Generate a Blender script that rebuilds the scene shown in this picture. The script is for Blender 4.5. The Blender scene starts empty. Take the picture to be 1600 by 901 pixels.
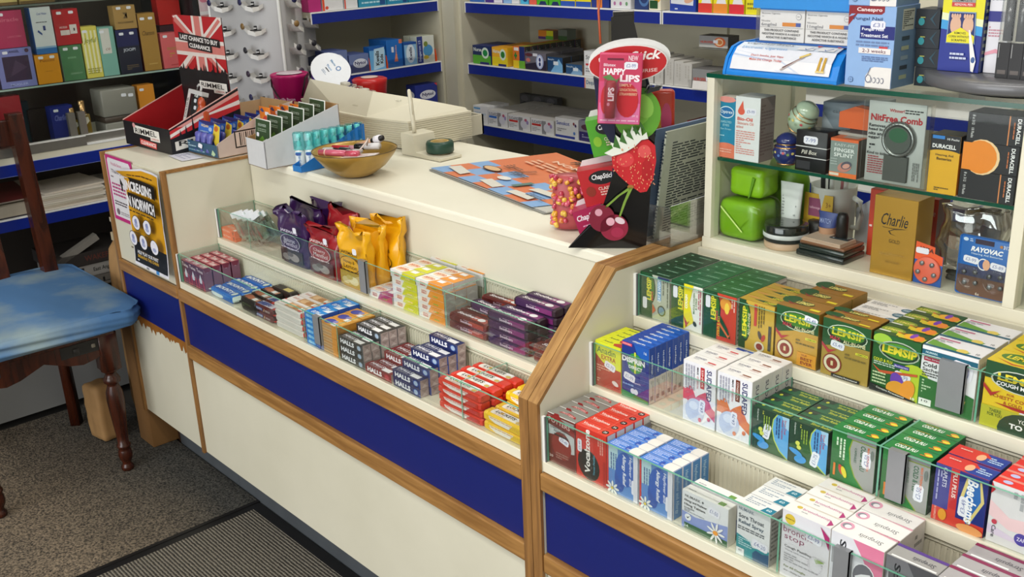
import bpy, bmesh, math, random
from mathutils import Vector, Matrix, Euler
C = bpy.context.scene.collection
sc = bpy.context.scene
# ---------------------------------------------------------------- camera, world, lights, exposure
cam_d = bpy.data.cameras.new('camera'); cam = bpy.data.objects.new('camera', cam_d); C.objects.link(cam)
cam.location = (2.66627, -1.12088, 1.60624); cam.rotation_euler = (1.2284919, 0.0382476, 0.8359382)
cam_d.sensor_width = 36; cam_d.lens = 1626.4626 / 1600 * 36; cam_d.clip_start = .02
sc.camera = cam
sc.view_settings.view_transform = 'Standard'; sc.view_settings.look = 'None'
sc.view_settings.gamma = 1; sc.view_settings.use_curve_mapping = False
sc.view_settings.exposure = 0.0
w = bpy.data.worlds.new('room_ambient'); sc.world = w; w.use_nodes = True
w.node_tree.nodes['Background'].inputs[0].default_value = (.93, .96, 1, 1)
w.node_tree.nodes['Background'].inputs[1].default_value = .28
R_FILL = math.radians(90)
def lamp(x, y, z, sx, sy, e, col=(1, .975, .93), rz=0, rx=0):
    l = bpy.data.lights.new('tube_or_fill', 'AREA'); l.shape = 'RECTANGLE'; l.size = sx; l.size_y = sy; l.energy = e; l.color = col
    o = bpy.data.objects.new('tube_or_fill', l); C.objects.link(o); o.location = (x, y, z); o.rotation_euler = (rx, 0, rz); return o
lamp(1.7, .9, 2.55, 1.5, .16, 11)
lamp(.1, 1.0, 2.55, 1.5, .16, 13)
lamp(2.4, -.9, 2.55, 1.5, .16, 29)
lamp(1.1, -1.3, 2.55, 1.5, .16, 15)
lamp(.3, -2.8, 2.55, 1.5, .16, 16)
lamp(1.5, -4.2, 1.35, 3.6, 2.0, 105, (.95, .98, 1), rx=R_FILL)   # added unseen fill light behind the camera, lifts the counter fronts
# ---------------------------------------------------------------- materials
def lin(h):
    h = h.lstrip('#'); o = []
    for i in (0, 2, 4):
        c = int(h[i:i+2], 16) / 255; o.append(c / 12.92 if c <= .04045 else ((c + .055) / 1.055) ** 2.4)
    return (*o, 1)
MATS = {}
def nm(name):
    m = bpy.data.materials.new(name); m.use_nodes = True
    return m, m.node_tree.nodes, m.node_tree.links, m.node_tree.nodes['Principled BSDF']
def col(h, rough=.42, metal=0, var=.10, coat=0, scale=60):
    """a printed or moulded surface: one ink colour with a faint procedural unevenness"""
    k = (h, rough, metal, coat, scale)
    if k in MATS: return MATS[k]
    m, N, L, b = nm('ink_' + h.lstrip('#'))
    n = N.new('ShaderNodeTexNoise'); n.inputs['Scale'].default_value = scale; n.inputs['Detail'].default_value = 2
    tc = N.new('ShaderNodeTexCoord'); L.new(tc.outputs['Object'], n.inputs['Vector'])
    mx = N.new('ShaderNodeMixRGB'); mx.blend_type = 'MULTIPLY'; mx.inputs[0].default_value = var
    mx.inputs[1].default_value = lin(h); L.new(n.outputs['Fac'], mx.inputs[2]); L.new(mx.outputs[0], b.inputs['Base Color'])
    b.inputs['Roughness'].default_value = rough; b.inputs['Metallic'].default_value = metal
    if coat: b.inputs['Coat Weight'].default_value = coat
    MATS[k] = m; return m
def laminate(name, h, bump=.02):
    m, N, L, b = nm(name); tc = N.new('ShaderNodeTexCoord')
    n = N.new('ShaderNodeTexNoise'); n.inputs['Scale'].default_value = 3.2; n.inputs['Detail'].default_value = 5
    n2 = N.new('ShaderNodeTexNoise'); n2.inputs['Scale'].default_value = 420; n2.inputs['Detail'].default_value = 1
    L.new(tc.outputs['Object'], n.inputs['Vector']); L.new(tc.outputs['Object'], n2.inputs['Vector'])
    r = N.new('ShaderNodeValToRGB'); r.color_ramp.elements[0].position = .3; r.color_ramp.elements[1].position = .7
    a = lin(h); r.color_ramp.elements[0].color = (a[0]*.9, a[1]*.9, a[2]*.88, 1); r.color_ramp.elements[1].color = a
    L.new(n.outputs['Fac'], r.inputs[0]); L.new(r.outputs[0], b.inputs['Base Color'])
    bp = N.new('ShaderNodeBump'); bp.inputs['Strength'].default_value = bump; bp.inputs['Distance'].default_value = .001
    L.new(n2.outputs['Fac'], bp.inputs['Height']); L.new(bp.outputs[0], b.inputs['Normal'])
    b.inputs['Roughness'].default_value = .38
    return m
def wood(name, c0, c1, rot=(0, 0, 0), rough=.42, sc_=(1, 14, 14)):
    m, N, L, b = nm(name); tc = N.new('ShaderNodeTexCoord'); mp = N.new('ShaderNodeMapping')
    mp.inputs['Rotation'].default_value = rot; mp.inputs['Scale'].default_value = sc_
    L.new(tc.outputs['Object'], mp.inputs[0])
    n = N.new('ShaderNodeTexNoise'); n.inputs['Scale'].default_value = 6; n.inputs['Detail'].default_value = 7; n.inputs['Distortion'].default_value = .6
    L.new(mp.outputs[0], n.inputs['Vector'])
    r = N.new('ShaderNodeValToRGB'); r.color_ramp.elements[0].position = .36; r.color_ramp.elements[1].position = .66
    r.color_ramp.elements[0].color = lin(c0); r.color_ramp.elements[1].color = lin(c1)
    L.new(n.outputs['Fac'], r.inputs[0]); L.new(r.outputs[0], b.inputs['Base Color'])
    bp = N.new('ShaderNodeBump'); bp.inputs['Strength'].default_value = .12; bp.inputs['Distance'].default_value = .002
    L.new(n.outputs['Fac'], bp.inputs['Height']); L.new(bp.outputs[0], b.inputs['Normal'])
    b.inputs['Roughness'].default_value = rough
    return m
def glassm(name, tint, refl=.10, alpha=.93):
    m, N, L, b = nm(name); out = N['Material Output']
    t = N.new('ShaderNodeBsdfTransparent'); t.inputs[0].default_value = tint
    g = N.new('ShaderNodeBsdfGlossy'); g.inputs['Roughness'].default_value = .03; g.inputs[0].default_value = (1, 1, 1, 1)
    f = N.new('ShaderNodeFresnel'); f.inputs[0].default_value = 1.45
    mul = N.new('ShaderNodeMath'); mul.operation = 'MULTIPLY'; mul.inputs[1].default_value = refl * 10
    cl = N.new('ShaderNodeMath'); cl.operation = 'MINIMUM'; cl.inputs[1].default_value = .6
    mx = N.new('ShaderNodeMixShader'); L.new(f.outputs[0], mul.inputs[0]); L.new(mul.outputs[0], cl.inputs[0]); L.new(cl.outputs[0], mx.inputs[0])
    L.new(t.outputs[0], mx.inputs[1]); L.new(g.outputs[0], mx.inputs[2]); L.new(mx.outputs[0], out.inputs[0])
    return m
M = {}
M['cream'] = laminate('cream_laminate', '#ddd8c4')
M['ledge'] = laminate('ivory_edging', '#e6e1cc')
M['top'] = laminate('pale_worktop', '#efebd9')
M['beige'] = laminate('beige_metal_shelving', '#c9c4b0')
M['blue'] = col('#001468', .5)
M['bluestrip'] = col('#022288', .45)
M['plinth'] = col('#5f6469', .5, scale=14, var=.35)
M['dark'] = col('#17161a', .6)
M['wood'] = wood('oak_edging', '#8a6030', '#aa7c44')
M['woodv'] = wood('oak_lipping', '#7e5830', '#a0723e', sc_=(14, 14, 1))
M['woodd'] = wood('oak_lipping_sloped', '#8a6236', '#b58a52', sc_=(14, 2, 2))
M['chairwood'] = wood('dark_stained_wood', '#2a110a', '#4c2010', rough=.24, sc_=(7, 7, 1))
M['glass'] = glassm('clear_glass', (.975, .99, .98, 1), .02)
M['acry'] = glassm('clear_acrylic', (.985, .985, .985, 1), .09)
M['cello'] = glassm('cellophane', (.95, .965, .95, 1), .07)
M['gedge'] = col('#6fae94', .15, var=.1)
M['gedged'] = col('#12503c', .12, var=.2)
M['alu'] = col('#a8a6a0', .32, .75)
M['steel'] = col('#8b8e90', .35, .6)
M['clip'] = col('#8e9093', .4, .3)
M['white'] = col('#efefec', .45)
M['ribs'] = laminate('ribbed_plastic', '#cfc9b4')
M['kraft'] = col('#b48a58', .75, scale=25, var=.25)
M['aqua'] = glassm('aqua_cap', (.55, .93, .93, 1), .12)
M['gold'] = col('#b8923e', .3, .65, scale=18, var=.4)
# ---------------------------------------------------------------- mesh building
TXT = {}
def text_geo(s, bold=0, shear=0):
    k = (s, bold, shear)
    if k in TXT: return TXT[k]
    cu = bpy.data.curves.new('t', 'FONT'); cu.body = s; cu.size = 1; cu.offset = bold; cu.shear = shear
    cu.resolution_u = 2; cu.fill_mode = 'FRONT'; cu.align_x = 'LEFT'
    o = bpy.data.objects.new('t', cu); C.objects.link(o)
    dg = bpy.context.evaluated_depsgraph_get(); dg.update()
    me = o.evaluated_get(dg).to_mesh()
    v = [(a.co.x, a.co.y) for a in me.vertices]; f = [tuple(p.vertices) for p in me.polygons]
    o.evaluated_get(dg).to_mesh_clear(); bpy.data.objects.remove(o); bpy.data.curves.remove(cu)
    if not v: v = [(0, 0), (1, 0), (1, 1)]; f = []
    x0 = min(a[0] for a in v); x1 = max(a[0] for a in v); y0 = min(a[1] for a in v); y1 = max(a[1] for a in v)
    v = [((a - x0) / (x1 - x0 or 1) - .5, (b - y0) / (y1 - y0 or 1) - .5) for a, b in v]
    TXT[k] = (v, f); return TXT[k]
EPS = .00022
class MB:
    def __init__(s): s.v = []; s.f = []; s.mi = []; s.mats = []; s.sm = []
    def m(s, mat):
        if isinstance(mat, str): mat = M[mat] if mat in M else col(mat)
        if mat not in s.mats: s.mats.append(mat)
        return s.mats.index(mat)
    def face(s, pts, mat, smooth=False):
        b = len(s.v); s.v += [tuple(p) for p in pts]; s.f.append(tuple(range(b, b + len(pts)))); s.mi.append(s.m(mat)); s.sm.append(smooth); return s
    def mesh(s, vs, fs, mat, smooth=False):
        b = len(s.v); s.v += [tuple(p) for p in vs]; k = s.m(mat)
        for f in fs: s.f.append(tuple(i + b for i in f)); s.mi.append(k); s.sm.append(smooth)
        return s
    def box(s, x0, x1, y0, y1, z0, z1, mat, **fm):
        p = [(x0, y0, z0), (x1, y0, z0), (x1, y1, z0), (x0, y1, z0), (x0, y0, z1), (x1, y0, z1), (x1, y1, z1), (x0, y1, z1)]
        F = dict(bottom=(0, 3, 2, 1), top=(4, 5, 6, 7), front=(0, 1, 5, 4), back=(2, 3, 7, 6), left=(3, 0, 4, 7), right=(1, 2, 6, 5))
        b = len(s.v); s.v += p
        for n, f in F.items():
            s.f.append(tuple(i + b for i in f)); s.mi.append(s.m(fm.get(n, mat))); s.sm.append(False)
        return s
    def bbox(s, x0, x1, y0, y1, z0, z1, mat, r=.002, seg=2):
        """box with rounded edges"""
        bm = bmesh.new(); bmesh.ops.create_cube(bm, size=1)
        for v in bm.verts: v.co = Vector(((x0 + x1) / 2 + v.co.x * (x1 - x0), (y0 + y1) / 2 + v.co.y * (y1 - y0), (z0 + z1) / 2 + v.co.z * (z1 - z0)))
        bmesh.ops.bevel(bm, geom=bm.edges[:], offset=r, segments=seg, affect='EDGES', profile=.5)
        return s.bm(bm, mat, True)
    def bm(s, bm, mat, smooth=False):
        bm.verts.ensure_lookup_table(); bm.verts.index_update()
        s.mesh([v.co[:] for v in bm.verts], [[v.index for v in f.verts] for f in bm.faces], mat, smooth); bm.free(); return s
    def extr(s, poly, axis, a, b, mat, edge=None):
        """extrude polygon (2D) along axis ('x','y','z') from a to b"""
        def P(p, t): return {'x': (t, p[0], p[1]), 'y': (p[0], t, p[1]), 'z': (p[0], p[1], t)}[axis]
        n = len(poly); A = [P(p, a) for p in poly]; B = [P(p, b) for p in poly]
        s.mesh(A, [tuple(range(n))[::-1]], mat); s.mesh(B, [tuple(range(n))], mat)
        s.mesh(A + B, [(i, (i + 1) % n, n + (i + 1) % n, n + i) for i in range(n)], edge or mat); return s
    def lathe(s, prof, mat, n=24, c=(0, 0, 0), axis='z', smooth=True, sx=1, sy=1):
        vs = []; k = len(prof)
        for i in range(n):
            a = 2 * math.pi * i / n
            for r, z in prof:
                p = (r * math.cos(a) * sx, r * math.sin(a) * sy, z)
                if axis == 'x': p = (p[2], p[0], p[1])
                if axis == 'y': p = (p[0], p[2], p[1])
                vs.append((c[0] + p[0], c[1] + p[1], c[2] + p[2]))
        fs = [(i * k + j, ((i + 1) % n) * k + j, ((i + 1) % n) * k + j + 1, i * k + j + 1) for i in range(n) for j in range(k - 1)]
        s.mesh(vs, fs, mat, smooth)
        return s
    def tube(s, pts, r, mat, n=8, closed=False, caps=True):
        pts = [Vector(p) for p in pts]; rs = r if isinstance(r, (list, tuple)) else [r] * len(pts); vs = []; K = len(pts); up = Vector((0, 0, 1))
        for i, p in enumerate(pts):
            d = (pts[(i + 1) % K if closed else min(i + 1, K - 1)] - pts[(i - 1) % K if closed else max(i - 1, 0)]).normalized()
            u = d.cross(up)
            if u.length < .05: u = d.cross(Vector((1, 0, 0)))
            u.normalize(); w_ = u.cross(d).normalized()
            for j in range(n):
                a = 2 * math.pi * j / n; vs.append(p + (u * math.cos(a) + w_ * math.sin(a)) * rs[i])
        fs = [(i * n + j, i * n + (j + 1) % n, ((i + 1) % K) * n + (j + 1) % n, ((i + 1) % K) * n + j) for i in range(K if closed else K - 1) for j in range(n)]
        if caps and not closed: fs += [tuple(range(n))[::-1], tuple(range((K - 1) * n, K * n))]
        return s.mesh(vs, fs, mat, True)
    def art(s, o, U, V, N, w, h, items, e0=EPS):
        """print on a face: origin o (lower left), unit vectors U right, V up, N outward, size w x h"""
        o = Vector(o); U = Vector(U); V = Vector(V); N = Vector(N)
        P = lambda x, y, e: o + U * (x * w) + V * (y * h) + N * e
        for i, it in enumerate(items):
            e = e0 + i * EPS * .55; k = it[0]
            if k == 'r':
                _, x0, y0, x1, y1, c = it; s.face([P(x0, y0, e), P(x1, y0, e), P(x1, y1, e), P(x0, y1, e)], c)
            elif k == 'p': s.face([P(x, y, e) for x, y in it[1]], it[2])
            elif k == 'e':
                _, cx, cy, rx, ry, c = it[:6]; a0 = math.radians(it[6]) if len(it) > 6 else 0; n = 18; pts = []
                for j in range(n):
                    a = 2 * math.pi * j / n; dx, dy = rx * w * math.cos(a), ry * h * math.sin(a)
                    pts.append(P(cx + (dx * math.cos(a0) - dy * math.sin(a0)) / w, cy + (dx * math.sin(a0) + dy * math.cos(a0)) / h, e))
                s.face(pts, c)
            elif k == 'l':   # small print: rows of broken bars
                _, x0, y0, x1, y1, n, c = it[:7]; vert = len(it) > 7; rnd = random.Random(int(x0 * 977 + y1 * 131 + n)); 
                for j in range(n):
                    if vert:
                        t = (x1 - x0) / n; xa = x0 + t * (j + .25); a = y1
                        while a > y0 + .02:
                            L_ = rnd.uniform(.05, .16) * (y1 - y0) * 1.6; b = max(y0, a - L_); s.face([P(xa, b, e), P(xa + t * .5, b, e), P(xa + t * .5, a, e), P(xa, a, e)], c); a = b - .03 * (y1 - y0)
                            if rnd.random() < .12: break
                    else:
                        t = (y1 - y0) / n; ya = y0 + t * (j + .25); a = x0
                        while a < x1 - .02:
                            L_ = rnd.uniform(.08, .22) * (x1 - x0); b = min(x1, a + L_); s.face([P(a, ya, e), P(b, ya, e), P(b, ya + t * .5, e), P(a, ya + t * .5, e)], c); a = b + .03 * (x1 - x0)
                            if rnd.random() < .10: break
            elif k == 't':
                _, txt, cx, cy, tw, th, c = it[:7]; opt = it[7] if len(it) > 7 else {}
                v, f = text_geo(txt, opt.get('b', .012), opt.get('s', 0)); a = math.radians(opt.get('r', 0)); ar = opt.get('arc', 0)
                vert = abs(math.sin(a)) > .7
                W = tw * (h if vert else w); H = th * (w if vert else h); ca, sa = math.cos(a), math.sin(a); vs = []
                for x, y in v:
                    X = x * W; Y = y * H + ar * H * (1 - (2 * x) ** 2)
                    vs.append(P(cx, cy, e) + U * (X * ca - Y * sa) + V * (X * sa + Y * ca))
                s.mesh(vs, f, c)
        return s
    def done(s, name, parent=None, loc=(0, 0, 0), rot=(0, 0, 0), bevel=0, seg=2, sub=0, auto=False):
        me = bpy.data.meshes.new(name); me.from_pydata(s.v, [], s.f)
        for m_ in s.mats: me.materials.append(m_)
        me.polygons.foreach_set('material_index', s.mi); me.polygons.foreach_set('use_smooth', s.sm); me.update()
        o = bpy.data.objects.new(name, me); C.objects.link(o); o.location = loc; o.rotation_euler = rot
        if parent: o.parent = parent
        if bevel:
            b = o.modifiers.new('edge', 'BEVEL'); b.width = bevel; b.segments = seg; b.limit_method = 'ANGLE'; b.angle_limit = .9
        return o
def tag(o, label=None, cat=None, group=None, kind=None):
    if label: o['label'] = label
    if cat: o['category'] = cat
    if group: o['group'] = group
    if kind: o['kind'] = kind
    return o
def thing(name, label, cat, loc=(0, 0, 0), rz=0, group=None):
    o = bpy.data.objects.new(name, None); C.objects.link(o); o.location = loc; o.rotation_euler = (0, 0, rz); o.empty_display_size = .02
    return tag(o, label, cat, group)
def B(x0, x1, y0, y1, z0, z1, mat, **k): return MB().box(x0, x1, y0, y1, z0, z1, mat, **k)
def dup(o, loc, rot=None, label=None, group=None):
    def cp(s, par):
        c = s.copy(); C.objects.link(c)
        if par: c.parent = par
        for ch in s.children: cp(ch, c)
        return c
    r = cp(o, None); r.location = loc
    if rot is not None: r.rotation_euler = rot if isinstance(rot, (tuple, list)) else (0, 0, rot)
    if label: r['label'] = label
    if group: r['group'] = group
    return r
ORD = ['first', 'second', 'third', 'fourth', 'fifth', 'sixth', 'seventh', 'eighth', 'ninth', 'tenth', 'eleventh', 'twelfth']
R90 = math.pi / 2
# ================================================================ STRUCTURE
def carpet():
    m, N, L, b = nm('plush_entrance_carpet'); tc = N.new('ShaderNodeTexCoord')
    n = N.new('ShaderNodeTexNoise'); n.inputs['Scale'].default_value = 170; n.inputs['Detail'].default_value = 4; L.new(tc.outputs['Object'], n.inputs['Vector'])
    n2 = N.new('ShaderNodeTexNoise'); n2.inputs['Scale'].default_value = 2.2; n2.inputs['Detail'].default_value = 3; L.new(tc.outputs['Object'], n2.inputs['Vector'])
    r = N.new('ShaderNodeValToRGB'); r.color_ramp.elements[0].position = .34; r.color_ramp.elements[1].position = .68
    r.color_ramp.elements[0].color = lin('#2e2c2a'); r.color_ramp.elements[1].color = lin('#9a9184'); L.new(n.outputs['Fac'], r.inputs[0])
    # grey tint paints the shadow under the chair beside the counter; browner further out
    sx = N.new('ShaderNodeSeparateXYZ'); L.new(tc.outputs['Object'], sx.inputs[0])
    mr = N.new('ShaderNodeMapRange'); mr.inputs['From Min'].default_value = .02; mr.inputs['From Max'].default_value = -.42; L.new(sx.outputs['Y'], mr.inputs['Value'])
    ad = N.new('ShaderNodeMath'); ad.operation = 'ADD'; L.new(mr.outputs[0], ad.inputs[0]); 
    sb = N.new('ShaderNodeMath'); sb.operation = 'MULTIPLY_ADD'; sb.inputs[1].default_value = .8; sb.inputs[2].default_value = -.4; L.new(n2.outputs['Fac'], sb.inputs[0]); L.new(sb.outputs[0], ad.inputs[1])
    mx = N.new('ShaderNodeMixRGB'); mx.blend_type = 'MULTIPLY'; mx.inputs[0].default_value = 1; L.new(r.outputs[0], mx.inputs[1])
    r2 = N.new('ShaderNodeValToRGB'); r2.color_ramp.elements[0].color = lin('#9aa0a4'); r2.color_ramp.elements[1].color = lin('#fff0dd'); L.new(ad.outputs[0], r2.inputs[0]); L.new(r2.outputs[0], mx.inputs[2])
    L.new(mx.outputs[0], b.inputs['Base Color']); b.inputs['Roughness'].default_value = .95
    bp = N.new('ShaderNodeBump'); bp.inputs['Strength'].default_value = .9; bp.inputs['Distance'].default_value = .006; L.new(n.outputs['Fac'], bp.inputs['Height']); L.new(bp.outputs[0], b.inputs['Normal'])
    return m
def ribmat():
    m, N, L, b = nm('ribbed_mat_weave'); tc = N.new('ShaderNodeTexCoord')
    def wv(rot, s, d='X'):
        mp = N.new('ShaderNodeMapping'); mp.inputs['Rotation'].default_value = (0, 0, rot); L.new(tc.outputs['Object'], mp.inputs[0])
        x = N.new('ShaderNodeTexWave'); x.inputs['Scale'].default_value = s; x.inputs['Distortion'].default_value = 1.2; x.inputs['Detail'].default_value = 1; x.inputs['Detail Scale'].default_value = 3; x.bands_direction = d
        L.new(mp.outputs[0], x.inputs['Vector']); return x
    a = wv(0, 34, 'Y'); c = wv(0, 46, 'X')
    n = N.new('ShaderNodeTexNoise'); n.inputs['Scale'].default_value = 220; L.new(tc.outputs['Object'], n.inputs['Vector'])
    mul = N.new('ShaderNodeMath'); mul.operation = 'MULTIPLY'; L.new(a.outputs['Fac'], mul.inputs[0]); 
    mr = N.new('ShaderNodeMapRange'); mr.inputs['To Min'].default_value = .45; L.new(c.outputs['Fac'], mr.inputs['Value']); L.new(mr.outputs[0], mul.inputs[1])
    m2 = N.new('ShaderNodeMath'); m2.operation = 'MULTIPLY_ADD'; m2.inputs[1].default_value = .9; L.new(mul.outputs[0], m2.inputs[0]); 
    m3 = N.new('ShaderNodeMath'); m3.operation = 'MULTIPLY_ADD'; m3.inputs[1].default_value = .5; m3.inputs[2].default_value = -.22; L.new(n.outputs['Fac'], m3.inputs[0]); L.new(m3.outputs[0], m2.inputs[2])
    r = N.new('ShaderNodeValToRGB'); r.color_ramp.elements[0].color = lin('#23211f'); r.color_ramp.elements[1].color = lin('#a59c8c'); L.new(m2.outputs[0], r.inputs[0])
    L.new(r.outputs[0], b.inputs['Base Color']); b.inputs['Roughness'].default_value = .95
    bp = N.new('ShaderNodeBump'); bp.inputs['Strength'].default_value = .8; bp.inputs['Distance'].default_value = .004; L.new(mul.outputs[0], bp.inputs['Height']); L.new(bp.outputs[0], b.inputs['Normal'])
    return m
M['carpet'] = carpet(); M['ribmat'] = ribmat()
tag(B(-1.8, 4.2, -4.5, 2.6, -.05, 0, laminate('grey_vinyl_floor', '#4c4a47')).done('floor'), kind='structure')
wallm = laminate('painted_wall', '#cfc9b8')
tag(B(-1.9, -1.8, -4.5, 2.6, 0, 2.7, wallm).done('wall_left'), kind='structure')
tag(B(-1.8, 4.2, 2.1, 2.2, 0, 2.7, wallm).done('wall_back'), kind='structure')
tag(B(4.2, 4.3, -4.5, 2.2, 0, 2.7, wallm).done('wall_right'), kind='structure')
tag(B(-1.9, 4.3, -4.6, 2.2, 2.7, 2.75, laminate('ceiling_paint', '#e6e4dc')).done('ceiling'), kind='structure')
# the two floor mats
t = thing('entrance_carpet', 'charcoal cut-pile entrance carpet under the chair', 'carpet', (0, 0, 0))
B(-.945, .112, -3.2, .0835, 0, .008, M['carpet']).done('pile', t)
tag(MB().box(.112, .124, -3.2, .083, 0, .007, '#1d1b1b').box(-.945, .124, .083, .086, 0, .007, '#1d1b1b').done('edging', t), 'black rubber edging strip')
t = thing('ribbed_mat', 'grey brown woven doormat with black rubber border', 'doormat')
B(.15, 2.4, -2.4, .05, 0, .006, M['ribmat']).done('weave', t)
MB().box(.125, 2.43, .05, .083, 0, .005, '#1b1a1b').box(.125, .15, -2.4, .05, 0, .005, '#1b1a1b').done('border', t)
# ---------------------------------------------------------------- counter cabinet (tall end unit)
t = thing('counter_cabinet', 'tall cream end cabinet of the counter carrying the posters', 'cabinet', (0, 0, 0))
B(-.426, -.002, .004, .75, .155, .999, M['cream'], top=M['top']).done('body', t)
B(-.411, -.014, 0, .004, .672, .990, M['cream']).done('front_panel', t)
B(-.411, -.014, 0, .004, .159, .500, M['cream']).done('lower_panel', t)
tag(B(-.411, -.014, -.002, .004, .500, .636, M['blue']).done('stripe_panel', t), 'royal blue stripe panel')
MB().box(-.426, -.411, -.008, .006, .155, 1.001, M['woodv']).box(-.014, -.001, -.008, .006, .155, 1.001, M['woodv']).box(-.001, .0005, -.008, 0.004, .80, 1.001, M['woodv']).done('upright_edging', t, bevel=.001)
for a in (-.426, -.014): B(a, a + .015, .006, .75, .994, 1.001, M['wood']).done('top_edging', t)
B(-.411, -.014, -.011, .0, .636, .671, M['wood']).done('rail', t, bevel=.003)
r = random.Random(4); mb = MB(); n = 44
xs = [-.411 + (.397) * i / n for i in range(n + 1)]
lo = [.500 - (.016 + .012 * r.random() + (.012 if r.random() > .7 else 0)) for _ in xs]
brown = col('#a3661f', .6, var=.5, scale=40)
for i in range(n): mb.face([(xs[i], -.0008, lo[i]), (xs[i+1], -.0008, lo[i+1]), (xs[i+1], -.0008, .502), (xs[i], -.0008, .502)], brown)
for i in range(3, n, 3):
    if r.random() > .35: mb.face([(xs[i], -.0012, lo[i] - .001), (xs[i] + .006, -.0012, lo[i] - .006), (xs[i+1], -.0012, lo[i] + .007)], '#e8e2cf')
tag(mb.done('torn_edging', t), 'bare brown glue line where the rail was torn off')
B(-.40, .0, .087, .70, 0, .158, M['plinth']).done('plinth', t); B(-.424, -.401, .09, .70, 0, .158, '#3a2418').done('plinth_end', t)
# ---------------------------------------------------------------- terraced display counters
def profile_panel(t, x0, x1):
    out = [(-.012, 0.0), (-.012, .806), (.190, 1.006), (.75, 1.006), (.75, 0.0)]
    inn = [(-.005, 0.0), (-.005, .803), (.193, .999), (.74, .999), (.74, 0.0)]
    MB().extr(inn, 'x', x0, x1, M['cream']).done('end_panel', t)
    mb = MB()
    for i, mat in ((0, M['woodv']), (1, M['woodd']), (2, M['woodd'])):
        a, b, c, d = out[i], out[i+1], inn[i+1], inn[i]
        mb.extr([a, b, c, d], 'x', x0, x1, mat)
    mb.done('edging', t, bevel=.0008)
def front(t, x0, x1, ledge_mat):
    B(x0, x1, -.004, 0.0, .672, .692, M['ledge'], top=M['ledge']).done('front_ledge', t, bevel=.001)
    B(x0, x1, -.012, 0.004, .636, .671, M['wood']).done('rail', t, bevel=.003)
    tag(B(x0, x1, 0, .006, .502, .636, M['blue']).done('stripe_panel', t), 'royal blue stripe panel')
    B(x0, x1, -.010, .004, .461, .501, M['wood']).done('rail', t, bevel=.003)
    B(x0, x1, 0, .006, .159, .461, M['cream']).done('lower_panel', t)
    B(x0, x1, .087, .70, 0, .158, M['plinth']).done('plinth', t)
def ribs(t, x0, x1, y, z0, z1):
    mb = MB(); n = int((x1 - x0) / .0085)
    mb.box(x0, x1, y - .001, y + .001, z0, z1, M['ribs'])
    for i in range(n):
        a = x0 + (x1 - x0) * i / n; b = a + .0058
        mb.face([(a, y - .001, z0), ((a + b) / 2 - .001, y - .004, z0), ((a + b) / 2 - .001, y - .004, z1 - .006), (a, y - .001, z1 - .002)], M['ribs'])
        mb.face([((a + b) / 2 - .001, y - .004, z0), (b, y - .001, z0), (b, y - .001, z1 - .002), ((a + b) / 2 - .001, y - .004, z1 - .006)], M['ribs'])
    mb.box(x0, x1, y - .003, y + .001, z1, z1 + .004, M['ledge'])
    tag(mb.done('ribbed_backing', t), 'ribbed ivory plastic backing strip')
def pane(t, x0, x1, y, z0, z1):
    MB().box(x0, x1, y, y + .004, z0, z1, M['glass'], top=M['gedge'], left=M['gedge'], right=M['gedge']).done('glass_pane', t)
def divider(t, x, y0, y1, z0, z1):
    MB().box(x, x + .003, y0, y1, z0, z1, M['glass'], top=M['gedge'], front=M['gedge'], back=M['gedge']).done('glass_divider', t)
def clip(t, x0, x1, y, z0, z1):
    MB().box(x0, x1, y - .002, y - .0002, z0, z1, M['clip']).box(x0, x1, y - .0002, y + .008, z1 - .001, z1, M['clip']).box(x1 - .0015, x1, y - .002, y + .006, z0, z1, M['clip']).done('pane_clip', t)
def post(t, x, y, z0, z1):
    MB().box(x, x + .006, y - .003, y + .003, z0, z1, M['white']).box(x + .006, x + .008, y - .002, y + .003, z0, z1, '#6d6f70').done('pane_channel', t)
A0, A1 = .001, 1.409
t = thing('display_counter', 'left terraced glass-fronted counter section full of sweets', 'display counter', (0, 0, 0))
front(t, A0, A1, None)
B(A0, A1, 0, .131, .686, .690, M['ledge']).done('shelf', t)
B(A0, A1, .125, .262, .768, .789, M['ledge']).done('shelf', t, bevel=.001)
B(A0, A1, .254, .262, .789, .978, M['cream']).done('riser', t)
B(A0, A1, .131, .74, .02, .686, M['dark']).done('carcass', t)
ribs(t, A0, A1, .1295, .690, .762); ribs(t, A0, A1, .2525, .789, .866)
pane(t, A0 + .009, A1, .0, .691, .773); pane(t, A0 + .009, A1, .131, .790, .873)
for a, b_ in ((.131, .762), (.2515, .868)): pass
for x in (.648, .790, 1.224): divider(t, x, .005, .124, .691, .772)
for x in (.172, .598, 1.020): divider(t, x, .136, .248, .790, .872)
divider(t, A0 + .003, .005, .124, .691, .772); divider(t, A0 + .003, .136, .248, .790, .872)
MB().box(A0, A1, .124, .127, .690, .772, M['glass'], top=M['gedge']).done('glass_pane', t); MB().box(A0, A1, .247, .2495, .790, .872, M['glass'], top=M['gedge']).done('glass_pane', t)
clip(t, .702, .728, .0, .705, .774); clip(t, .708, .735, .131, .797, .875)
post(t, A0, .0, .691, .771); post(t, A0, .131, .790, .872)
profile_panel(t, 1.410, 1.4335)
R0, R1 = 1.459, 2.75
t = thing('display_counter', 'right terraced glass-fronted counter section full of medicine boxes', 'display counter', (0, 0, 0))
front(t, R0, R1, None)
B(R0, R1, 0, .127, .688, .692, M['ledge']).done('shelf', t)
B(R0, R1, .118, .245, .779, .800, M['ledge']).done('shelf', t, bevel=.001)
B(R0, R1, .238, .434, .880, .902, M['ledge']).done('shelf', t, bevel=.001)
B(R0, R1, .426, .434, .902, .990, M['cream']).done('riser', t)
B(R0, R1, .131, .74, .02, .688, M['dark']).done('carcass', t)
B(R0, R1, .245, .74, .70, .88, M['dark']).done('carcass', t)
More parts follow.
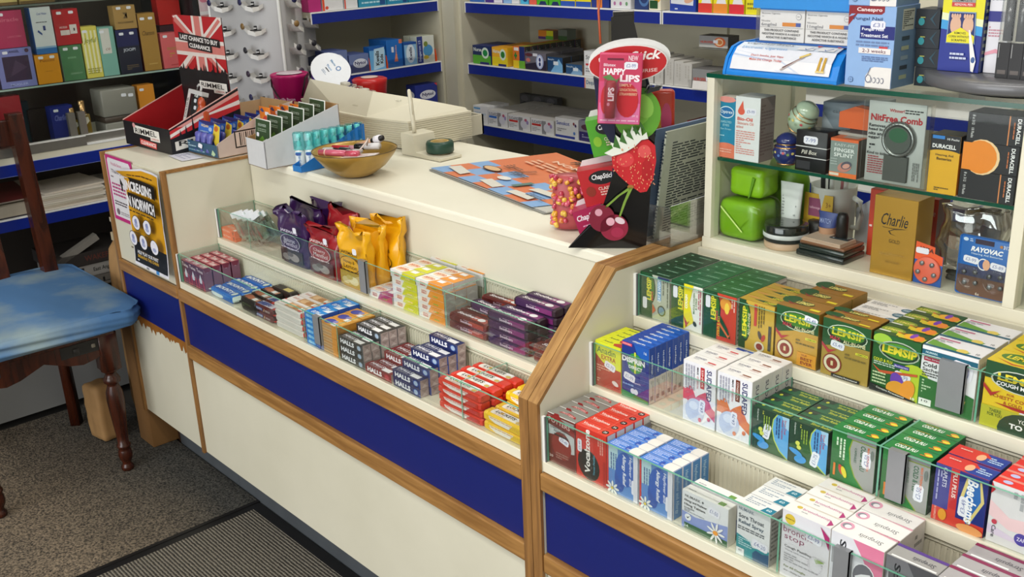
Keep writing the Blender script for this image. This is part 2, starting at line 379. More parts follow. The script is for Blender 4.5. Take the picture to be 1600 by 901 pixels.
ribs(t, R0, R1, .1245, .692, .772); ribs(t, R0, R1, .2435, .800, .874); ribs(t, R0, R1, .4245, .902, .972)
pane(t, R0 + .009, R1, .0, .694, .782); pane(t, R0 + .009, R1, .122, .801, .884); pane(t, R0 + .009, R1, .241, .903, .984)
for x in (1.943,): divider(t, x, .005, .120, .694, .781)
for x in (1.802, 2.022): divider(t, x, .127, .238, .801, .883)
for x in (2.098,): divider(t, x, .246, .420, .903, .983)
clip(t, 2.036, 2.060, .0, .706, .784); clip(t, 2.039, 2.066, .122, .808, .886); clip(t, 2.043, 2.082, .241, .911, .986)
post(t, R0, .0, .692, .781); post(t, R0, .122, .800, .884); post(t, R0, .241, .902, .984)
profile_panel(t, 1.4350, 1.4585)
# worktop
t = thing('worktop', 'cream laminate worktop behind the sweets counter', 'worktop')
MB().extr([(.2515, .979), (.2515, .994), (.253, .9975), (.257, 1.0), (.75, 1.0), (.75, .979)], 'x', .002, 1.409, M['top']).done('slab', t)
# ---------------------------------------------------------------- glazed display cabinet standing on the right counter section
t = thing('display_cabinet', 'cream framed glass display cabinet on the right counter', 'display cabinet')
B(1.460, 2.75, .436, .74, .985, 1.010, M['ledge']).done('base', t, bevel=.001)
MB().box(1.4635, 1.480, .436, .462, 1.010, 1.315, M['ledge']).box(1.4635, 1.480, .70, .74, 1.010, 1.315, M['ledge']).box(1.467, 1.472, .462, .70, 1.010, 1.315, M['ledge']).done('side_panel', t, bevel=.001)
B(2.040, 2.058, .436, .462, 1.010, 1.315, M['ledge']).done('post', t, bevel=.001)
B(2.040, 2.058, .70, .74, 1.010, 1.315, M['ledge']).done('post', t)
MB().box(1.48, 2.04, .446, .4485, 1.0105, 1.314, M['glass'], top=M['gedge']).done('glass_pane', t)
MB().box(2.058, 2.7, .446, .4485, 1.0105, 1.314, M['glass'], top=M['gedge']).done('glass_pane', t)
MB().box(1.4725, 2.04, .452, .69, 1.160, 1.166, M['glass'], front=M['gedged'], left=M['gedged'], right=M['gedged']).done('glass_shelf', t)
MB().box(1.462, 2.7, .436, .74, 1.3155, 1.323, M['glass'], front=M['gedged'], left=M['gedged'], right=M['gedged']).done('glass_top', t)
# ---------------------------------------------------------------- back shelving (two bays) and the side shelving round the corner
def shelf(t, x0, x1, y0, y1, z, along='x'):
    s = B(x0, x1, y0, y1, z - .02, z, M['beige'], top=M['white']).done('shelf', t)
    if along == 'x': MB().box(x0 + .004, x1 - .004, y0 - .003, y0, z - .041, z - .004, M['bluestrip']).box(x0, x0 + .004, y0 - .004, y0, z - .042, z, M['white']).box(x1 - .004, x1, y0 - .004, y0, z - .042, z, M['white']).box(x0 + .004, x1 - .004, y0 - .004, y0, z - .004, z + .001, M['white']).done('ticket_strip', s)
    else: MB().box(x1, x1 + .003, y0 + .004, y1 - .004, z - .041, z - .004, M['bluestrip']).box(x1, x1 + .004, y0, y0 + .004, z - .042, z, M['white']).box(x1, x1 + .004, y1 - .004, y1, z - .042, z, M['white']).box(x1, x1 + .004, y0 + .004, y1 - .004, z - .004, z + .001, M['white']).done('ticket_strip', s)
    return s
t = thing('shelving_unit', 'beige back wall shelving with blue edge strips full of medicine', 'shelving')
B(-.66, 2.3, 1.95, 1.97, 0, 2.1, M['beige']).done('back_panel', t)
B(-.665, -.645, 1.58, 1.97, 0, 2.1, M['beige']).done('side_panel', t)
for x in (-.19, .375, 1.0, 1.7): B(x - .012, x + .012, 1.935, 1.95, 0, 2.1, M['beige']).done('upright', t)
B(-.735, -.66, 1.555, 1.63, 0, 2.1, M['beige']).done('corner_post', t)
for z in (1.298, 1.058, .818, .56, .30):
    shelf(t, -.64, .372, 1.60, 1.95, z); shelf(t, .377, 1.45, 1.60, 1.95, z)
    for x in (-.19, .62): MB().extr([(1.94, z - .02), (1.78, z - .02), (1.94, z - .075)], 'x', x - .003, x + .003, M['beige']).done('bracket', t)
t = thing('shelving_unit', 'beige side shelving with blue edge strips beside the glasses stand', 'shelving')
B(-1.10, -1.08, .64, 1.60, 0, 2.1, M['beige']).done('back_panel', t)
B(-1.08, -.74, 1.545, 1.562, 0, 2.1, M['beige']).done('side_panel', t)
for z in (1.306, 1.066, .83, .60): shelf(t, -1.08, -.745, .95, 1.543, z, 'y')
# ---------------------------------------------------------------- perfume cabinet on the left
t = thing('perfume_cabinet', 'glass fronted perfume cabinet with sliding doors over blue edged shelves', 'cabinet')
B(-1.42, -1.40, -.9, .62, 0, 1.9, laminate('dark_backing', '#3a3430')).done('back_panel', t)
B(-1.40, -.955, .60, .62, 0, 1.9, M['dark']).done('side_panel', t)
B(-1.40, -.95, -.9, .62, .03, .262, laminate('grey_panel', '#8f8f8e')).done('lower_panel', t)
shelf(t, -1.40, -.955, -.9, .60, .725, 'y')
s = B(-1.40, -.955, -.9, .60, .885, .926, M['ledge']).done('deck', t)
tag(B(-.955, -.951, -.9, .60, .865, .903, M['bluestrip']).done('ticket_strip', s), 'blue edge strip')
MB().box(-.953, -.9515, -.9, .60, .9015, .904, '#8d9be0').box(-.953, -.9515, -.9, .60, .8635, .866, '#8d9be0').done('pale_lip', s)  # paler blue lips along the top and bottom of the strip
MB().box(-.975, -.952, -.055, .146, .927, .959, M['alu']).box(-.975, -.951, -.055, .146, .957, .960, M['white']).box(-.990, -.968, .146, .60, .931, .959, M['alu']).box(-.99, -.967, .146, .6, .957, .960, M['white']).box(-.975, -.952, -.9, -.075, .927, .957, M['alu']).box(-.97, -.953, .146, .60, .926, .932, M['white']).done('door_rail', t)
MB().box(-.964, -.961, -.8, .146, .96, 1.9, M['glass'], right=M['glass']).done('sliding_door', t)
MB().box(-.980, -.977, .0, .60, .96, 1.9, M['glass']).done('sliding_door', t)
MB().box(-1.40, -.99, -.8, .598, 1.134, 1.140, M['glass'], right=col('#9fb5ac', .2)).done('glass_shelf', t)
MB().box(-1.40, -.99, -.8, .598, 1.394, 1.400, M['glass'], right=col('#6b746f', .2)).done('glass_shelf', t)
# ================================================================ PRODUCTS: helpers
def cmesh(name, w, d, h, base, front=(), top=(), right=(), left=(), sides=None):
    mb = MB(); bm = bmesh.new(); bmesh.ops.create_cube(bm, size=1)
    for v in bm.verts: v.co = Vector(((v.co.x + .5) * w, (v.co.y + .5) * d, (v.co.z + .5) * h))
    bmesh.ops.bevel(bm, geom=bm.edges[:], offset=min(.0006, w / 9, d / 9, h / 9), segments=1, affect='EDGES')
    mb.bm(bm, base)
    if front: mb.art((0, 0, 0), (1, 0, 0), (0, 0, 1), (0, -1, 0), w, h, front)
    if top: mb.art((0, 0, h), (1, 0, 0), (0, 1, 0), (0, 0, 1), w, d, top)
    if right: mb.art((w, 0, 0), (0, 1, 0), (0, 0, 1), (1, 0, 0), d, h, right)
    if left: mb.art((0, d, 0), (0, -1, 0), (0, 0, 1), (-1, 0, 0), d, h, left)
    me = bpy.data.meshes.new(name); me.from_pydata(mb.v, [], mb.f)
    for m_ in mb.mats: me.materials.append(m_)
    me.polygons.foreach_set('material_index', mb.mi); me.update(); return me
def fill(c, x0=.004, y0=.004, x1=.996, y1=.996): return ('r', x0, y0, x1, y1, c)
def ob(name, me, loc, rz=0, label=None, cat=None, group=None, parent=None):
    o = bpy.data.objects.new(name, me); C.objects.link(o); o.location = loc; o.rotation_euler = rz if isinstance(rz, tuple) else (0, 0, rz)
    if parent: o.parent = parent
    return tag(o, label, cat, group)
STK = {}
def sticker(parent, x, z, txt='', r=0, w=.022, h=.010, y=-.0009, inkc='#8a90b8'):
    """white price label stuck on the front"""
    k = (txt, round(w, 4))
    if k not in STK:
        mb = MB(); c = .18
        mb.art((-w/2, 0, -h/2), (1, 0, 0), (0, 0, 1), (0, -1, 0), w, h, [('p', [(0, c), (c*h/w*1.3, 0), (1 - c*h/w*1.3, 0), (1, c), (1, 1-c), (1 - c*h/w*1.3, 1), (c*h/w*1.3, 1), (0, 1-c)], '#e9e9f2')] + ([('t', txt, .5, .5, .7, .5, inkc)] if txt else []), 0)
        STK[k] = mb.done('price_label')
        o = STK[k]; o.parent = parent
    else:
        o = STK[k].copy(); C.objects.link(o); o.parent = parent
    o.location = (x, y, z); o.rotation_euler = (0, math.radians(-r), 0); return o
def rowlab(desc, i, n):
    if n == 1: return desc
    return desc + (', first against the glass' if i == 0 else ', last at the back' if i == n - 1 else ', %s from the glass' % ORD[i])
JR = random.Random(7)
def row(name, me, desc, cat, x, y, z, n, pitch, group=None, jit=.0008, tilt=0):
    out = []
    for i in range(n):
        o = ob(name, me, (x + JR.uniform(-jit, jit), y + i * pitch, z + .0003), JR.uniform(-.006, .006) if jit else 0, rowlab(desc, i, n), cat, group or (desc + ' row')[:60])
        out.append(o)
    return out
def bars(txtc='#c9c9c9', n=14, x0=.12, x1=.85, y0=.1, y1=.9): return [('l', x0, y0, x1, y1, n, txtc)]
# ---------------------------------------------------------------- right counter, top tier
DG, MG = '#0f4a2a', '#14693a'
def lems(cx, cy, w, h, r=0, extra=()):  # green oval badge with gold lettering
    big = [('e', cx, cy, w/2, h/2, '#c9d8c0'), ('e', cx, cy, w/2*.95, h/2*.93, '#10331c'), ('e', cx, cy + h*.05, w/2*.85, h/2*.72, '#3c7a22')]
    return big
def lemsv(bg2, items):  # capsule box, lettering runs upwards
    return [fill('#134a26'), ('r', .42, .004, .996, .996, bg2), ('e', .36, .66, .17, .33, '#10331c'), ('e', .35, .66, .14, .30, '#2f6b1e'), ('t', 'LEMSIP', .31, .66, .50, .16, '#e8dc30', dict(r=90, b=.03)), ('t', 'MAX', .42, .52, .22, .07, '#c43b3b', dict(r=90, b=.03))] + items
green_top = lambda c: [fill(c), ('l', .18, .35, .62, .62, 1, '#8fc9a4'), ('t', 'paracetamol', .66, .42, .38, .28, '#9fd3b0')]
side_lines = [fill('#b9b3ab'), ('r', .08, .04, .92, .96, '#d4cfc8')] + [('r', .12, .08 + .1*i, .88, .12 + .1*i, '#8d8884') for i in range(9)]
y3, z3 = .2475, .902
for i, (x, front, c, d_) in enumerate((
    (1.468, lemsv('#aeb3a4', [('r', .60, .45, .72, .97, '#5b9bd0'), ('t', 'DAY & NIGHT', .66, .68, .5, .09, '#ffffff', dict(r=90)), ('l', .76, .35, .97, .95, 3, '#5d665a', 1), ('e', .74, .24, .13, .12, '#3b3f2f'), ('e', .74, .24, .10, .09, '#6a8ba0'), ('p', [(.44, .35), (.55, .22), (.44, .12)], '#c8542c'), ('r', .62, .93, .996, .996, '#23305a')]), '#123d26', 'green and silver day and night flu capsule box'),
    (1.541, lemsv('#e6e6dc', [('p', [(.42, 1), (.72, 1), (.60, .6), (.74, .2), (.42, .0)], '#e8d91c'), ('t', 'COUGH', .50, .62, .3, .08, '#ffffff', dict(r=90, b=.03)), ('t', 'MUCUS COUGH', .74, .62, .45, .05, '#3c7a33', dict(r=90)), ('t', '& COLD', .81, .62, .25, .05, '#3c7a33', dict(r=90)), ('l', .86, .2, .97, .95, 2, '#c46a7a', 1), ('p', [(.42, .30), (.55, .16), (.62, .22), (.5, .05)], '#b5382c'), ('e', .78, .18, .05, .06, '#2c3a2c', 30)]), '#15603a', 'green yellow and white mucus cough capsule box'),
    (1.614, lemsv('#c63f28', [('e', .68, .80, .17, .13, '#e89a3a'), ('e', .72, .72, .07, .12, '#f3cf4a'), ('l', .84, .25, .97, .95, 2, '#f0c4b8', 1), ('t', 'COLD & FLU', .49, .30, .42, .09, '#e8dc30', dict(r=90)), ('p', [(.52, .55), (.75, .30), (.85, .1), (.52, .1)], '#0f4a2a'), ('p', [(.52, .40), (.78, .16), (.86, .2), (.78, .1), (.52, .32)], '#d86a3c')]), '#1c5e2e', 'green and orange cold and flu capsule box'))):
    me = cmesh('capsule_box', .070, .0238, .086, DG, front, green_top(c), side_lines)
    rr = row('capsule_box', me, d_, 'medicine box', x, y3, z3, 6, .0243, 'green capsule boxes on the top tier')
    sticker(rr[0], .012 if i == 0 else .010, .028 if i == 0 else .066, '', 90 if i else 90)
goldf = [fill('#c9a43c'), ('r', .004, .004, .2, .996, '#14451f'), ('e', .20, .55, .15, .40, '#10331c'), ('e', .20, .56, .12, .36, '#3c7a22'), ('t', 'LEMSIP', .17, .56, .62, .13, '#e8dc30', dict(r=90, b=.03)), ('t', 'ALL-IN-ONE', .30, .52, .45, .07, '#e8e2c0', dict(r=90)), ('r', .44, .52, .52, .96, '#c4463c'), ('l', .55, .5, .75, .95, 3, '#6c5a20', 1), ('e', .62, .36, .05, .09, '#4a3c34', 20), ('e', .72, .32, .05, .08, '#b03c30', -20), ('e', .62, .13, .14, .10, '#d8d0b8'), ('e', .62, .13, .09, .065, '#8a3428'), ('r', .86, .1, .94, .6, '#3a3a34')]
me = cmesh('capsule_box', .070, .0245, .088, '#a8862c', goldf, [fill('#b8962e'), ('p', [(.3, .45), (.996, .05), (.996, .45), (.6, .6)], '#17421f'), ('t', 'LEMSIP', .78, .35, .30, .3, '#e8dc30', dict(b=.02)), ('r', .1, .65, .4, .75, '#d88a5c')], [fill('#9c7c26')])
row('capsule_box', me, 'gold and green all in one flu capsule box', 'medicine box', 1.688, y3, z3, 4, .025)
def goldbig(x, n, lemon):
    f = [fill('#c4983c' if lemon else '#a88b3a'), ('p', [(0.004, .5), (.5, .62), (.996, .62), (.996, .996), (.004, .996)], '#174f22'), ('e', .52, .78, .42, .17, '#c9d8c0'), ('e', .52, .78, .40, .155, '#10331c'), ('e', .52, .80, .36, .12, '#3f7c24'),
         ('t', 'LEMSIP', .54, .81, .68, .13, '#e6dc34', dict(b=.035, s=.05)), ('t', 'MAX', .28, .69, .22, .07, '#b83444', dict(b=.03)), ('t', 'ALL-IN-ONE', .68, .665, .46, .06, '#e8e0b0', dict(b=.02)), ('p', [(.004, .58), (.16, .46), (.34, .5), (.15, .40), (.004, .52)], '#b4323c'),
         ('r', .72, .50, .97, .54, '#e3dc3c'), ('t', 'LEMON', .85, .52, .2, .025, '#2c4a20'), ('l', .5, .38, .97, .49, 2, '#7a6630'), ('e', .25, .24, .20, .17, '#8a3428'), ('e', .25, .24, .175, .15, '#dad2b4'), ('e', .25, .24, .12, .10, '#8a3428'), ('t', '1', .25, .24, .05, .08, '#d8c89a', dict(b=.03)), ('e', .25, .24, .0, .0, '#8a3428')]
    if lemon: f += [('r', .55, .02, .996, .26, '#d8962c'), ('t', 'OUR', .72, .22, .14, .035, '#8a3428'), ('t', 'BEST', .78, .155, .28, .055, '#8a3428', dict(b=.02)), ('t', 'EVER', .78, .08, .28, .055, '#8a3428', dict(b=.02))]
    else: f += [('r', .25, .015, .85, .07, '#1c1c18'), ('t', 'Contains Paracetamol', .55, .042, .5, .025, '#e8e8e0')]
    tp = [fill('#96691f'), ('e', .10, .72, .20, .36, '#174f22'), ('p', [(.05, .55), (.25, .4), (.45, .45), (.2, .28)], '#8a2f28'), ('e', .42, .60, .24, .2, '#3c4a1c'), ('t', 'LEMSIP', .44, .60, .36, .26, '#dcd070', dict(b=.03, s=.1)), ('r', .70, .14, .92, .30, '#e3d02c')]
    return f, tp
f, tp = goldbig(0, 3, 1)
me = cmesh('sachet_box', .079, .046, .096, '#8c6820', f, tp, [fill('#94722a')])
rr = row('sachet_box', me, 'gold lemon sachet box with our best ever flash', 'medicine box', 1.762, y3, z3, 3, .0478); sticker(rr[0], .065, .083, '£5.49', -8, .024, .012)
f, tp = goldbig(0, 2, 0)
me = cmesh('sachet_box', .083, .0265, .096, '#8c6820', f, tp, [fill('#5c4418')])
rr = row('sachet_box', me, 'olive gold all in one lemon sachet box', 'medicine box', 1.847, y3, z3, 2, .027); sticker(rr[0], .028, .055, '£5.49', -8, .024, .012)
me = cmesh('tablet_box', .080, .025, .088, '#eceae6', [fill('#eceae6')], [('l', .08, .3, .6, .8, 3, '#8a8c90'), ('e', .86, .45, .13, .34, '#2c6c88'), ('l', .78, .3, .94, .6, 2, '#cfe0e6')], [fill('#dcdad4'), ('r', .2, .1, .8, .9, '#9c9c98')])
row('tablet_box', me, 'white and teal pain tablet box behind the gold boxes', 'medicine box', 1.853, y3 + .060, z3, 3, .0262)
f = [fill('#1c5a22'), ('e', .9, .3, .35, .32, '#b8cc2c'), ('e', .2, .9, .2, .1, '#9cc43c'), ('e', .56, .76, .43, .17, '#b0bca8'), ('e', .56, .76, .40, .15, '#10331c'), ('e', .56, .77, .36, .125, '#4c8c22'), ('t', 'LEMSIP', .57, .77, .74, .14, '#ecd830', dict(b=.04, s=.05)),
     ('t', 'COLD & FLU', .24, .555, .40, .05, '#e6e62c', dict(b=.02)), ('r', .48, .50, .80, .56, '#4a3a9c'), ('t', 'Blackcurrant', .64, .53, .28, .03, '#e6e0f4'), ('l', .05, .46, .5, .53, 2, '#c8d8c8'), ('p', [(.02, .46), (.2, .38), (.98, .48), (.98, .44), (.2, .33)], '#c8542c'),
     ('e', .58, .25, .14, .17, '#6a3cae', 20), ('e', .55, .15, .20, .12, '#e09a2c', 20), ('e', .80, .17, .15, .18, '#e8962c', -15), ('l', .05, .14, .35, .36, 4, '#c8d8a8'), ('p', [(.004, .13), (.996, .02), (.996, .004), (.004, .004)], '#161616'), ('t', 'Contains Paracetamol', .45, .055, .6, .03, '#e8e8e0', dict(r=-6)), ('t', '10', .93, .06, .08, .04, '#ffffff')]
tp = [fill('#1f5226'), ('e', .25, .65, .25, .3, '#7c9a22'), ('t', 'LEMSIP', .25, .66, .36, .2, '#e6d870', dict(s=.1, b=.02)), ('r', .02, .30, .26, .42, '#dfe2d6'), ('p', [(.38, .5), (.42, .15), (.98, .5), (.98, .1), (.5, .05)], '#d8c832'), ('p', [(.36, .6), (.40, .44), (.9, .72), (.45, .52)], '#d8602c'), ('e', .70, .4, .16, .3, '#f0b428'), ('e', .72, .5, .06, .3, '#7c3ab4'), ('e', .86, .32, .1, .3, '#ee8a2c')]
me = cmesh('sachet_box', .076, .0352, .095, '#1c4a22', f, tp, [fill('#7c9a2c'), ('r', .0, .0, .5, 1, '#2c5c24')])
rr = row('sachet_box', me, 'green blackcurrant cold and flu sachet box', 'medicine box', 1.934, y3, z3, 4, .0358); sticker(rr[0], .051, .035, '£3-99', -10, .026, .013)
f = [fill('#e9e9ec'), ('r', .004, .86, .996, .94, '#135c74'), ('t', 'NUMARK', .18, .90, .22, .035, '#cfe6ec'), ('r', .05, .76, .42, .83, '#b8284a'), ('t', 'Max Strength', .235, .795, .32, .04, '#f4dde4'), ('t', 'Cold & Flu', .32, .70, .56, .07, '#3c3c3c', dict(b=.025)), ('t', 'Sachets', .22, .62, .36, .06, '#4c4c4c'), ('l', .04, .50, .34, .58, 2, '#4c4c4c'),
     ('p', [(.004, .49), (.3, .46), (.6, .44), (.996, .36), (.996, .004), (.004, .004)], '#2a6a2e'), ('e', .58, .36, .12, .1, '#7fb02c'), ('p', [(.50, .30), (.86, .28), (.80, .08), (.58, .06)], '#e6cf66'), ('e', .46, .20, .09, .07, '#e6cf66'), ('e', .46, .20, .06, .045, '#2a6a2e'), ('l', .06, .22, .3, .46, 5, '#bcd4b0'), ('r', .03, .02, .26, .13, '#e9ebe6'), ('t', '10', .14, .09, .12, .035, '#555'*1 + '555')]
f[-1] = ('t', '10', .14, .09, .12, .035, '#555555')
tp = [fill('#eceaea'), ('p', [(.02, .62), (.52, .34), (.78, .30), (.72, .05), (.02, .18)], '#6da23c'), ('e', .64, .26, .10, .16, '#e8d060'), ('r', .08, .80, .45, .90, '#c4728a'), ('l', .05, .55, .9, .75, 2, '#9a9ca0'), ('r', .004, .004, .996, .13, '#135c74'), ('t', '10', .9, .3, .06, .14, '#7c7c7c')]
me = cmesh('sachet_box', .083, .046, .095, '#e6e4e0', f, tp, [fill('#e0ded8'), ('l', .1, .1, .9, .9, 6, '#b4b2ac', 1)])
rr = row('sachet_box', me, 'white and green own label flu sachet box with mug', 'medicine box', 2.012, y3, z3, 3, .0475)
sticker(rr[0], .060, .070, '£2-80', -5, .034, .030)
f = [fill('#e3c321'), ('r', .004, .74, .996, .996, '#174a24'), ('e', .58, .76, .48, .16, '#ccd4c4'), ('e', .58, .76, .45, .145, '#10331c'), ('t', 'LEMSIP', .58, .80, .74, .11, '#ecd830', dict(b=.04)), ('t', 'COUGH MAX', .5, .70, .6, .06, '#f0f0f0', dict(b=.03)), ('t', 'FOR', .45, .56, .12, .035, '#b04a1c'), ('t', 'CHESTY COUGH', .52, .50, .7, .05, '#b04a1c'), ('t', '& COLD', .5, .43, .3, .045, '#b04a1c'), ('p', [(.2, .40), (.996, .40), (.996, .34), (.5, .36)], '#a8241c'), ('r', .004, .004, .996, .33, '#b9b82c'), ('e', .75, .05, .45, .28, '#27452a'), ('t', 'THERE', .24, .27, .2, .05, '#33521c'), ('t', 'FOR YOU', .24, .21, .24, .05, '#33521c'), ('t', 'YOU', .72, .22, .2, .06, '#f0f0e8'), ('t', 'TO', .6, .12, .22, .08, '#f4f4f0', dict(b=.04)), ('p', [(.004, .66), (.15, .54), (.3, .6), (.14, .48), (.004, .6)], '#b02c28')]
tp = [fill('#dfc322'), ('e', .5, .6, .4, .35, '#4c7c24'), ('t', 'LEMSIP', .45, .6, .5, .3, '#ecd830', dict(b=.03, s=.1)), ('p', [(.1, .3), (.4, .1), (.9, .2), (.4, .02)], '#c4502c')]
me = cmesh('sachet_box', .085, .046, .100, '#dcbc20', f, tp, [])
rr = row('sachet_box', me, 'yellow chesty cough sachet box with dark green top', 'medicine box', 2.105, y3, z3, 3, .0475); sticker(rr[0], .066, .028, '£6-99', -6, .028, .014)
# ---------------------------------------------------------------- right counter, middle tier
y2, z2 = .1285, .800
f = [fill('#b03424'), ('p', [(.004, .72), (.3, .56), (.6, .50), (.996, .48), (.996, .996), (.004, .996)], '#dbe02c'), ('t', 'Anadin', .43, .82, .72, .13, '#1c5c40', dict(b=.01)), ('t', 'EXTRA', .52, .68, .56, .10, '#b0402c', dict(b=.02)), ('l', .06, .34, .6, .5, 3, '#e0a890'), ('e', .78, .18, .13, .05, '#e4d8d4', -20), ('l', .06, .1, .5, .2, 2, '#e0a890')]
me = cmesh('tablet_box', .062, .0158, .088, '#dbe02c', f, [fill('#e6ea24'), ('t', 'Anadin', .4, .55, .36, .4, '#3c5c30'), ('p', [(.7, .02), (.99, .02), (.99, .6), (.8, .98), (.62, .5)], '#c0402c')], [fill('#d3c820')])
rr = row('tablet_box', me, 'yellow and red painkiller caplet box', 'medicine box', 1.4665, y2, z2, 5, .0163); sticker(rr[0], .036, .046, '£2-79', -15, .026, .014)
me = cmesh('tablet_box', .062, .0152, .105, '#1544a8', [fill('#0c2e86'), ('p', [(.45, .996), (.996, .996), (.996, .7), (.6, .8)], '#1258b4'), ('r', .01, .94, .38, .99, '#d8485c'), ('t', 'CHEWABLE', .19, .965, .3, .025, '#f4c8cc'), ('t', '16', .87, .90, .1, .05, '#d4e4f4'), ('e', .5, .66, .28, .18, '#2c8c3c'), ('r', .47, .48, .53, .86, '#d8d83c'), ('t', 'DISPRIN', .44, .70, .84, .10, '#f4f4f8', dict(b=.045)), ('t', 'DIRECT', .52, .58, .5, .06, '#f0f0f4', dict(b=.03)), ('p', [(.004, .12), (.996, .06), (.996, .004), (.004, .004)], '#148040'), ('e', .42, .15, .08, .05, '#d8dcec'), ('e', .54, .15, .08, .05, '#d8dcec'), ('t', 'Aspirin', .56, .31, .3, .035, '#e4e8f4'), ('l', .06, .22, .6, .28, 1, '#7c9cd4')],
           [fill('#1b60c8'), ('r', .02, .05, .42, .95, '#2c48a4'), ('t', 'disprin', .52, .5, .46, .45, '#eef4fc', dict(b=.03)), ('r', .8, .2, .96, .5, '#1450b0')], [fill('#d8d4cc'), ('r', .02, .46, .98, .996, '#0f46a4'), ('t', 'disprin', .5, .70, .34, .34, '#dce8f4', dict(r=90, b=.02)), ('l', .2, .1, .8, .42, 2, '#aca8a0', 1), ('r', .2, .06, .7, .14, '#8c8884')])
rr = row('tablet_box', me, 'blue direct aspirin box with green badge', 'medicine box', 1.530, y2, z2, 7, .01555); sticker(rr[0], .018, .040, '£1-99', -10, .026, .014)
ob('tablet_box', me, (1.697, .2205, z2 + .0003), 0, 'blue aspirin box alone behind the red and white decongestant boxes', 'medicine box')
def sud(c1, c2, capt):
    return [fill('#e8e8ec'), ('p', [(.004, .42), (.25, .3), (.7, .26), (.996, .14), (.996, .32), (.6, .46), (.5, .38), (.2, .48), (.004, .55)], c1), ('p', [(.004, .5), (.25, .62), (.4, .44), (.5, .5), (.7, .58), (.996, .24), (.996, .14), (.6, .3), (.25, .36), (.004, .36)], c1), ('e', .38, .22, .30, .20, '#c3cbe0', -12), ('e', .34, .30, .14, .07, '#dfe4f0', 10),
            ('t', 'SUDAFED', .80, .70, .50, .15, '#1a1c68', dict(r=-90, b=.012)), ('r', .54, .62, .66, .96, c2), ('t', capt, .60, .79, .28, .06, '#f0d8d0', dict(r=-90)), ('t', 'MAX', .455, .88, .12, .05, '#2c2c34', dict(r=-90, b=.02)), ('t', 'STRENGTH', .455, .70, .2, .05, '#c46a74', dict(r=-90)), ('l', .06, .55, .38, .95, 4, '#a8a8b8', 1), ('e', .82, .16, .05, .035, c1), ('e', .55, .10, .05, .035, c1)]
for x, c1, c2, capt, n, p, d_ in ((1.667, '#cc4a68', '#b8202c', 'SINUS', 3, .0302, 'white and red sinus decongestant box'), (1.736, '#d8733c', '#6c2c10', 'CONGESTION', 4, .0272, 'white and orange congestion headache box')):
    me = cmesh('tablet_box', .0665, p - .0006, .110, '#eceae8', sud(c1, c2, capt), [fill('#f0efec'), ('t', 'SUDAFED', .30, .66, .34, .2, '#3c3c6c'), ('l', .15, .4, .35, .5, 1, '#a8a8a8'), ('r', .58, .42, .82, .55, '#d44a50' if x < 1.7 else '#8c4a30'), ('l', .55, .22, .85, .34, 1, '#d8b0a8')], [fill('#d8d7d6'), ('t', 'SUDAFED', .5, .62, .6, .3, '#3a3a5c', dict(r=-90, b=.01))])
    rr = row('tablet_box', me, d_, 'medicine box', x, y2, z2, n, p); sticker(rr[0], .034 if x > 1.7 else .040, .035, '£4-79', 85, .026, .012, inkc='#6a6c90')
f = [fill('#173c28'), ('p', [(.004, .42), (.3, .1), (.5, .02), (.996, .02), (.996, .2), (.5, .7)], '#2c5a2c'), ('p', [(.996, .996), (.66, .996), (.56, .85), (.53, .62), (.60, .36), (.75, .14), (.98, .0), (.996, .004)], '#b8cc4c'), ('p', [(.996, .996), (.69, .996), (.585, .84), (.56, .62), (.63, .37), (.78, .16), (.996, .02)], '#5aa4dc'), ('p', [(.80, .996), (.996, .996), (.996, .7), (.9, .75)], '#a4cce8'),
     ('t', 'Sinus Dual', .90, .76, .34, .06, '#b03058', dict(r=-90)), ('t', 'Relief Capsules', .82, .68, .46, .06, '#b03058', dict(r=-90)), ('l', .64, .45, .77, .93, 2, '#24447c', 1), ('t', 'Galpharm', .15, .84, .28, .05, '#d4dcd4', dict(r=-90)), ('t', '16', .3, .93, .08, .04, '#d8d84c', dict(r=-90)), ('l', .3, .55, .5, .88, 3, '#8ca83c', 1), ('e', .24, .52, .06, .05, '#d8dc5c', 30), ('e', .28, .43, .06, .05, '#d8dc5c', -10), ('e', .2, .3, .18, .06, '#3c94d8', -15), ('e', .33, .16, .16, .09, '#3c94d8', 10)]
tp = [fill('#1c5c3c'), ('p', [(.004, .996), (.35, .996), (.3, .5), (.004, .4)], '#25382e'), ('e', .16, .55, .04, .14, '#c8cc3c'), ('l', .42, .62, .9, .8, 1, '#c4cc4c'), ('t', 'Sinus Relief', .72, .38, .5, .3, '#c4cc4c', dict(b=.02))]
me = cmesh('capsule_box', .0665, .0238, .0715, '#122c20', f, tp, [fill('#1c3a2c')])
for k, x in enumerate((1.806, 1.8745)):
    rr = row('capsule_box', me, ('dark green sinus capsule box in the left column', 'dark green sinus capsule box in the right column')[k], 'medicine box', x, y2, z2, 4, .0245)
    sticker(rr[0], (.027, .046)[k], (.036, .020)[k], '£1-75', 78, .026, .013)
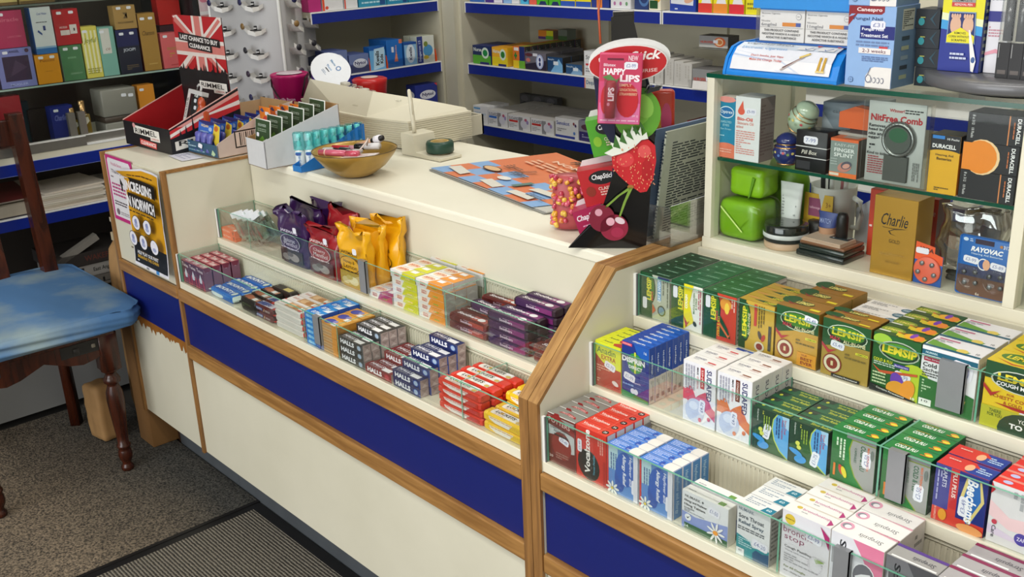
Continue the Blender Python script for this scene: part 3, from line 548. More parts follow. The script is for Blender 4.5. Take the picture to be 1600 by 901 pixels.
f = [fill('#1c7c34'), ('r', .004, .004, .32, .75, '#2c6c34'), ('p', [(.996, .9), (.46, .9), (.40, .7), (.44, .42), (.55, .2), (.76, .004), (.996, .004)], '#8c9c2c'), ('p', [(.996, .88), (.48, .88), (.43, .7), (.47, .42), (.58, .2), (.80, .004), (.996, .004)], '#9c9c9a'), ('r', .34, .90, .996, .996, '#8f9092'), ('t', 'COLD & FLU', .72, .60, .48, .11, '#35644a', dict(r=-90, b=.03)), ('t', 'MAX STRENGTH', .84, .62, .44, .05, '#e0703c', dict(r=-90, b=.02)), ('t', 'CAPSULES', .56, .62, .28, .05, '#4c6c58', dict(r=-90)), ('l', .10, .45, .34, .85, 3, '#d8e8d0', 1), ('e', .26, .25, .055, .10, '#c43c28', 20), ('e', .33, .22, .055, .11, '#dcd02c', 20), ('r', .08, .1, .13, .34, '#dc7c2c'), ('e', .93, .72, .04, .1, '#6c7470')]
tp = [fill('#13803a'), ('t', 'COLD & FLU', .38, .56, .46, .36, '#f0f4ec', dict(b=.04, s=.1)), ('r', .18, .78, .46, .86, '#a8862c'), ('e', .82, .62, .08, .16, '#e0902c'), ('e', .86, .5, .08, .13, '#ecdc3c'), ('r', .7, .3, .9, .38, '#dc7c2c')]
me = cmesh('capsule_box', .0705, .0245, .084, '#126c30', f, tp, [fill('#0f4a26'), ('l', .2, .1, .8, .9, 2, '#385c48', 1)])
for k, x in enumerate((1.947, 2.0265)):
    rr = row('capsule_box', me, ('green and grey cold and flu capsule box left of the divider', 'green and grey cold and flu capsule box right of the divider')[k], 'medicine box', x, y2, z2, 4, .0262)
    sticker(rr[0], .057, (.050, .030)[k], '£2-50', 88, .026, .014)
f = [fill('#d23a2c'), ('r', .004, .25, .30, .996, '#3c3c8c'), ('r', .32, .3, .46, .996, '#c4282c'), ('r', .46, .18, .996, .996, '#172878'), ('p', [(.6, .92), (.82, .92), (.96, .6), (.74, .14), (.66, .14), (.50, .5)], '#1c64b0'), ('p', [(.5, .5), (.6, .92), (.66, .92), (.56, .5), (.70, .2), (.70, .13)], '#dcc87c'), ('p', [(.96, .6), (.88, .92), (.84, .92), (.90, .6), (.70, .2), (.72, .13)], '#dcc87c'), ('t', 'Beechams', .72, .54, .76, .20, '#f4f4f8', dict(r=-90, b=.03, s=.2)), ('t', 'FLU PLUS', .39, .72, .44, .08, '#f4dcd4', dict(r=-90, b=.03)), ('t', 'CAPLETS', .2, .8, .34, .08, '#dcdcf0', dict(r=-90)), ('l', .05, .35, .16, .9, 2, '#a8a8d0', 1), ('t', '16 CAPLETS', .08, .14, .24, .04, '#f4c8b8', dict(r=-90)), ('e', .22, .15, .08, .1, '#e09a2c'), ('e', .75, .06, .25, .08, '#e89c5c')]
tp = [fill('#d8302c'), ('p', [(.5, .1), (.62, .6), (.996, .6), (.996, .02), (.6, .02)], '#1c3c9c'), ('p', [(.56, .96), (.72, .6), (.996, .6), (.996, .96)], '#1c3c9c'), ('l', .68, .25, .95, .75, 3, '#c4dcf4'), ('e', .54, .45, .08, .3, '#f0b48c'), ('l', .1, .6, .34, .75, 1, '#f4c8b8')]
me = cmesh('caplet_box', .073, .033, .087, '#14226c', f, tp, [fill('#1a2260')])
rr = row('caplet_box', me, 'red and navy flu plus caplet box', 'medicine box', 2.104, y2, z2, 2, .036); sticker(rr[0], .043, .036, '£3-49', 88, .030, .013)
me = cmesh('caplet_box', .09, .021, .089, '#d9d4d4', [fill('#dcd8da'), ('p', [(.004, .7), (.3, .5), (.996, .6), (.996, .35), (.3, .3), (.004, .45)], '#ecc8cc'), ('p', [(.004, .3), (.4, .2), (.996, .3), (.996, .1), (.004, .15)], '#d8c8dc'), ('e', .5, .22, .10, .10, '#4a3c9c'), ('t', 'ZAP', .5, .22, .12, .06, '#e8e0f4'), ('l', .3, .5, .6, .95, 3, '#a8a8ac', 1), ('p', [(.004, .996), (.06, .88), (.004, .8)], '#c4202c'), ('t', 'Care', .1, .2, .2, .06, '#5c5c64', dict(r=-90)), ('e', .1, .36, .04, .04, '#c43c50')], [fill('#e8302c'), ('r', .004, .75, .996, .98, '#f08c7c'), ('e', .18, .42, .07, .22, '#c4c4ec'), ('l', .4, .3, .9, .6, 1, '#f4b8b0')], [])
row('caplet_box', me, 'white and pink caplet box with red top at the right edge', 'medicine box', 2.181, y2, z2, 5, .0216)
# ---------------------------------------------------------------- right counter, lowest tier
y1, z1 = .0065, .692
f = [fill('#6c1c18'), ('p', [(.03, .78), (.97, .70), (.97, .36), (.85, .34), (.7, .55), (.4, .62), (.03, .58)], '#c0c4c4'), ('e', .5, .42, .36, .28, '#8c2a22'), ('p', [(.03, .97), (.97, .97), (.97, .86), (.03, .9)], '#8c8c88'), ('p', [(-.02, .95), (.2, .97), (.28, 1.04), (.42, 1.05), (.5, .96), (.75, .90), (1.0, .80), (1.0, .68), (.7, .78), (.3, .86), (-.02, .82)], '#8c1c1c'), ('t', 'POTTERS', .44, .87, .78, .09, '#f0dcd4', dict(b=.01, r=-5)), ('t', 'CHESTY COUGH', .45, .745, .7, .04, '#5c6464'), ('t', 'PASTILLES', .45, .69, .42, .04, '#5c6464'), ('r', .25, .6, .75, .64, '#3c2420'), ('t', '20', .12, .15, .14, .05, '#e8d0c8'), ('l', .3, .14, .75, .28, 3, '#a87c70')]
me = cmesh('pastille_box', .067, .0285, .096, '#7c7a74', f, [fill('#8c8b84'), ('r', .0, .0, 1, .06, '#e8e8e4'), ('p', [(.22, .45), (.3, .62), (.45, .66), (.5, .74), (.6, .7), (.8, .6), (.86, .36), (.5, .5)], '#a8282c'), ('t', 'POTTERS', .54, .54, .44, .18, '#f0c8c4', dict(r=-4))], [fill('#b8342c'), ('l', .1, .3, .9, .95, 4, '#e08c80')])
rr = row('pastille_box', me, 'silver and maroon cough pastille box', 'medicine box', 1.4655, y1, z1, 4, .0295); sticker(rr[0], .040, .052, '£3-49', -15, .024, .012)
f = [fill('#c82c20'), ('e', .42, .30, .36, .30, '#161616', 20), ('t', 'Vocalzone', .38, .56, .86, .18, '#f4f0ec', dict(r=90, b=.03)), ('t', 'Throat Pastilles', .60, .34, .4, .06, '#5cacc4', dict(r=90)), ('l', .72, .6, .92, .92, 3, '#e8a89c', 1), ('r', .9, .0, .97, .5, '#b01c18')]
me = cmesh('pastille_box', .070, .0225, .097, '#d4301f', f, [fill('#e03c28'), ('t', 'Vocalzone', .36, .62, .56, .32, '#f8e4dc', dict(b=.02)), ('e', .84, .48, .09, .26, '#1c1210'), ('t', '24', .84, .48, .09, .22, '#f4ece8', dict(b=.02)), ('r', .71, .02, .72, .98, '#f08c78'), ('l', .1, .28, .4, .4, 1, '#f4a898')], [fill('#c8c4c4'), ('r', 0, 0, .14, 1, '#c02c20'), ('r', .2, .76, .95, .86, '#8c8c90'), ('l', .2, .1, .95, .7, 6, '#8c8c90')])
rr = row('pastille_box', me, 'red throat pastille box with black oval', 'medicine box', 1.534, y1, z1, 5, .0232); sticker(rr[0], .009, .060, '£5-49', 90, .024, .010)
f = [fill('#5c8ccc'), ('r', .004, .004, .06, .996, '#c8302c'), ('r', .07, .5, .36, .996, '#b4d4dc'), ('l', .12, .5, .34, .85, 3, '#4c6c9c', 1), ('e', .42, .35, .16, .28, '#2c54a8'), ('e', .60, .6, .3, .36, '#2c5cb4'), ('t', 'Hayfever and', .76, .60, .62, .11, '#f0f4fc', dict(r=-90, b=.01, s=.15)), ('t', 'Allergy Relief', .56, .58, .66, .13, '#f4f8fc', dict(r=-90, b=.02, s=.15)), ('r', .86, .004, .996, .996, '#dcdce4')] + [('e', .2 + .13*math.cos(a*.785), .1 + .09*math.sin(a*.785), .08, .025, '#e8ece8', a*45) for a in range(8)] + [('e', .2, .1, .04, .03, '#e4cc4c')]
me = cmesh('tablet_box', .0695, .0215, .0875, '#e4e2e6', f, [fill('#4c84d8'), ('l', .06, .15, .5, .9, 4, '#c4d4f8'), ('e', .56, .5, .06, .3, '#2c54b4'), ('r', .72, .0, .99, 1, '#f0ece4'), ('e', .72, .5, .06, .5, '#f0ece4'), ('t', 'Loratadine', .64, .35, .14, .2, '#dce8fc')], [fill('#4c88c4'), ('t', 'Hayfever and Allergy', .5, .5, .8, .45, '#b8d8ec', dict(r=-90)), ('r', 0, 0, .12, 1, '#e4e0e4')])
for k, x in enumerate((1.6065, 1.679)):
    rr = row('tablet_box', me, ('blue daisy hayfever box beside the red pastilles', 'blue daisy hayfever box in the right hand column')[k], 'medicine box', x, y1, z1, 4, .0222)
    sticker(rr[0], .060, .026, '', 90, .026, .009)
f = [fill('#e2e3e6'), ('p', [(.004, .45), (.3, .4), (.996, .55), (.996, .004), (.004, .004)], '#8c9cd4'), ('r', .004, .004, .996, .2, '#7c90d0'), ('p', [(.06, .16), (.996, .16), (.996, .004), (.06, .004)], '#1f5c38'), ('t', 'NUMARK', .24, .88, .34, .07, '#6c6e72'), ('e', .46, .88, .02, .03, '#555a5e'), ('t', 'Allergy and Hayfever', .30, .76, .5, .08, '#2c3034', dict(b=.015)), ('t', '10mg Tablets', .29, .65, .46, .08, '#2c3034', dict(b=.015)), ('t', 'Loratadine', .17, .575, .22, .05, '#44484c'), ('l', .06, .46, .5, .54, 2, '#9ca0a8'), ('e', .15, .33, .07, .09, '#eceff0'), ('p', [(.11, .34), (.14, .29), (.20, .38), (.14, .33)], '#1c2420'), ('t', '14', .12, .09, .08, .07, '#dcecdc')] + [('e', .76 + .11*math.cos(a*.698), .26 + .15*math.sin(a*.698), .085, .03, '#f0f0ee', a*40) for a in range(9)] + [('e', .76, .26, .055, .06, '#e0963c')]
me = cmesh('tablet_box', .088, .0195, .066, '#efeeea', f, [fill('#f0efea'), ('r', .75, .1, .88, .6, '#6c9c3c'), ('l', .08, .3, .35, .5, 1, '#a4a4a4')], [fill('#dcd9d0')])
rr = row('tablet_box', me, 'white own label allergy tablet box with daisy', 'medicine box', 1.7665, y1, z1, 2, .0255, jit=.0004); sticker(rr[0], .062, .050, '£1-50', -8, .022, .014)
f = [fill('#dfe0e2'), ('p', [(.004, .40), (.4, .34), (.5, .24), (.996, .30), (.996, .004), (.004, .004)], '#1f8c94'), ('p', [(.6, .22), (.5, .14), (.52, .004), (.996, .004), (.996, .24), (.8, .2)], '#0f4c74'), ('t', 'NUMARK', .28, .90, .46, .06, '#7c8a9c'), ('t', 'Sore Throat', .44, .77, .76, .08, '#2c3c4c', dict(b=.015)), ('t', 'Relief Spray', .44, .65, .76, .085, '#2c4c64', dict(b=.015)), ('l', .04, .50, .84, .58, 2, '#4c545c'), ('l', .08, .2, .5, .36, 4, '#b8dce0'), ('r', .02, .004, .26, .14, '#e4e8e8'), ('t', '60', .14, .10, .1, .04, '#4c5458')]
me = cmesh('spray_box', .058, .031, .088, '#e8e7e2', f, [fill('#edece8'), ('l', .1, .3, .7, .9, 4, '#9ca8b4'), ('p', [(.66, .02), (.996, .02), (.996, .5), (.72, .5)], '#1c7c94'), ('t', '60', .84, .28, .14, .2, '#dcf0f4')], [fill('#b4b2b0'), ('l', .1, .1, .9, .9, 10, '#6c6c6c')])
rr = row('spray_box', me, 'white and teal sore throat spray box', 'medicine box', 1.870, y1, z1, 3, .033); sticker(rr[0], .042, .030, '£4-20', -6, .028, .014)
f = [fill('#dcdae0'), ('e', .17, .88, .11, .075, '#d4b83c'), ('t', 'Buttercup', .17, .88, .18, .03, '#4c4020'), ('t', 'broncho', .36, .72, .64, .09, '#8c2458', dict(b=-.005)), ('t', 'stop', .28, .60, .42, .09, '#8c2458', dict(b=-.005)), ('t', 'Cough Pastilles', .36, .47, .56, .045, '#5c5c60'), ('t', 'Thyme herb extract', .34, .42, .5, .03, '#a0a0a4'), ('l', .08, .24, .8, .38, 4, '#a8a8ac'), ('t', 'For All Coughs', .32, .17, .46, .04, '#6c7c2c'), ('t', 'dry - chesty cough', .32, .11, .46, .03, '#555558'), ('p', [(.80, .97), (.99, .86), (.99, .68)], '#a82468')] + [('e', .74 + .14*math.cos(a*.3), .38 + .12*math.sin(a*.3), .012, .008, '#b8b4bc') for a in range(21)] + [('p', [(.72 + .02*i, .50), (.80 + .035*i, .44 + .012*i), (.79 + .035*i, .425 + .012*i)], '#7c9c3c') for i in range(5)]
me = cmesh('pastille_box', .077, .0285, .110, '#f0eee8', f, [fill('#f2efe9'), ('e', .22, .60, .055, .13, '#d8bc4c'), ('t', 'bronchostop', .58, .55, .56, .26, '#cc7ca4'), ('l', .32, .25, .6, .36, 1, '#a8a8a8'), ('p', [(.86, .6), (.98, .3), (.9, .02)], '#b83478'), ('r', 0, .94, 1, 1, '#e4d8c8')], [fill('#e4dcd8')])
rr = row('pastille_box', me, 'white cough pastille box with plum lettering', 'medicine box', 1.948, y1, z1, 4, .0292); sticker(rr[0], .052, .082, '£3-99', -8, .026, .016)
def streps(base, acc, sil, lett):
    f = [fill(sil), ('p', [(.42, .996), (.62, .78), (.75, .6), (.996, .3), (.996, .996)], acc), ('t', 'Strepsils', .22, .52, .8, .16, lett, dict(r=-90, b=.02)), ('e', .66, .52, .22, .20, '#e4e4e8'), ('e', .66, .52, .20, .185, '#6c6c74'), ('p', [(.5, .5), (.62, .56), (.78, .6), (.86, .5), (.8, .38), (.66, .34)], '#e4e4e8'), ('e', .74, .45, .09, .08, acc), ('r', .04, .55, .08, .8, '#a8a8ac')]
    tp = [fill(base), ('t', 'Strepsils', .64, .42, .44, .34, '#4c4c54', dict(r=180, s=.15, b=-.005))]
    return f, tp
f, tp = streps('#f2efea', '#dc7c9c', '#dcdce2', '#1c1c24')
tp += [('e', .14, .62, .12, .28, '#e4a0b8'), ('e', .13, .62, .08, .18, '#8c8c94'), ('e', .16, .58, .06, .14, '#f4eef0'), ('p', [(.2, .98), (.6, .96), (.996, .9), (.996, .98)], '#e8a8b8')]
me = cmesh('lozenge_box', .0785, .035, .110, '#efece6', f, tp, [fill('#d8d2cc'), ('l', .2, .35, .8, .9, 5, '#8c8884')])
rr = row('lozenge_box', me, 'white and pink lozenge box with silver swirl', 'medicine box', 2.0265, y1, z1, 3, .0372); sticker(rr[0], .045, .022, '', -8, .024, .012)
f, tp = streps('#a8a6a4', '#4c4c50', '#6c6c70', '#1c1c20')
tp = [('r', 0, .8, 1, 1, '#5a3c8c'), ('r', .08, .02, .96, .12, '#f0f0ee')] + tp[1:]
me = cmesh('lozenge_box', .0695, .033, .110, '#a4a29e', f, tp, [])
row('lozenge_box', me, 'silver and black lozenge box with purple stripe', 'medicine box', 2.1065, y1, z1, 1, .03)
f, tp = streps('#b4b0b0', '#8c2c54', '#8c8a8c', '#1c1c20')
tp = [('r', 0, .8, 1, 1, '#8a2850'), ('r', .08, .02, .7, .12, '#f4f4f2')] + tp[1:]
me = cmesh('lozenge_box', .0785, .034, .110, '#b0acac', f, tp, [])
row('lozenge_box', me, 'silver and maroon lozenge box near the right edge', 'medicine box', 2.178, y1, z1, 3, .0352)
f, tp = streps('#e8e8ec', '#2c4cb4', '#dce0ec', '#1c2c74')
tp += [('e', .14, .62, .12, .28, '#2c4cb4'), ('e', .16, .58, .06, .14, '#dcdce4')]
me = cmesh('lozenge_box', .0785, .034, .106, '#e8e6e8', f, tp, [])
row('lozenge_box', me, 'white and blue lozenge box at the right edge', 'medicine box', 2.259, y1, z1, 3, .0352)
# ================================================================ LEFT COUNTER: sweets
ORDL = ['bottom', 'second', 'third', 'fourth', 'fifth', 'sixth', 'seventh']
def lay(desc, l, r, nl=9):
    s = desc + ', %s layer' % (ORDL[l]) + (', glass side' if r == 0 else ', %s row back' % ORD[r])
    return s
def grid(name, me, desc, cat, x, y, z, dz, dy, rows, group, jit=.0012, dxs=None):
    """rows: number of layers in each row from the glass backwards; buried ones are left out"""
    for r, nl in enumerate(rows):
        for l in range(nl):
            prev = rows[r-1] if r else 0
            if l < prev and l < nl - 1 and l >= 1 and False: continue
            dx = (dxs[r] if dxs else 0) + JR.uniform(-jit, jit)
            ob(name, me, (x + dx, y + r * dy, z + l * dz + .0003), JR.uniform(-.012, .012), lay(desc, l, r), cat, group)
yA, zA = .0065, .690
f = [fill('#5c2038'), ('p', [(.1, .40), (.3, .52), (.25, .04), (.02, .02)], '#b03048'), ('p', [(.9, .42), (.7, .52), (.75, .02), (.98, .02)], '#b03048'), ('t', 'Tunes', .5, .84, .84, .15, '#ecdce0', dict(b=.02, r=-4)), ('e', .5, .18, .17, .10, '#8c1c34'), ('p', [(.3, .45), (.5, .70), (.7, .45), (.64, .30), (.36, .30)], '#dfe0ea')]
me = cmesh('cherry_sweet_pack', .0425, .0238, .0655, '#8c4450', f, [fill('#b4505c'), ('t', 'Tunes', .5, .55, .8, .7, '#f0e0dc', dict(b=.03))], [fill('#84586a'), ('e', .5, .86, .22, .07, '#c8b8c8'), ('p', [(.0, 1), (1, 1), (.7, .8), (.2, .82)], '#7c3044')])
for k in range(3):
    for r in range(4):
        if r and k < 2 and False: continue
        ob('cherry_sweet_pack', me, (.0115 + .0432*k, yA + .0275*r, zA + .0003), 0, 'maroon cherry sweet pack, %s column from the end, %s' % (ORD[k], ('against the glass', 'second row back', 'third row back', 'back row')[r]), 'sweets', 'maroon cherry sweet packs')
def wrapped(name, L, W, H, base, endc, art_top, art_front, crimp=.010, fluted=False, rightc=None):
    """a flow-wrapped bar: pillowed body with crimped ends"""
    mb = MB(); n = 10; xs = [0, crimp * .9, crimp, crimp + .004, crimp + .010, L - crimp - .010, L - crimp - .004, L - crimp, L - crimp * .9, L]
    s = [.62, .60, .62, .88, 1, 1, .88, .62, .60, .62]; hh = [.10, .10, .14, .75, 1, 1, .75, .14, .10, .10]
    ring = []
    for i, x in enumerate(xs):
        w_, h_ = W * s[i] / 2 if not (i in (0, 1, 8, 9)) else W * .46, H * hh[i] / 2; c = W / 2; zc = H / 2
        pts = [(x, c - w_, zc - h_ * .6), (x, c - w_ * .8, zc - h_), (x, c + w_ * .8, zc - h_), (x, c + w_, zc - h_ * .6), (x, c + w_, zc + h_ * .6), (x, c + w_ * .8, zc + h_), (x, c - w_ * .8, zc + h_), (x, c - w_, zc + h_ * .6)]
        ring.append(pts)
    for i in range(len(xs) - 1):
        e = endc if i < 3 or i > 5 else base
        mb.mesh(ring[i] + ring[i+1], [(j, (j+1) % 8, 8 + (j+1) % 8, 8 + j) for j in range(8)], e, False)
    mb.mesh(ring[0], [tuple(range(8))], endc); mb.mesh(ring[-1], [tuple(range(8))[::-1]], endc)
    x0 = crimp + .009; ww = L - 2 * x0
    mb.art((x0, W * .1, H), (1, 0, 0), (0, 1, 0), (0, 0, 1), ww, W * .8, art_top)
    mb.art((x0, 0, H * .2), (1, 0, 0), (0, 0, 1), (0, -1, 0), ww, H * .6, art_front)
    m_ = bpy.data.meshes.new(name); m_.from_pydata(mb.v, [], mb.f)
    for q in mb.mats: m_.materials.append(q)
    m_.polygons.foreach_set('material_index', mb.mi); m_.update(); return m_
me = wrapped('coconut_bar', .150, .030, .022, '#2a6fc4', '#cfe0d8', [('e', .45, .5, .5, .5, '#1c5cb8'), ('t', 'BOUNTY', .46, .52, .78, .56, '#f2f6f8', dict(b=.05, arc=.2)), ('e', .95, .5, .07, .4, '#dce8e0')], [('e', .3, .3, .3, .5, '#e0ece8'), ('r', .0, .6, 1, 1, '#3c84d0')])
for r, (dx, l) in enumerate(((.006, 0), (.012, 0), (.004, 0), (.012, 0))): ob('coconut_bar', me, (.142 + dx, yA + .004 + .029 * r, zA + .0003 + .0012 * r), JR.uniform(-.03, .03), 'blue and white wrapped coconut chocolate bar, %s from the glass' % ORD[r], 'chocolate bar', 'coconut bars beside the cherry packs')
me = wrapped('nut_bar', .105, .030, .036, '#1a1613', '#17130f', [('e', .25, .55, .22, .4, '#a8583c'), ('e', .45, .45, .2, .35, '#b8704c'), ('r', .6, .2, .85, .75, '#ecece8'), ('r', .86, .2, .98, .8, '#c88c6c')], [('l', .1, .2, .9, .8, 2, '#4c5c34')], crimp=.007)
for r in range(3): ob('nut_bar', me, (.318 - .006 * r, yA + .004 + .031 * r, zA + .0003), -.04, 'black wrapped nut bar with brown biscuit picture, %s from the glass' % ORD[r], 'chocolate bar', 'black nut bars')
me = wrapped('dark_chocolate_bar', .13, .026, .02, '#241713', '#1a100d', [('r', .5, .15, .86, .9, '#d8c474'), ('l', .05, .3, .45, .7, 1, '#8c8068')], [('r', .1, .1, .9, .9, '#3a2620')])
for r in range(2): ob('dark_chocolate_bar', me, (.290 + .03 * r, .098 - .0, zA + .0005 + .021 * r), -.02, 'dark brown wrapped chocolate bar at the tier back, %s layer' % ('lower', 'upper')[r], 'chocolate bar')
me = wrapped('peanut_bar', .108, .030, .0175, '#5c1c1c', '#4c1a18', [('r', .0, .12, 1, .9, '#dcd8e4'), ('p', [(.1, .15), (.5, .15), (.62, .85), (.2, .85)], '#5468a8'), ('t', 'SNICKERS', .42, .5, .7, .5, '#34488c', dict(b=.04, s=.2))], [('r', .04, .15, .52, .95, '#34447c'), ('t', 'SNICKERS', .28, .5, .42, .5, '#c8d0e4', dict(b=.03)), ('p', [(.55, .1), (.62, .9), (.66, .9), (.6, .1)], '#c8a87c'), ('l', .68, .25, .98, .75, 2, '#d4c8c4')], crimp=.004)
grid('peanut_bar', me, 'brown white and blue peanut bar', 'chocolate bar', .388, yA + .003, zA, .0178, .031, [2, 2], 'peanut bars')
me = wrapped('wafer_bar', .148, .032, .017, '#e0dad2', '#cf3a2c', [('r', .0, .05, .34, .95, '#ece8e4'), ('t', 'kinder', .2, .5, .24, .4, '#c4806c'), ('r', .34, .05, 1, .95, '#c89c6c'), ('e', .52, .5, .12, .36, '#dcb888'), ('e', .72, .5, .12, .36, '#b8834c'), ('r', .82, .3, .96, .75, '#f0f0ee'), ('r', .9, .02, 1, .3, '#d8402c')], [('r', 0, .3, 1, 1, '#d8d4cc')])
grid('wafer_bar', me, 'white and red wafer bar', 'chocolate bar', .494, yA + .002, zA, .0162, .034, [4, 4, 4], 'white and red wafer bars')
gum = cmesh('gum_pack', .058, .028, .0128, '#1b87d8', [('r', .0, .0, 1, 1, '#1d86d6'), ('e', .25, .5, .14, .3, '#9cd0f0'), ('e', .45, .5, .12, .28, '#7cc0ec'), ('p', [(.62, .1), (.7, .9), (.78, .1), (.74, .1), (.7, .5), (.66, .1)], '#0c2c84'), ('r', .8, .0, 1, 1, '#1450b4')], [('r', 0, 0, 1, 1, '#2090e0'), ('e', .3, .6, .25, .35, '#0c68c4'), ('t', 'EXTRA', .5, .5, .5, .4, '#e8f4fc', dict(b=.03, s=.1)), ('p', [(.55, .02), (.98, .02), (.98, .7)], '#f0f4f8')], [('r', 0, 0, 1, 1, '#1b4ca4')])
grid('gum_pack', gum, 'bright blue chewing gum pack', 'chewing gum', .6535, yA, zA, .0131, .0288, [6, 6, 6, 6], 'blue chewing gum packs')
stick = cmesh('cough_sweet_stick', .072, .0345, .0138, '#d8963c', [('r', 0, 0, .16, 1, '#7c84ac'), ('r', .17, .05, .72, .95, '#c8a070'), ('r', .17, .45, 1, .55, '#94744c'), ('r', .72, .0, 1, 1, '#d8923c')], [('r', 0, 0, 1, 1, '#e0a040'), ('e', .3, .5, .22, .36, '#4c50a8'), ('e', .52, .6, .1, .2, '#8c8cc4'), ('r', .55, .1, .8, .45, '#f0f0f0'), ('e', .8, .7, .16, .2, '#e8b45c')], [('r', 0, 0, 1, 1, '#d08c34')])
grid('cough_sweet_stick', stick, 'orange and lilac biscuit pack', 'sweets', .714, yA, zA, .0141, .036, [5, 5, 5], 'orange and lilac packs')
def halls(c, c2, tx='#f0f0f4'):
    fr = [('r', .0, .0, 1, 1, c), ('t', 'HALLS', .36, .53, .56, .58, tx, dict(b=.045)), ('e', .84, .5, .10, .38, c2), ('e', .84, .5, .07, .28, '#a8bcd4' if c2 != '#a82c34' else '#b84450'), ('p', [(.97, .1), (1, 0), (1, 1), (.97, .9)], c2)]
    tp = [('r', 0, 0, 1, 1, c), ('t', 'HALLS', .32, .62, .5, .44, '#dcdce4', dict(b=.04, s=.2)), ('r', .58, .12, .88, .72, '#f0f0f2'), ('l', .1, .1, .5, .3, 1, '#9c9ca4')]
    m = cmesh('menthol_sweet_stick', .094, .0212, .0186, '#bdb4b0', fr, tp, [('r', 0, 0, 1, 1, '#b8a8a4'), ('p', [(.1, .1), (.5, .5), (.9, .1)], '#cfc4c0'), ('p', [(.1, .9), (.5, .5), (.9, .9)], '#a0928e')])
    return m
hb, hr, hu = halls('#2f3133', '#5c6064'), halls('#7c2026', '#a82c34'), halls('#18245c', '#284c9c')
grid('menthol_sweet_stick', hb, 'black menthol sweet stick', 'sweets', .794, yA, zA, .0188, .0218, [3, 3, 4, 4, 4], 'black menthol sweet sticks', dxs=[0, .001, .009, .01, .01])
grid('menthol_sweet_stick', hr, 'dark red menthol sweet stick', 'sweets', .8935 + .011, yA, zA, .0188, .0218, [1, 1, 2, 2, 2], 'dark red menthol sweet sticks', dxs=[-.012, -.006, 0, 0, 0], jit=.0005)
grid('menthol_sweet_stick', hu, 'navy menthol sweet stick', 'sweets', 1.006, yA, zA, .0188, .0218, [2, 3, 4, 4, 5], 'navy menthol sweet sticks', dxs=[-.010, -.004, 0, .004, .008], jit=.0008)
def hexbar(name, L, W, H, endc, labc, top, frontart, tip=.018):
    """paper-wrapped roll with faceted twisted ends"""
    mb = MB(); k = 8
    prof = [(0, .10), (.001, .80), (.004, .96), (tip * .3, .90), (tip * .45, .98), (tip * .6, .90), (tip * .8, .99), (tip, 1), (L - tip, 1), (L - .006, .98), (L - .001, .82), (L, .1)]
    rings = []
    for x, s in prof:
        pts = []
        for dy, dz in ((-.5, -.32), (-.36, -.5), (.36, -.5), (.5, -.32), (.5, .30), (.34, .5), (-.34, .5), (-.5, .30)): pts.append((x, W/2 + dy * W * s, H/2 + dz * H * s))
        rings.append(pts)
    for i in range(len(prof) - 1):
        mb.mesh(rings[i] + rings[i+1], [(j, (j+1) % k, k + (j+1) % k, k + j) for j in range(k)], endc if (i < 7 or i > 7) else labc)
    mb.mesh(rings[0], [tuple(range(k))], endc); mb.mesh(rings[-1], [tuple(range(k))[::-1]], endc)
    mb.art((tip, W * .16, H), (1, 0, 0), (0, 1, 0), (0, 0, 1), L - tip - .008, W * .68, top)
    mb.art((tip, 0, H * .2), (1, 0, 0), (0, 0, 1), (0, -1, 0), L - tip - .008, H * .6, frontart)
    m_ = bpy.data.meshes.new(name); m_.from_pydata(mb.v, [], mb.f)
    for q in mb.mats: m_.materials.append(q)
    m_.polygons.foreach_set('material_index', mb.mi); m_.update(); return m_
lk = lambda c, c2: ([('r', 0, .02, .86, .98, '#f4efe6'), ('e', .02, .5, .05, .48, '#f4efe6'), ('t', 'LOCKETS', .36, .60, .58, .46, '#2a2420', dict(b=.03, s=.15)), ('e', .245, .60, .045, .22, '#c89c34'), ('l', .1, .08, .6, .24, 1, '#d89c8c'), ('e', .80, .28, .06, .24, '#d8b860'), ('r', .66, .55, .84, .95, '#f6f6f8')], [('p', [(.0, .9), (.03, .4), (.2, .0), (.62, .0), (.74, .9)], '#e8e4dc'), ('l', .05, .55, .7, .85, 1, c2), ('p', [(.62, .02), (1, .02), (1, .98), (.76, .98)], c), ('l', .66, .15, .98, .85, 3, c2)])
a, b_ = lk('#c8321c', '#c4505c'); me = hexbar('honey_lozenge_roll', .133, .0275, .0162, '#d8321c', '#d4341e', a, b_)
grid('honey_lozenge_roll', me, 'red honey lozenge roll', 'sweets', 1.146 - .0 + .084 - .084, yA + .001, zA, .0165, .0285, [4, 4, 4], 'red honey lozenge rolls', dxs=[0, .003, .0])
ob('honey_lozenge_roll', me, (1.150, .0925, zA + .0495), 0, 'red honey lozenge roll at the back under the ribbed strip', 'sweets', 'red honey lozenge rolls')
ob('honey_lozenge_roll', me, (1.150, .0925, zA + .0005), 0, 'lowest red honey lozenge roll at the back', 'sweets', 'red honey lozenge rolls')
ob('honey_lozenge_roll', me, (1.150, .0925, zA + .0250), 0, 'middle red honey lozenge roll at the back', 'sweets', 'red honey lozenge rolls')
a, b_ = lk('#e8c81c', '#d8a03c'); me = hexbar('honey_lozenge_roll', .118, .0275, .0195, '#f0c41c', '#efc020', a, b_)
grid('honey_lozenge_roll', me, 'yellow honey lozenge roll', 'sweets', 1.2835, yA + .001, zA, .0198, .0285, [2, 2, 3, 3], 'yellow honey lozenge rolls', jit=.0005)
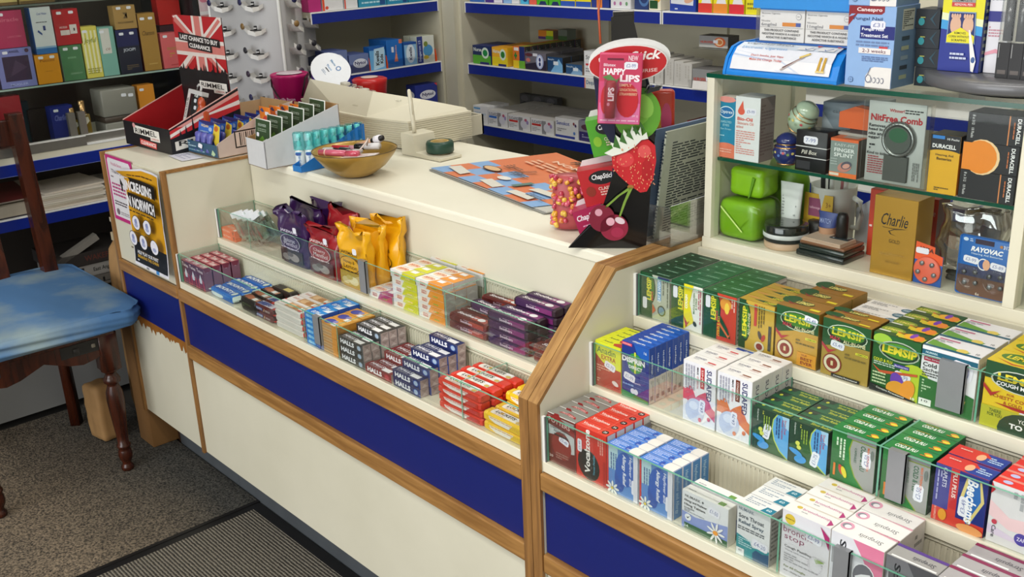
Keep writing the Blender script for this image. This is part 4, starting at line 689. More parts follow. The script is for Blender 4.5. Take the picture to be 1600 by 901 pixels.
# ---------------------------------------------------------------- upper sweets tier
yB, zB = .1375, .789
me = cmesh('cough_lozenge_box', .080, .032, .0145, '#e8602c', [('r', 0, 0, 1, 1, '#ec6630'), ('t', 'VICTORY', .36, .55, .6, .36, '#f0dcc8'), ('t', 'V', .86, .5, .12, .8, '#1c1c20', dict(b=.04))], [('r', 0, 0, 1, 1, '#f07038'), ('t', 'VICTORY V', .45, .5, .7, .3, '#f0dcc8'), ('r', .78, .1, .96, .5, '#f0e8e4')], [('r', 0, 0, 1, 1, '#f06a34')])
grid('cough_lozenge_box', me, 'small orange lozenge box', 'sweets', .008, yB, zB, .0148, .034, [2, 2], 'small orange lozenge boxes')
# clear sachets with folded white header cards
def sachet_mesh():
    mb = MB(); W, H = .088, .074; nx, nz = 8, 8; rnd = random.Random(3); F, Bk = [], []
    for j in range(nz + 1):
        for i in range(nx + 1):
            u, v = i / nx, j / nz; b = .010 * math.sin(math.pi * u) ** .6 * math.sin(math.pi * min(1, v * 1.15)) ** .7 + rnd.uniform(-.001, .001); F.append((u * W, -b, v * H)); Bk.append((u * W, b * .6 + .0006, v * H))
    fs = [(j*(nx+1)+i, j*(nx+1)+i+1, (j+1)*(nx+1)+i+1, (j+1)*(nx+1)+i) for j in range(nz) for i in range(nx)]
    mb.mesh(F, fs, M['pouch'], True); mb.mesh(Bk, [f[::-1] for f in fs], M['pouch'], True)
    mb.box(.02, .068, -.004, .003, .006, .050, col('#8f9a8c', .6)); mb.box(.034, .040, -.0065, -.004, .012, .052, '#c04a44'); mb.box(.016, .020, -.006, -.002, .01, .05, '#5c4a3c')
    return mb
M['pouch'] = glassm('milky_pouch_film', (.80, .86, .80, 1), .3)
for i in range(8):
    t = thing('sweet_pouch', 'clear sweet pouch with white header card, %s in the leaning row' % ORD[i], 'sweet pouch', (.092 + .0145 * i if i < 7 else .196, .150 + .008 * (i % 2) + .002 * i, .7905), .06 + .04 * (i % 3), 'clear sweet pouches leaning together')
    tilt = -.30 + .03 * i
    if i == 0: pm = sachet_mesh(); body = pm.done('pouch', t, (0, 0, 0), (.16, -.32 + .02 * i, 0)); hc = MB().box(.014, .074, -.0035, .0028, .066, .082, '#eceef2').done('header_card', t, (0, 0, 0), (.16, -.32, 0))
    else:
        for s_, r_ in ((body, 0), (hc, 0)):
            c = s_.copy(); C.objects.link(c); c.parent = t; c.rotation_euler = (.16 - .0 * i, -.32 - .035 * i, 0)
def bag_mesh(L, D, H, base, lab, seed, text, crushed=.0, window=None):
    """standing sweet bag with a scrunched, flattened top"""
    mb = MB(); rnd = random.Random(seed); nx, nz = 12, 14; rings = []
    ph = [rnd.uniform(0, 6.28) for _ in range(6)]
    for j in range(nz + 1):
        v = j / nz; z = H * v
        dep = D * (1 - .10 * v) * (1 if v < .62 else max(.05, 1 - (v - .62) / .34)); wid = L * (.94 + .06 * math.sin(v * 3.14)) * (1 + (.06 if v > .8 else 0))
        if v > .93: dep = .004
        lean = -crushed * max(0, v - .6) ** 1.5; ring = []
        n = 28
        for i in range(n):
            a = 2 * math.pi * i / n; ca, sa = math.cos(a), math.sin(a); px = math.copysign(abs(ca) ** .35, ca) * wid / 2; py = math.copysign(abs(sa) ** .45, sa) * dep / 2
            wr = (.004 * v + .0012) * (math.sin(a * 3 + ph[0] + v * 7) + .7 * math.sin(a * 7 + ph[1] - v * 9)) 
            ring.append((L / 2 + px + (wr * .5), D / 2 + py + wr * (1 if v > .1 else .3) + lean + (.007 * math.sin(px / L * 6 + ph[2]) * (v > .8)), z + (.006 * math.sin(a * 2 + ph[3]) + .007 * math.sin(px / L * 9 + ph[4])) * (v > .9)))
        rings += ring
    mb.mesh(rings, [(j*n+i, j*n+(i+1) % n, (j+1)*n+(i+1) % n, (j+1)*n+i) for j in range(nz) for i in range(n)] + [tuple(range(n))[::-1], tuple(range(nz*n, nz*n+n))], base, True)
    return mb
def onface(mb, L, items, y=-.0035):
    mb.art((L * .08, y, .006), (1, 0, 0), (0, 0, 1), (0, -1, 0), L * .80, .088, items, 0)
def bagart(c, t1, t2, name2, lc, win):
    return [('r', .0, .0, .98, .40, win), ('e', .25, .14, .18, .10, '#8c8884' if win != '#b89a3c' else '#d8c890'), ('e', .6, .17, .22, .12, '#a49c98' if win != '#b89a3c' else '#e0d4a4'), ('e', .42, .24, .15, .07, '#6c6460' if win != '#b89a3c' else '#c8b464'),
            ('e', .48, .62, .44, .23, lc), ('e', .48, .62, .42, .215, c), ('t', t1, .46, .68, .5, .12, lc), ('t', t2, .50, .56, .6, .12, lc), ('l', .08, .40, .85, .46, 1, lc), ('t', 'JAKEMANS', .48, .93, .78, .11, lc, dict(b=.02))]
for (x, cc, lc, win, t1, t2, nme, seed, n, dd) in ((.325, '#38164f', '#d4cce0', '#3c3634', 'Blackcurrant', 'Menthol', 'dark purple', 3, 3, .036), (.466, '#9c1620', '#e4d0d0', '#5c3434', 'Cherry', 'Menthol', 'dark red', 9, 2, .046), (.605, '#f0b010', '#3c2c14', '#b89a3c', 'Honey &', 'Lemon', 'bright yellow', 21, 3, .036)):
    for i in range(n):
        H = (.142, .152, .148)[i] if x < .4 else (.124, .156)[i] if x < .5 else (.150, .156, .160)[i]
        L = .134 if x < .6 else .116
        t = thing('sweet_bag', '%s bag of throat sweets, %s' % (nme, rowlab('x', i, n).split(', ')[1]), 'sweet bag', (x + .004 * i + (.02 if i == 2 else 0), yB + .004 + i * dd, zB + .0005), 0, nme + ' throat sweet bags')
        mb = bag_mesh(L, dd - .004, H, col(cc, .28, 0, .15, .4, 30), lc, seed + i, '', crushed=.05 if i == 0 else .0)
        mb.done('pouch', t)
        if i == 0 or True:
            q = MB(); onface(q, L, bagart(cc, t1, t2, '', lc, win)); q.done('printed_label', t)
        if i == 0: s_ = sticker(t, L * .72, .098, '', 4, .017, .015, y=-.0075)
def dex(c, x, n, rows, nme):
    fr = [('r', 0, 0, 1, 1, '#e8e6e4'), ('e', .26, .5, .16, .42, '#f4e8d8'), ('t', 'DEXTRO', .26, .62, .2, .24, '#c4463c', dict(b=.04)), ('t', 'ENERGY', .26, .36, .2, .22, '#c4463c', dict(b=.04)), ('p', [(.38, .0), (.50, .98), (1, .98), (1, 0)], c), ('l', .6, .2, .96, .5, 1, '#f0d8a8' if c[1] == 'd' else '#7cb03c')]
    tp = [('r', 0, 0, 1, 1, '#f4f0ea'), ('e', .26, .55, .22, .36, '#f4d8bc'), ('t', 'DEXTRO', .28, .6, .36, .3, '#d8744c', dict(b=.04, s=.1)), ('p', [(.45, .0), (.56, .95), (1, .95), (1, 0)], c), ('r', .60, .45, .82, .85, '#f6f6f6')]
    me = cmesh('glucose_tablet_box', .0925, .030, .0172, '#e2e0dc', fr, tp, [('r', 0, 0, 1, 1, '#c8c4c0'), ('p', [(.1, .1), (.5, .5), (.9, .1)], '#d8d6d2')])
    for r in range(rows):
        for l in range(n): ob('glucose_tablet_box', me, (x + JR.uniform(-.001, .001) + (-.003 if l == n-1 and n > 2 else 0), yB + .002 + r * .0312, zB + l * .0175 + .0003), 0, lay(nme + ' glucose tablet box', l, r), 'glucose tablets', nme + ' glucose tablet boxes')
    return me
dex('#b03a68', .7285, 1, 3, 'pink and white'); g1 = dex('#d4d414', .8265, 5, 3, 'lime and white'); g2 = dex('#e8921c', .9205, 5, 3, 'orange and white')
for m_, x, n_ in ((g1, .829, 'lime'), (g2, .923, 'orange')): ob('glucose_tablet_box', m_, (x, .2475, zB + .0885), (-R90, 0, 0), n_ + ' glucose tablet box standing on edge behind the stacks', 'glucose tablets')
def soother(c, c2, c3):
    return hexbar('soother_roll', .122, .028, .0178, c3, c, [('r', .55, 0, 1, 1, c2), ('t', 'Soothers', .38, .55, .6, .5, '#f0e8ec', dict(b=.04, s=.2)), ('e', .80, .5, .1, .36, '#f4f4f4')], [('r', .55, 0, 1, 1, c2), ('t', 'Soothers', .48, .45, .36, .55, '#dcc8d8', dict(b=.03)), ('l', .4, .78, .6, .95, 1, '#c8b0c4')], tip=.008)
sr, sp = soother('#5c1f1e', '#a8402f', '#6c2018'), soother('#40204c', '#7c2c6c', '#2c1024')
grid('soother_roll', sr, 'brown red blackcurrant soother roll', 'sweets', 1.0245, yB + .002, zB, .018, .029, [2, 2], 'brown red soother rolls')
ob('soother_roll', sr, (1.035, yB + .085, zB + .0363), .02, 'brown red soother roll highest at the back', 'sweets'); ob('soother_roll', sr, (1.030, yB + .085, zB + .018), .0, 'brown red soother roll under the highest one', 'sweets'); ob('soother_roll', sr, (1.030, yB + .085, zB + .0003), .0, 'brown red soother roll lowest at the back', 'sweets')
ob('soother_roll', sp, (1.045, yB + .045, zB + .0368), -.10, 'purple soother roll lying across the brown red ones', 'sweets')
grid('soother_roll', sp, 'dark purple soother roll', 'sweets', 1.150, yB + .002, zB, .018, .0285, [4, 4, 5, 5], 'dark purple soother rolls', dxs=[0, .004, .020, .022])
grid('soother_roll', sr, 'brown red end soother roll', 'sweets', 1.285, yB + .002, zB, .018, .0285, [2, 2], 'brown red soother rolls beside the wood edge')
# ================================================================ INSIDE THE GLASS CABINET, upper shelf (z 1.166)
def one(name, w, d, h, base, loc, label, cat, rz=0, front=(), top=(), right=(), left=(), group=None):
    return ob(name, cmesh(name, w, d, h, base, front, top, right, left), loc, rz, label, cat, group)
ZS = 1.1663
one('eye_drops_box', .040, .030, .112, '#1583a8', (1.4745, .457, ZS), 'teal and orange infected eye drops box', 'medicine box', 0,
    [fill('#1583a8'), ('r', 0, 0, 1, .22, '#e07a5c'), ('e', .5, .20, .5, .05, '#e07a5c'), ('e', .5, .97, .5, .05, '#e4948c'), ('e', .5, .76, .42, .10, '#dceef4'), ('e', .5, .76, .38, .085, '#1c6ca8'), ('t', 'Optrex', .5, .76, .7, .07, '#e8f4f8'), ('t', 'INFECTED', .5, .60, .6, .035, '#a8dce8'), ('t', 'EYES', .5, .545, .36, .035, '#a8dce8'), ('t', 'Eye Drops', .5, .48, .6, .035, '#a8dce8'), ('l', .15, .35, .85, .39, 1, '#9cd0e0'), ('l', .2, .08, .85, .16, 2, '#f0b8a4')], [fill('#e8d8cc')], [fill('#ccd4d4')])
o = one('skin_oil_box', .054, .045, .118, '#d9dcdc', (1.517, .453, ZS), 'white skincare oil box with orange drop logo', 'cosmetics box', 0,
    [fill('#dfe2e2'), ('e', .24, .77, .14, .055, '#dc5c44'), ('p', [(.12, .80), (.30, .94), (.34, .80)], '#dc5c44'), ('t', 'Bio-Oil', .40, .655, .62, .055, '#d8503c', dict(b=.03)), ('t', 'Skincare Oil', .42, .59, .66, .045, '#d88474'), ('t', '60ml', .2, .53, .28, .04, '#d88474'), ('l', .06, .10, .82, .48, 11, '#d8948c')], [fill('#d0d0cc')], [fill('#8d7f7c'), ('l', .08, .1, .92, .9, 16, '#74605e')])
sticker(o, .034, .092, '£9-99', 0, .024, .012)
def jar(name, base, band, loc, label, s=1, rot=(0, 0, 0), dec='#c8545c'):
    t = thing(name, label, 'pot', loc); t.rotation_euler = rot
    pr = [(0, 0), (.017, 0), (.0175, .003), (.020, .006), (.0255, .016), (.026, .026), (.0235, .033), (.018, .037), (.018, .0385)]
    MB().lathe([(r*s, z*s) for r, z in pr], base).done('pot_body', t)
    g = M['gold2']
    mb = MB()
    for r, z in ((.0180, .002), (.0242, .033), (.0192, .0385)): mb.lathe([(r*s, (z-.001)*s), (r*s + .0007, z*s), (r*s, (z+.001)*s)], g)
    mb.done('gilt_band', t)
    MB().lathe([(.0185*s, .039*s), (.0215*s, .041*s), (.0215*s, .045*s), (.019*s, .050*s), (.012*s, .056*s), (.006*s, .0585*s), (0, .059*s)], base).done('lid', t)
    mb = MB(); rd = random.Random(len(label))
    for i in range(14):
        a = -2.6 + i * .33; r = .0262*s; z = .02*s + rd.uniform(-.004, .004); c = Vector((math.cos(a)*r, math.sin(a)*r, z)); N_ = Vector((math.cos(a), math.sin(a), 0)); U_ = Vector((-math.sin(a), math.cos(a), 0))
        mb.art(c - U_*.003, U_, (0, 0, 1), N_, .006, .006, [('e', .5, .5, .45, .4, (dec, '#7c9450', '#d8c470', band)[i % 4])])
    mb.done('painted_flowers', t)
    return t
M['gold2'] = col('#d9a86c', .2, .9)
jar('trinket_pot', col('#26306c', .15, coat=.6), '#5c7cb4', (1.612, .482, ZS), 'blue enamel lidded pot with gold bands', .98)
jar('trinket_pot', col('#8a4a22', .2, .3, coat=.6), '#c88c4c', (1.6655, .487, ZS), 'brown enamel lidded pot with gold bands', .95)
jar('trinket_pot', col('#a9bba2', .2, coat=.6), '#8c9c84', (1.629, .481, ZS + .0665), 'pale green lidded pot lying tilted on two others', .98, (.25, .55, .3))
t = thing('pill_box_carton', 'black pill box carton with white lines and price label', 'box', (1.648, .4525, ZS))
mb = MB().bbox(0, .062, 0, .04, 0, .072, '#17171a', .001, 1); mb.art((0, 0, 0), (1, 0, 0), (0, 0, 1), (0, -1, 0), .062, .072, [('r', 0, .60, 1, .62, '#d8d8d8'), ('r', 0, .34, 1, .36, '#d8d8d8'), ('t', 'Pill Box', .45, .48, .5, .10, '#d8d4c8', dict(s=.25)), ('r', .05, .06, .5, .26, '#242428')]); mb.art((.062, 0, 0), (0, 1, 0), (0, 0, 1), (1, 0, 0), .04, .072, [('r', 0, .60, 1, .62, '#c8c8c8'), ('r', 0, .34, 1, .36, '#c8c8c8')]); mb.done('carton', t); sticker(t, .030, .056, '7-99', 0, .028, .014)
one('finger_splint_box', .052, .034, .066, '#d8642c', (1.7165, .453, ZS), 'grey and orange finger splint box', 'medical box', 0,
    [fill('#7d8a84'), ('r', 0, .93, 1, 1, '#d8642c'), ('r', 0, 0, 1, .12, '#dc6c28'), ('r', .02, .03, .36, .10, '#d8d0bc'), ('t', 'EASY-FIT', .52, .84, .72, .07, '#c0cac4'), ('t', 'FINGER', .52, .71, .74, .10, '#e0e6e2', dict(b=.02)), ('t', 'SPLINT', .50, .58, .70, .10, '#e0e6e2', dict(b=.02)), ('e', .56, .28, .26, .13, '#b87c6c', 20), ('e', .62, .33, .20, .10, '#50505c', 20), ('e', .62, .31, .14, .06, '#c89484', 20), ('l', .04, .3, .3, .5, 3, '#a8b4ae')], [fill('#d86c34'), ('r', .3, .3, .85, .8, '#a8a098')], [fill('#4c4844')])
mb = MB(); t = thing('dressing_box', 'grey blue opened dressing box lying behind the finger splint box', 'medical box', (1.665, .505, ZS + .03), .1); mb.bbox(0, .095, 0, .085, 0, .085, '#77828a', .001, 1); mb.art((0, 0, 0), (1, 0, 0), (0, 0, 1), (0, -1, 0), .095, .085, [('p', [(0, 0), (.55, .0), (.0, .8)], '#8f979c'), ('t', 'easy', .3, .8, .2, .08, '#505a60')]); mb.done('carton', t, (0, 0, 0), (.0, .0, 0)); MB().box(0, .09, .0, .07, -.0295, -.001, '#8c9196').done('flap', t)
t = thing('support_strap_box', 'opened orange box leaning above the finger splint', 'medical box', (1.712, .482, ZS + .079), -.05)
MB().extr([(0, 0), (.066, .0), (.066, .034), (.03, .038), (0, .026)], 'y', 0, .02, '#d2602c').done('carton', t); MB().box(.02, .075, .004, .016, -.012, 0, '#3a2a28').done('inner_tray', t)
MB().box(.0, .07, .0, .019, -.0125, -.008, '#a8a49c').done('insert', t)
t = thing('comb_blister', 'white head lice comb blister card with round metal comb', 'comb pack', (1.781, .4525, ZS + .002))
mb = MB().bbox(0, .1, .003, .006, 0, .134, '#dfe0e0', .001, 1)
mb.art((0, .003, 0), (1, 0, 0), (0, 0, 1), (0, -1, 0), .1, .134, [('t', 'Winner!', .5, .90, .26, .04, '#c8242c', dict(b=.03)), ('l', .64, .87, .96, .93, 2, '#2c2c2c'), ('t', 'NitFree Comb', .50, .80, .90, .085, '#cf1f2a', dict(b=.035)), ('l', .3, .745, .7, .76, 1, '#2c2c2c'), ('t', 'Removes all', .22, .70, .38, .04, '#222222', dict(b=.02)), ('t', 'head lice,', .19, .65, .32, .04, '#222222', dict(b=.02)), ('t', 'nits and', .17, .60, .28, .04, '#222222', dict(b=.02)), ('t', 'eggs!', .13, .55, .2, .04, '#222222', dict(b=.02)), ('l', .06, .40, .32, .48, 2, '#222222'), ('t', 'Kind to kids', .2, .36, .34, .035, '#222222'), ('l', .05, .10, .33, .33, 8, '#c05058'), ('l', .84, .06, .96, .3, 4, '#8c8c8c', 1)])
mb.done('card', t)
MB().box(.036, .077, -.003, .003, .006, .048, col('#6c6c68', .35, .6)).done('comb_teeth', t)
MB().lathe([(.0, 0), (.028, 0), (.030, -.003), (.028, -.007), (.024, -.008), (.023, -.005), (0, -.005)], col('#9a9c9a', .25, .8), 28, (.058, .003, .075), 'y').done('comb_handle', t)
MB().art((.035, -.0024, .052), (1, 0, 0), (0, 0, 1), (0, -1, 0), .046, .046, [('e', .5, .5, .48, .48, '#5a5f58'), ('e', .5, .66, .36, .26, '#2c6c44')]).done('lens_insert', t)
MB().box(-.003, .112, -.006, -.0055, -.001, .136, M['cello']).box(.111, .112, -.006, .008, -.001, .136, M['acry']).done('blister_shell', t)
o = one('battery_carton', .048, .04, .094, '#d9a416', (1.8935, .453, ZS), 'yellow and black hearing aid battery carton standing upright', 'batteries', 0, [fill('#dca818'), ('r', 0, .72, 1, 1, '#1b1b1d'), ('e', .5, .70, .52, .05, '#dca818'), ('r', .05, .93, .46, .985, '#2c7cc8'), ('t', '10 Packs', .75, .94, .4, .035, '#e8e8e8'), ('t', 'DURACELL', .47, .81, .80, .07, '#f0f0f0', dict(b=.03)), ('t', 'Hearing Aid', .5, .66, .6, .045, '#3c3010'), ('t', 'Batteries', .5, .60, .5, .045, '#3c3010'), ('l', .25, .05, .75, .12, 2, '#5c4c1c')], [fill('#232326')], [fill('#e07c2c'), ('r', 0, .72, 1, 1, '#1b1b1d')])
for k, (c1, nme) in enumerate((('#1c1b1c', 'lowest of the lying stack'), ('#e8881c', 'middle of the lying stack, orange faced'), ('#1e1d1d', 'topmost of the lying stack'))):
    fr = [fill('#19181a')] + ([('e', .36, .5, .32, .62, '#f0cf9c'), ('e', .33, .5, .30, .58, '#e8881c'), ('r', .01, .02, .40, .97, '#e8881c')] if k == 1 else [('r', .72, .0, .74, 1, '#d8884c'), ('t', '8 x 312', .1, .75, .34, .05, '#d0d0d0', dict(r=-90)), ('t', '10 Packs', .1, .3, .34, .05, '#d0d0d0', dict(r=-90))]) + [('t', 'DURACELL', .90, .5, .86, .07, '#f0f0f0', dict(r=-90, b=.03)), ('l', .80, .1, .84, .8, 1, '#c4703c', 1)]
    one('battery_carton', .086, .05, .0445, '#19181a', (1.945 + (.0, .0, .004)[k], .4535, ZS + .0448 * k), 'black hearing aid battery carton, ' + nme, 'batteries', 0, fr, [fill('#201f21')], [], [fill('#2a2929')])
t = thing('foil_pouch', 'dark crumpled foil pouch behind the battery cartons', 'pouch', (1.885, .53, ZS)); MB().extr([(0, 0), (.12, 0), (.13, .11), (.09, .125), (.02, .07)], 'y', 0, .03, col('#6d6460', .3, .3)).done('pouch', t, bevel=.006)
# ---------------------------------------------------------------- cabinet floor (z 1.010)
ZF = 1.0103
gp = col('#8dc414', .35, 0, .25, .3, 20)
def soft(t, name, x0, x1, y0, y1, z0, z1, mat, amp, seed, r=.006):
    bm = bmesh.new(); bmesh.ops.create_cube(bm, size=1); bmesh.ops.subdivide_edges(bm, edges=bm.edges[:], cuts=7, use_grid_fill=True); rd = random.Random(seed)
    w_, d_, h_ = x1 - x0, y1 - y0, z1 - z0; ph = [rd.uniform(0, 6) for _ in range(6)]
    for v in bm.verts:
        c = v.co * 2; k = max(abs(c.x), abs(c.y), abs(c.z)); L_ = (abs(c.x)**7 + abs(c.y)**7 + abs(c.z)**7) ** (1/7); c = c / L_ * 1.0
        q = amp * (math.sin(c.x*4 + ph[0]) * math.cos(c.z*5 + ph[1]) + .6 * math.sin(c.y*6 + c.x*7 + ph[2]) + .5 * math.sin(c.z*11 + ph[3] + c.x*3))
        v.co = Vector(((x0+x1)/2 + c.x*w_/2 * (1 + q), (y0+y1)/2 + c.y*d_/2 * (1 + q), (z0+z1)/2 + c.z*h_/2 * (1 + q*(.4 if c.z > 0 else 0))))
    return MB().bm(bm, mat, True).done(name, t)
t = thing('green_soap', 'lime green wrapped cube of soap in cellophane, at the glass', 'wrapped soap', (1.480, .456, ZF)); soft(t, 'wrapper', 0, .088, 0, .075, 0, .076, gp, .015, 3); soft(t, 'cellophane', -.002, .098, -.002, .078, .0, .079, M['cello'], .03, 5)
MB().face([(.01, -.004, .06), (.06, -.004, .018), (.062, -.004, .020), (.011, -.004, .063)], '#d8f08c').face([(.05, -.004, .02), (.078, -.004, .05), (.05, -.0035, .024)], '#6c9c10').done('fold', t)
t = thing('green_soap', 'lime green wrapped soap stacked on the cellophane one', 'wrapped soap', (1.488, .478, ZF + .0792)); soft(t, 'wrapper', 0, .076, 0, .06, 0, .056, gp, .012, 8); MB().extr([(.048, .0), (.052, .004), (.062, .04), (.056, .042)], 'y', -.0035, -.0015, '#5f9208').done('fold', t)
t = thing('green_soap', 'dark lime domed soap package behind the stack', 'wrapped soap', (1.505, .552, ZF)); MB().lathe([(.0, 0), (.044, 0), (.047, .03), (.047, .10), (.036, .135), (.015, .145), (0, .146)], col('#6fa00e', .4), 24, (.045, .03, 0), sy=.6).done('wrapper', t)
t = thing('cream_tube', 'white hand cream tube standing in the cabinet', 'tube', (1.575, .520, ZF), .03)
rings = []; n = 16; mb = MB()
for z, a, b_ in ((.0, .016, .012), (.018, .018, .013), (.05, .020, .010), (.09, .023, .005), (.112, .0245, .001)):
    rings += [(.026 + a * math.cos(2*math.pi*i/n), b_ * math.sin(2*math.pi*i/n), z) for i in range(n)]
mb.mesh(rings, [(j*n+i, j*n+(i+1) % n, (j+1)*n+(i+1) % n, (j+1)*n+i) for j in range(4) for i in range(n)], col('#d4d7d4', .4), True)
mb.art((.008, -.0125, .02), (1, 0, 0), (0, .13, .99), (0, -1, .1), .034, .085, [('l', .05, .35, .95, .95, 9, '#8c8f8e'), ('r', .3, .02, .9, .2, '#a8acaa'), ('r', .5, .96, .54, .99, '#3c3c3c')]); mb.done('tube_body', t)
t = thing('powder_compact', 'round loose powder pot with black lid and white band', 'cosmetics', (1.614, .488, ZF)); MB().lathe([(0, 0), (.038, 0), (.039, .002), (.039, .011), (.037, .013), (0, .013)], '#c9a98c', 32).done('powder_base', t); MB().lathe([(.036, .013), (.040, .014), (.040, .020), (.041, .021), (.041, .029), (.040, .030)], '#23262a', 32).done('collar', t); MB().lathe([(.0412, .021), (.0416, .0215), (.0416, .0285), (.0412, .029)], '#d4d6d4', 32).done('band', t); MB().lathe([(.041, .030), (.041, .042), (.039, .045), (.030, .0455), (0, .0455)], col('#181e1c', .12, coat=.8), 32).done('lid', t)
t = thing('vitamin_mug', 'white mug with yellow label holding pens inside the cabinet', 'mug', (1.650, .585, ZF)); MB().lathe([(0, 0), (.036, 0), (.040, .004), (.042, .1), (.0425, .104), (.040, .104), (.038, .01), (0, .01)], '#c8c8c0', 32).done('cup', t)
mb = MB(); mb.art((-.036, -.041, .03), (1, 0, 0), (0, 0, 1), (0, -1, 0), .060, .062, [('r', 0, 0, 1, 1, '#c8a02c'), ('r', .16, .30, .60, .86, '#8c4464'), ('t', 'haliborange', .38, .56, .36, .1, '#e0b0c0'), ('t', '3+', .85, .7, .18, .16, '#8c5c1c'), ('t', 'health', .6, .12, .5, .14, '#8c5c1c')]); mb.done('printed_label', t)
MB().tube([(.041, 0, .085), (.058, -.004, .08), (.063, -.006, .055), (.055, -.003, .03), (.040, 0, .028)], .005, '#c8c8c0').done('handle', t)
for i, (dx, dy, c) in enumerate(((-.02, 0, '#1c1c1e'), (-.012, .01, '#2c2c30'), (.0, -.008, '#d0d0c8'), (.012, .006, '#9c5c5c'), (.022, -.004, '#c8c0b8'))):
    t2 = thing('pen', ('black', 'dark grey', 'white', 'dusky red', 'cream')[i] + ' pen standing in the mug', 'pen', (1.650 + dx, .585 + dy, ZF + .012)); MB().tube([(0, 0, 0), (dx * .25, 0, .118)], .0045, c).done('barrel', t2); MB().tube([(dx * .25, 0, .118), (dx * .27, 0, .128)], .0038, '#8c8c90').done('pen_top', t2)
t = thing('foundation_tube', 'blue capped skin coloured foundation tube', 'cosmetics', (1.668, .512, ZF)); MB().lathe([(0, 0), (.015, 0), (.0155, .004), (.0155, .04), (.017, .046)], '#b98e70', 20, (.018, 0, 0)).done('tube_body', t)
mb = MB(); n = 14; rings = []
for z, a, b_ in ((.044, .0165, .013), (.06, .018, .008), (.072, .021, .001)): rings += [(.018 + a*math.cos(2*math.pi*i/n), b_*math.sin(2*math.pi*i/n), z) for i in range(n)]
mb.mesh(rings, [(j*n+i, j*n+(i+1) % n, (j+1)*n+(i+1) % n, (j+1)*n+i) for j in range(2) for i in range(n)], '#3c4a84', True); mb.art((.006, -.013, .046), (1, 0, 0), (0, .3, .95), (0, -.95, .3), .024, .02, [('t', 'MATCH', .5, .6, .9, .45, '#8c9ac8')]); mb.done('tube_crimp', t)
t = thing('dark_cream_jar', 'small dark jar behind the powder pot', 'cosmetics', (1.652, .535, ZF)); MB().lathe([(0, 0), (.018, 0), (.018, .03)], '#3a3634', 20).done('jar', t); MB().lathe([(.0185, .03), (.0185, .044), (0, .045)], '#222020', 20).done('lid', t)
t = thing('nail_varnish', 'square bottle of dark nail varnish with black cap', 'nail varnish', (1.724, .496, ZF)); MB().bbox(-.020, .020, -.012, .012, 0, .036, col('#2b3338', .1, coat=.8), .004, 2).done('bottle', t); MB().lathe([(.006, .034), (.0105, .038), (.0105, .072), (.008, .080), (0, .081)], '#141416', 20).done('cap', t); q = MB(); q.art((-.014, -.0121, .006), (1, 0, 0), (0, 0, 1), (0, -1, 0), .026, .022, [('l', 0, 0, 1, 1, 3, '#6c7c84')]); q.done('printed_label', t)
for k, (dx, dz, lw, ld, h, c, nme) in enumerate(((0, 0, .098, .070, .011, '#1c2322', 'lowest black compact palette under two others'), (.003, .0112, .094, .068, .010, '#26302c', 'middle dark green compact palette'), (.004, .0214, .092, .066, .006, '#8a5c40', 'brown translucent palette lid on top'))):
    t = thing('compact_palette', nme, 'cosmetics', (1.658 + dx, .4545 + dx, ZF + dz), -.02); MB().bbox(0, lw, 0, ld, 0, h, col(c, .2, coat=.5), .003, 2).done('case', t); MB().box(.003, lw - .003, -.0004, .0005, h * .45, h * .55, '#0e0e0e').done('seam', t)
t = thing('sample_cards', 'stack of pale sample cards on the compact palettes', 'cards', (1.664, .460, ZF + .0278), -.05)
for i in range(4): MB().box(.001 * i, .082 - .0006 * i, .0008 * i, .05, .0016 * i, .0016 * i + .0013, ('#c8a890', '#d0b49c')[i % 2], top='#c9b4a0').done('card', t)
t = thing('paper_sheet', 'folded white paper behind the nail varnish', 'paper', (1.690, .60, ZF), -.2); MB().extr([(0, 0), (.075, 0), (.075, .095), (.055, .10), (0, .062)], 'y', 0, .002, '#c4c6cc').done('sheet', t)
one('razor_box', .125, .05, .122, '#c43c20', (1.752, .535, ZF), 'orange red razor pack behind the gold perfume box', 'razor box', 0, [fill('#c43c20'), ('t', 'Gillette', .86, .80, .22, .09, '#c88c7c', dict(s=.2)), ('r', .02, .44, .06, .47, '#e8d0c8')], [fill('#b8381c')], [fill('#5c241c')])
M['goldfoil'] = col('#c89a40', .26, .5, .2, 0, 6)
one('perfume_box', .0765, .055, .137, M['goldfoil'], (1.8065, .4525, ZF), 'tall gold perfume carton with black script', 'perfume', 0, [('t', 'Charlie', .5, .72, .62, .15, '#1c1812', dict(s=.35, b=.005)), ('p', [(.22, .62), (.5, .61), (.82, .635), (.5, .618), (.24, .612)], '#1c1812'), ('p', [(.82, .635), (.5, .60), (.40, .575), (.44, .545), (.56, .53), (.42, .54), (.37, .575), (.48, .605)], '#1c1812'), ('t', 'GOLD', .53, .455, .25, .045, '#3a2a10', dict(b=-.005)), ('l', .2, .26, .8, .30, 2, '#a88440'), ('t', 'REVLON', .52, .19, .32, .03, '#9c7830')])
t = thing('battery_blister', 'orange and blue hearing aid battery card with round dial', 'batteries', (1.884, .4525, ZF))
mb = MB().bbox(0, .048, .002, .004, 0, .052, '#2a5cb0', .0005, 1); mb.art((0, .002, 0), (1, 0, 0), (0, 0, 1), (0, -1, 0), .048, .066, [('p', [(.0, .62), (1.0, .56), (1.0, .78), (.7, .84), (.7, 1.0), (.02, 1.08)], '#e85a28'), ('t', '13ZA', .42, .90, .5, .11, '#2c1810', dict(b=.02, r=-6))]); mb.done('card', t)
MB().lathe([(0, 0), (.023, 0), (.023, -.003), (.021, -.004), (0, -.004)], '#e0664c', 28, (.024, .0018, .0255), 'y').done('dial', t)
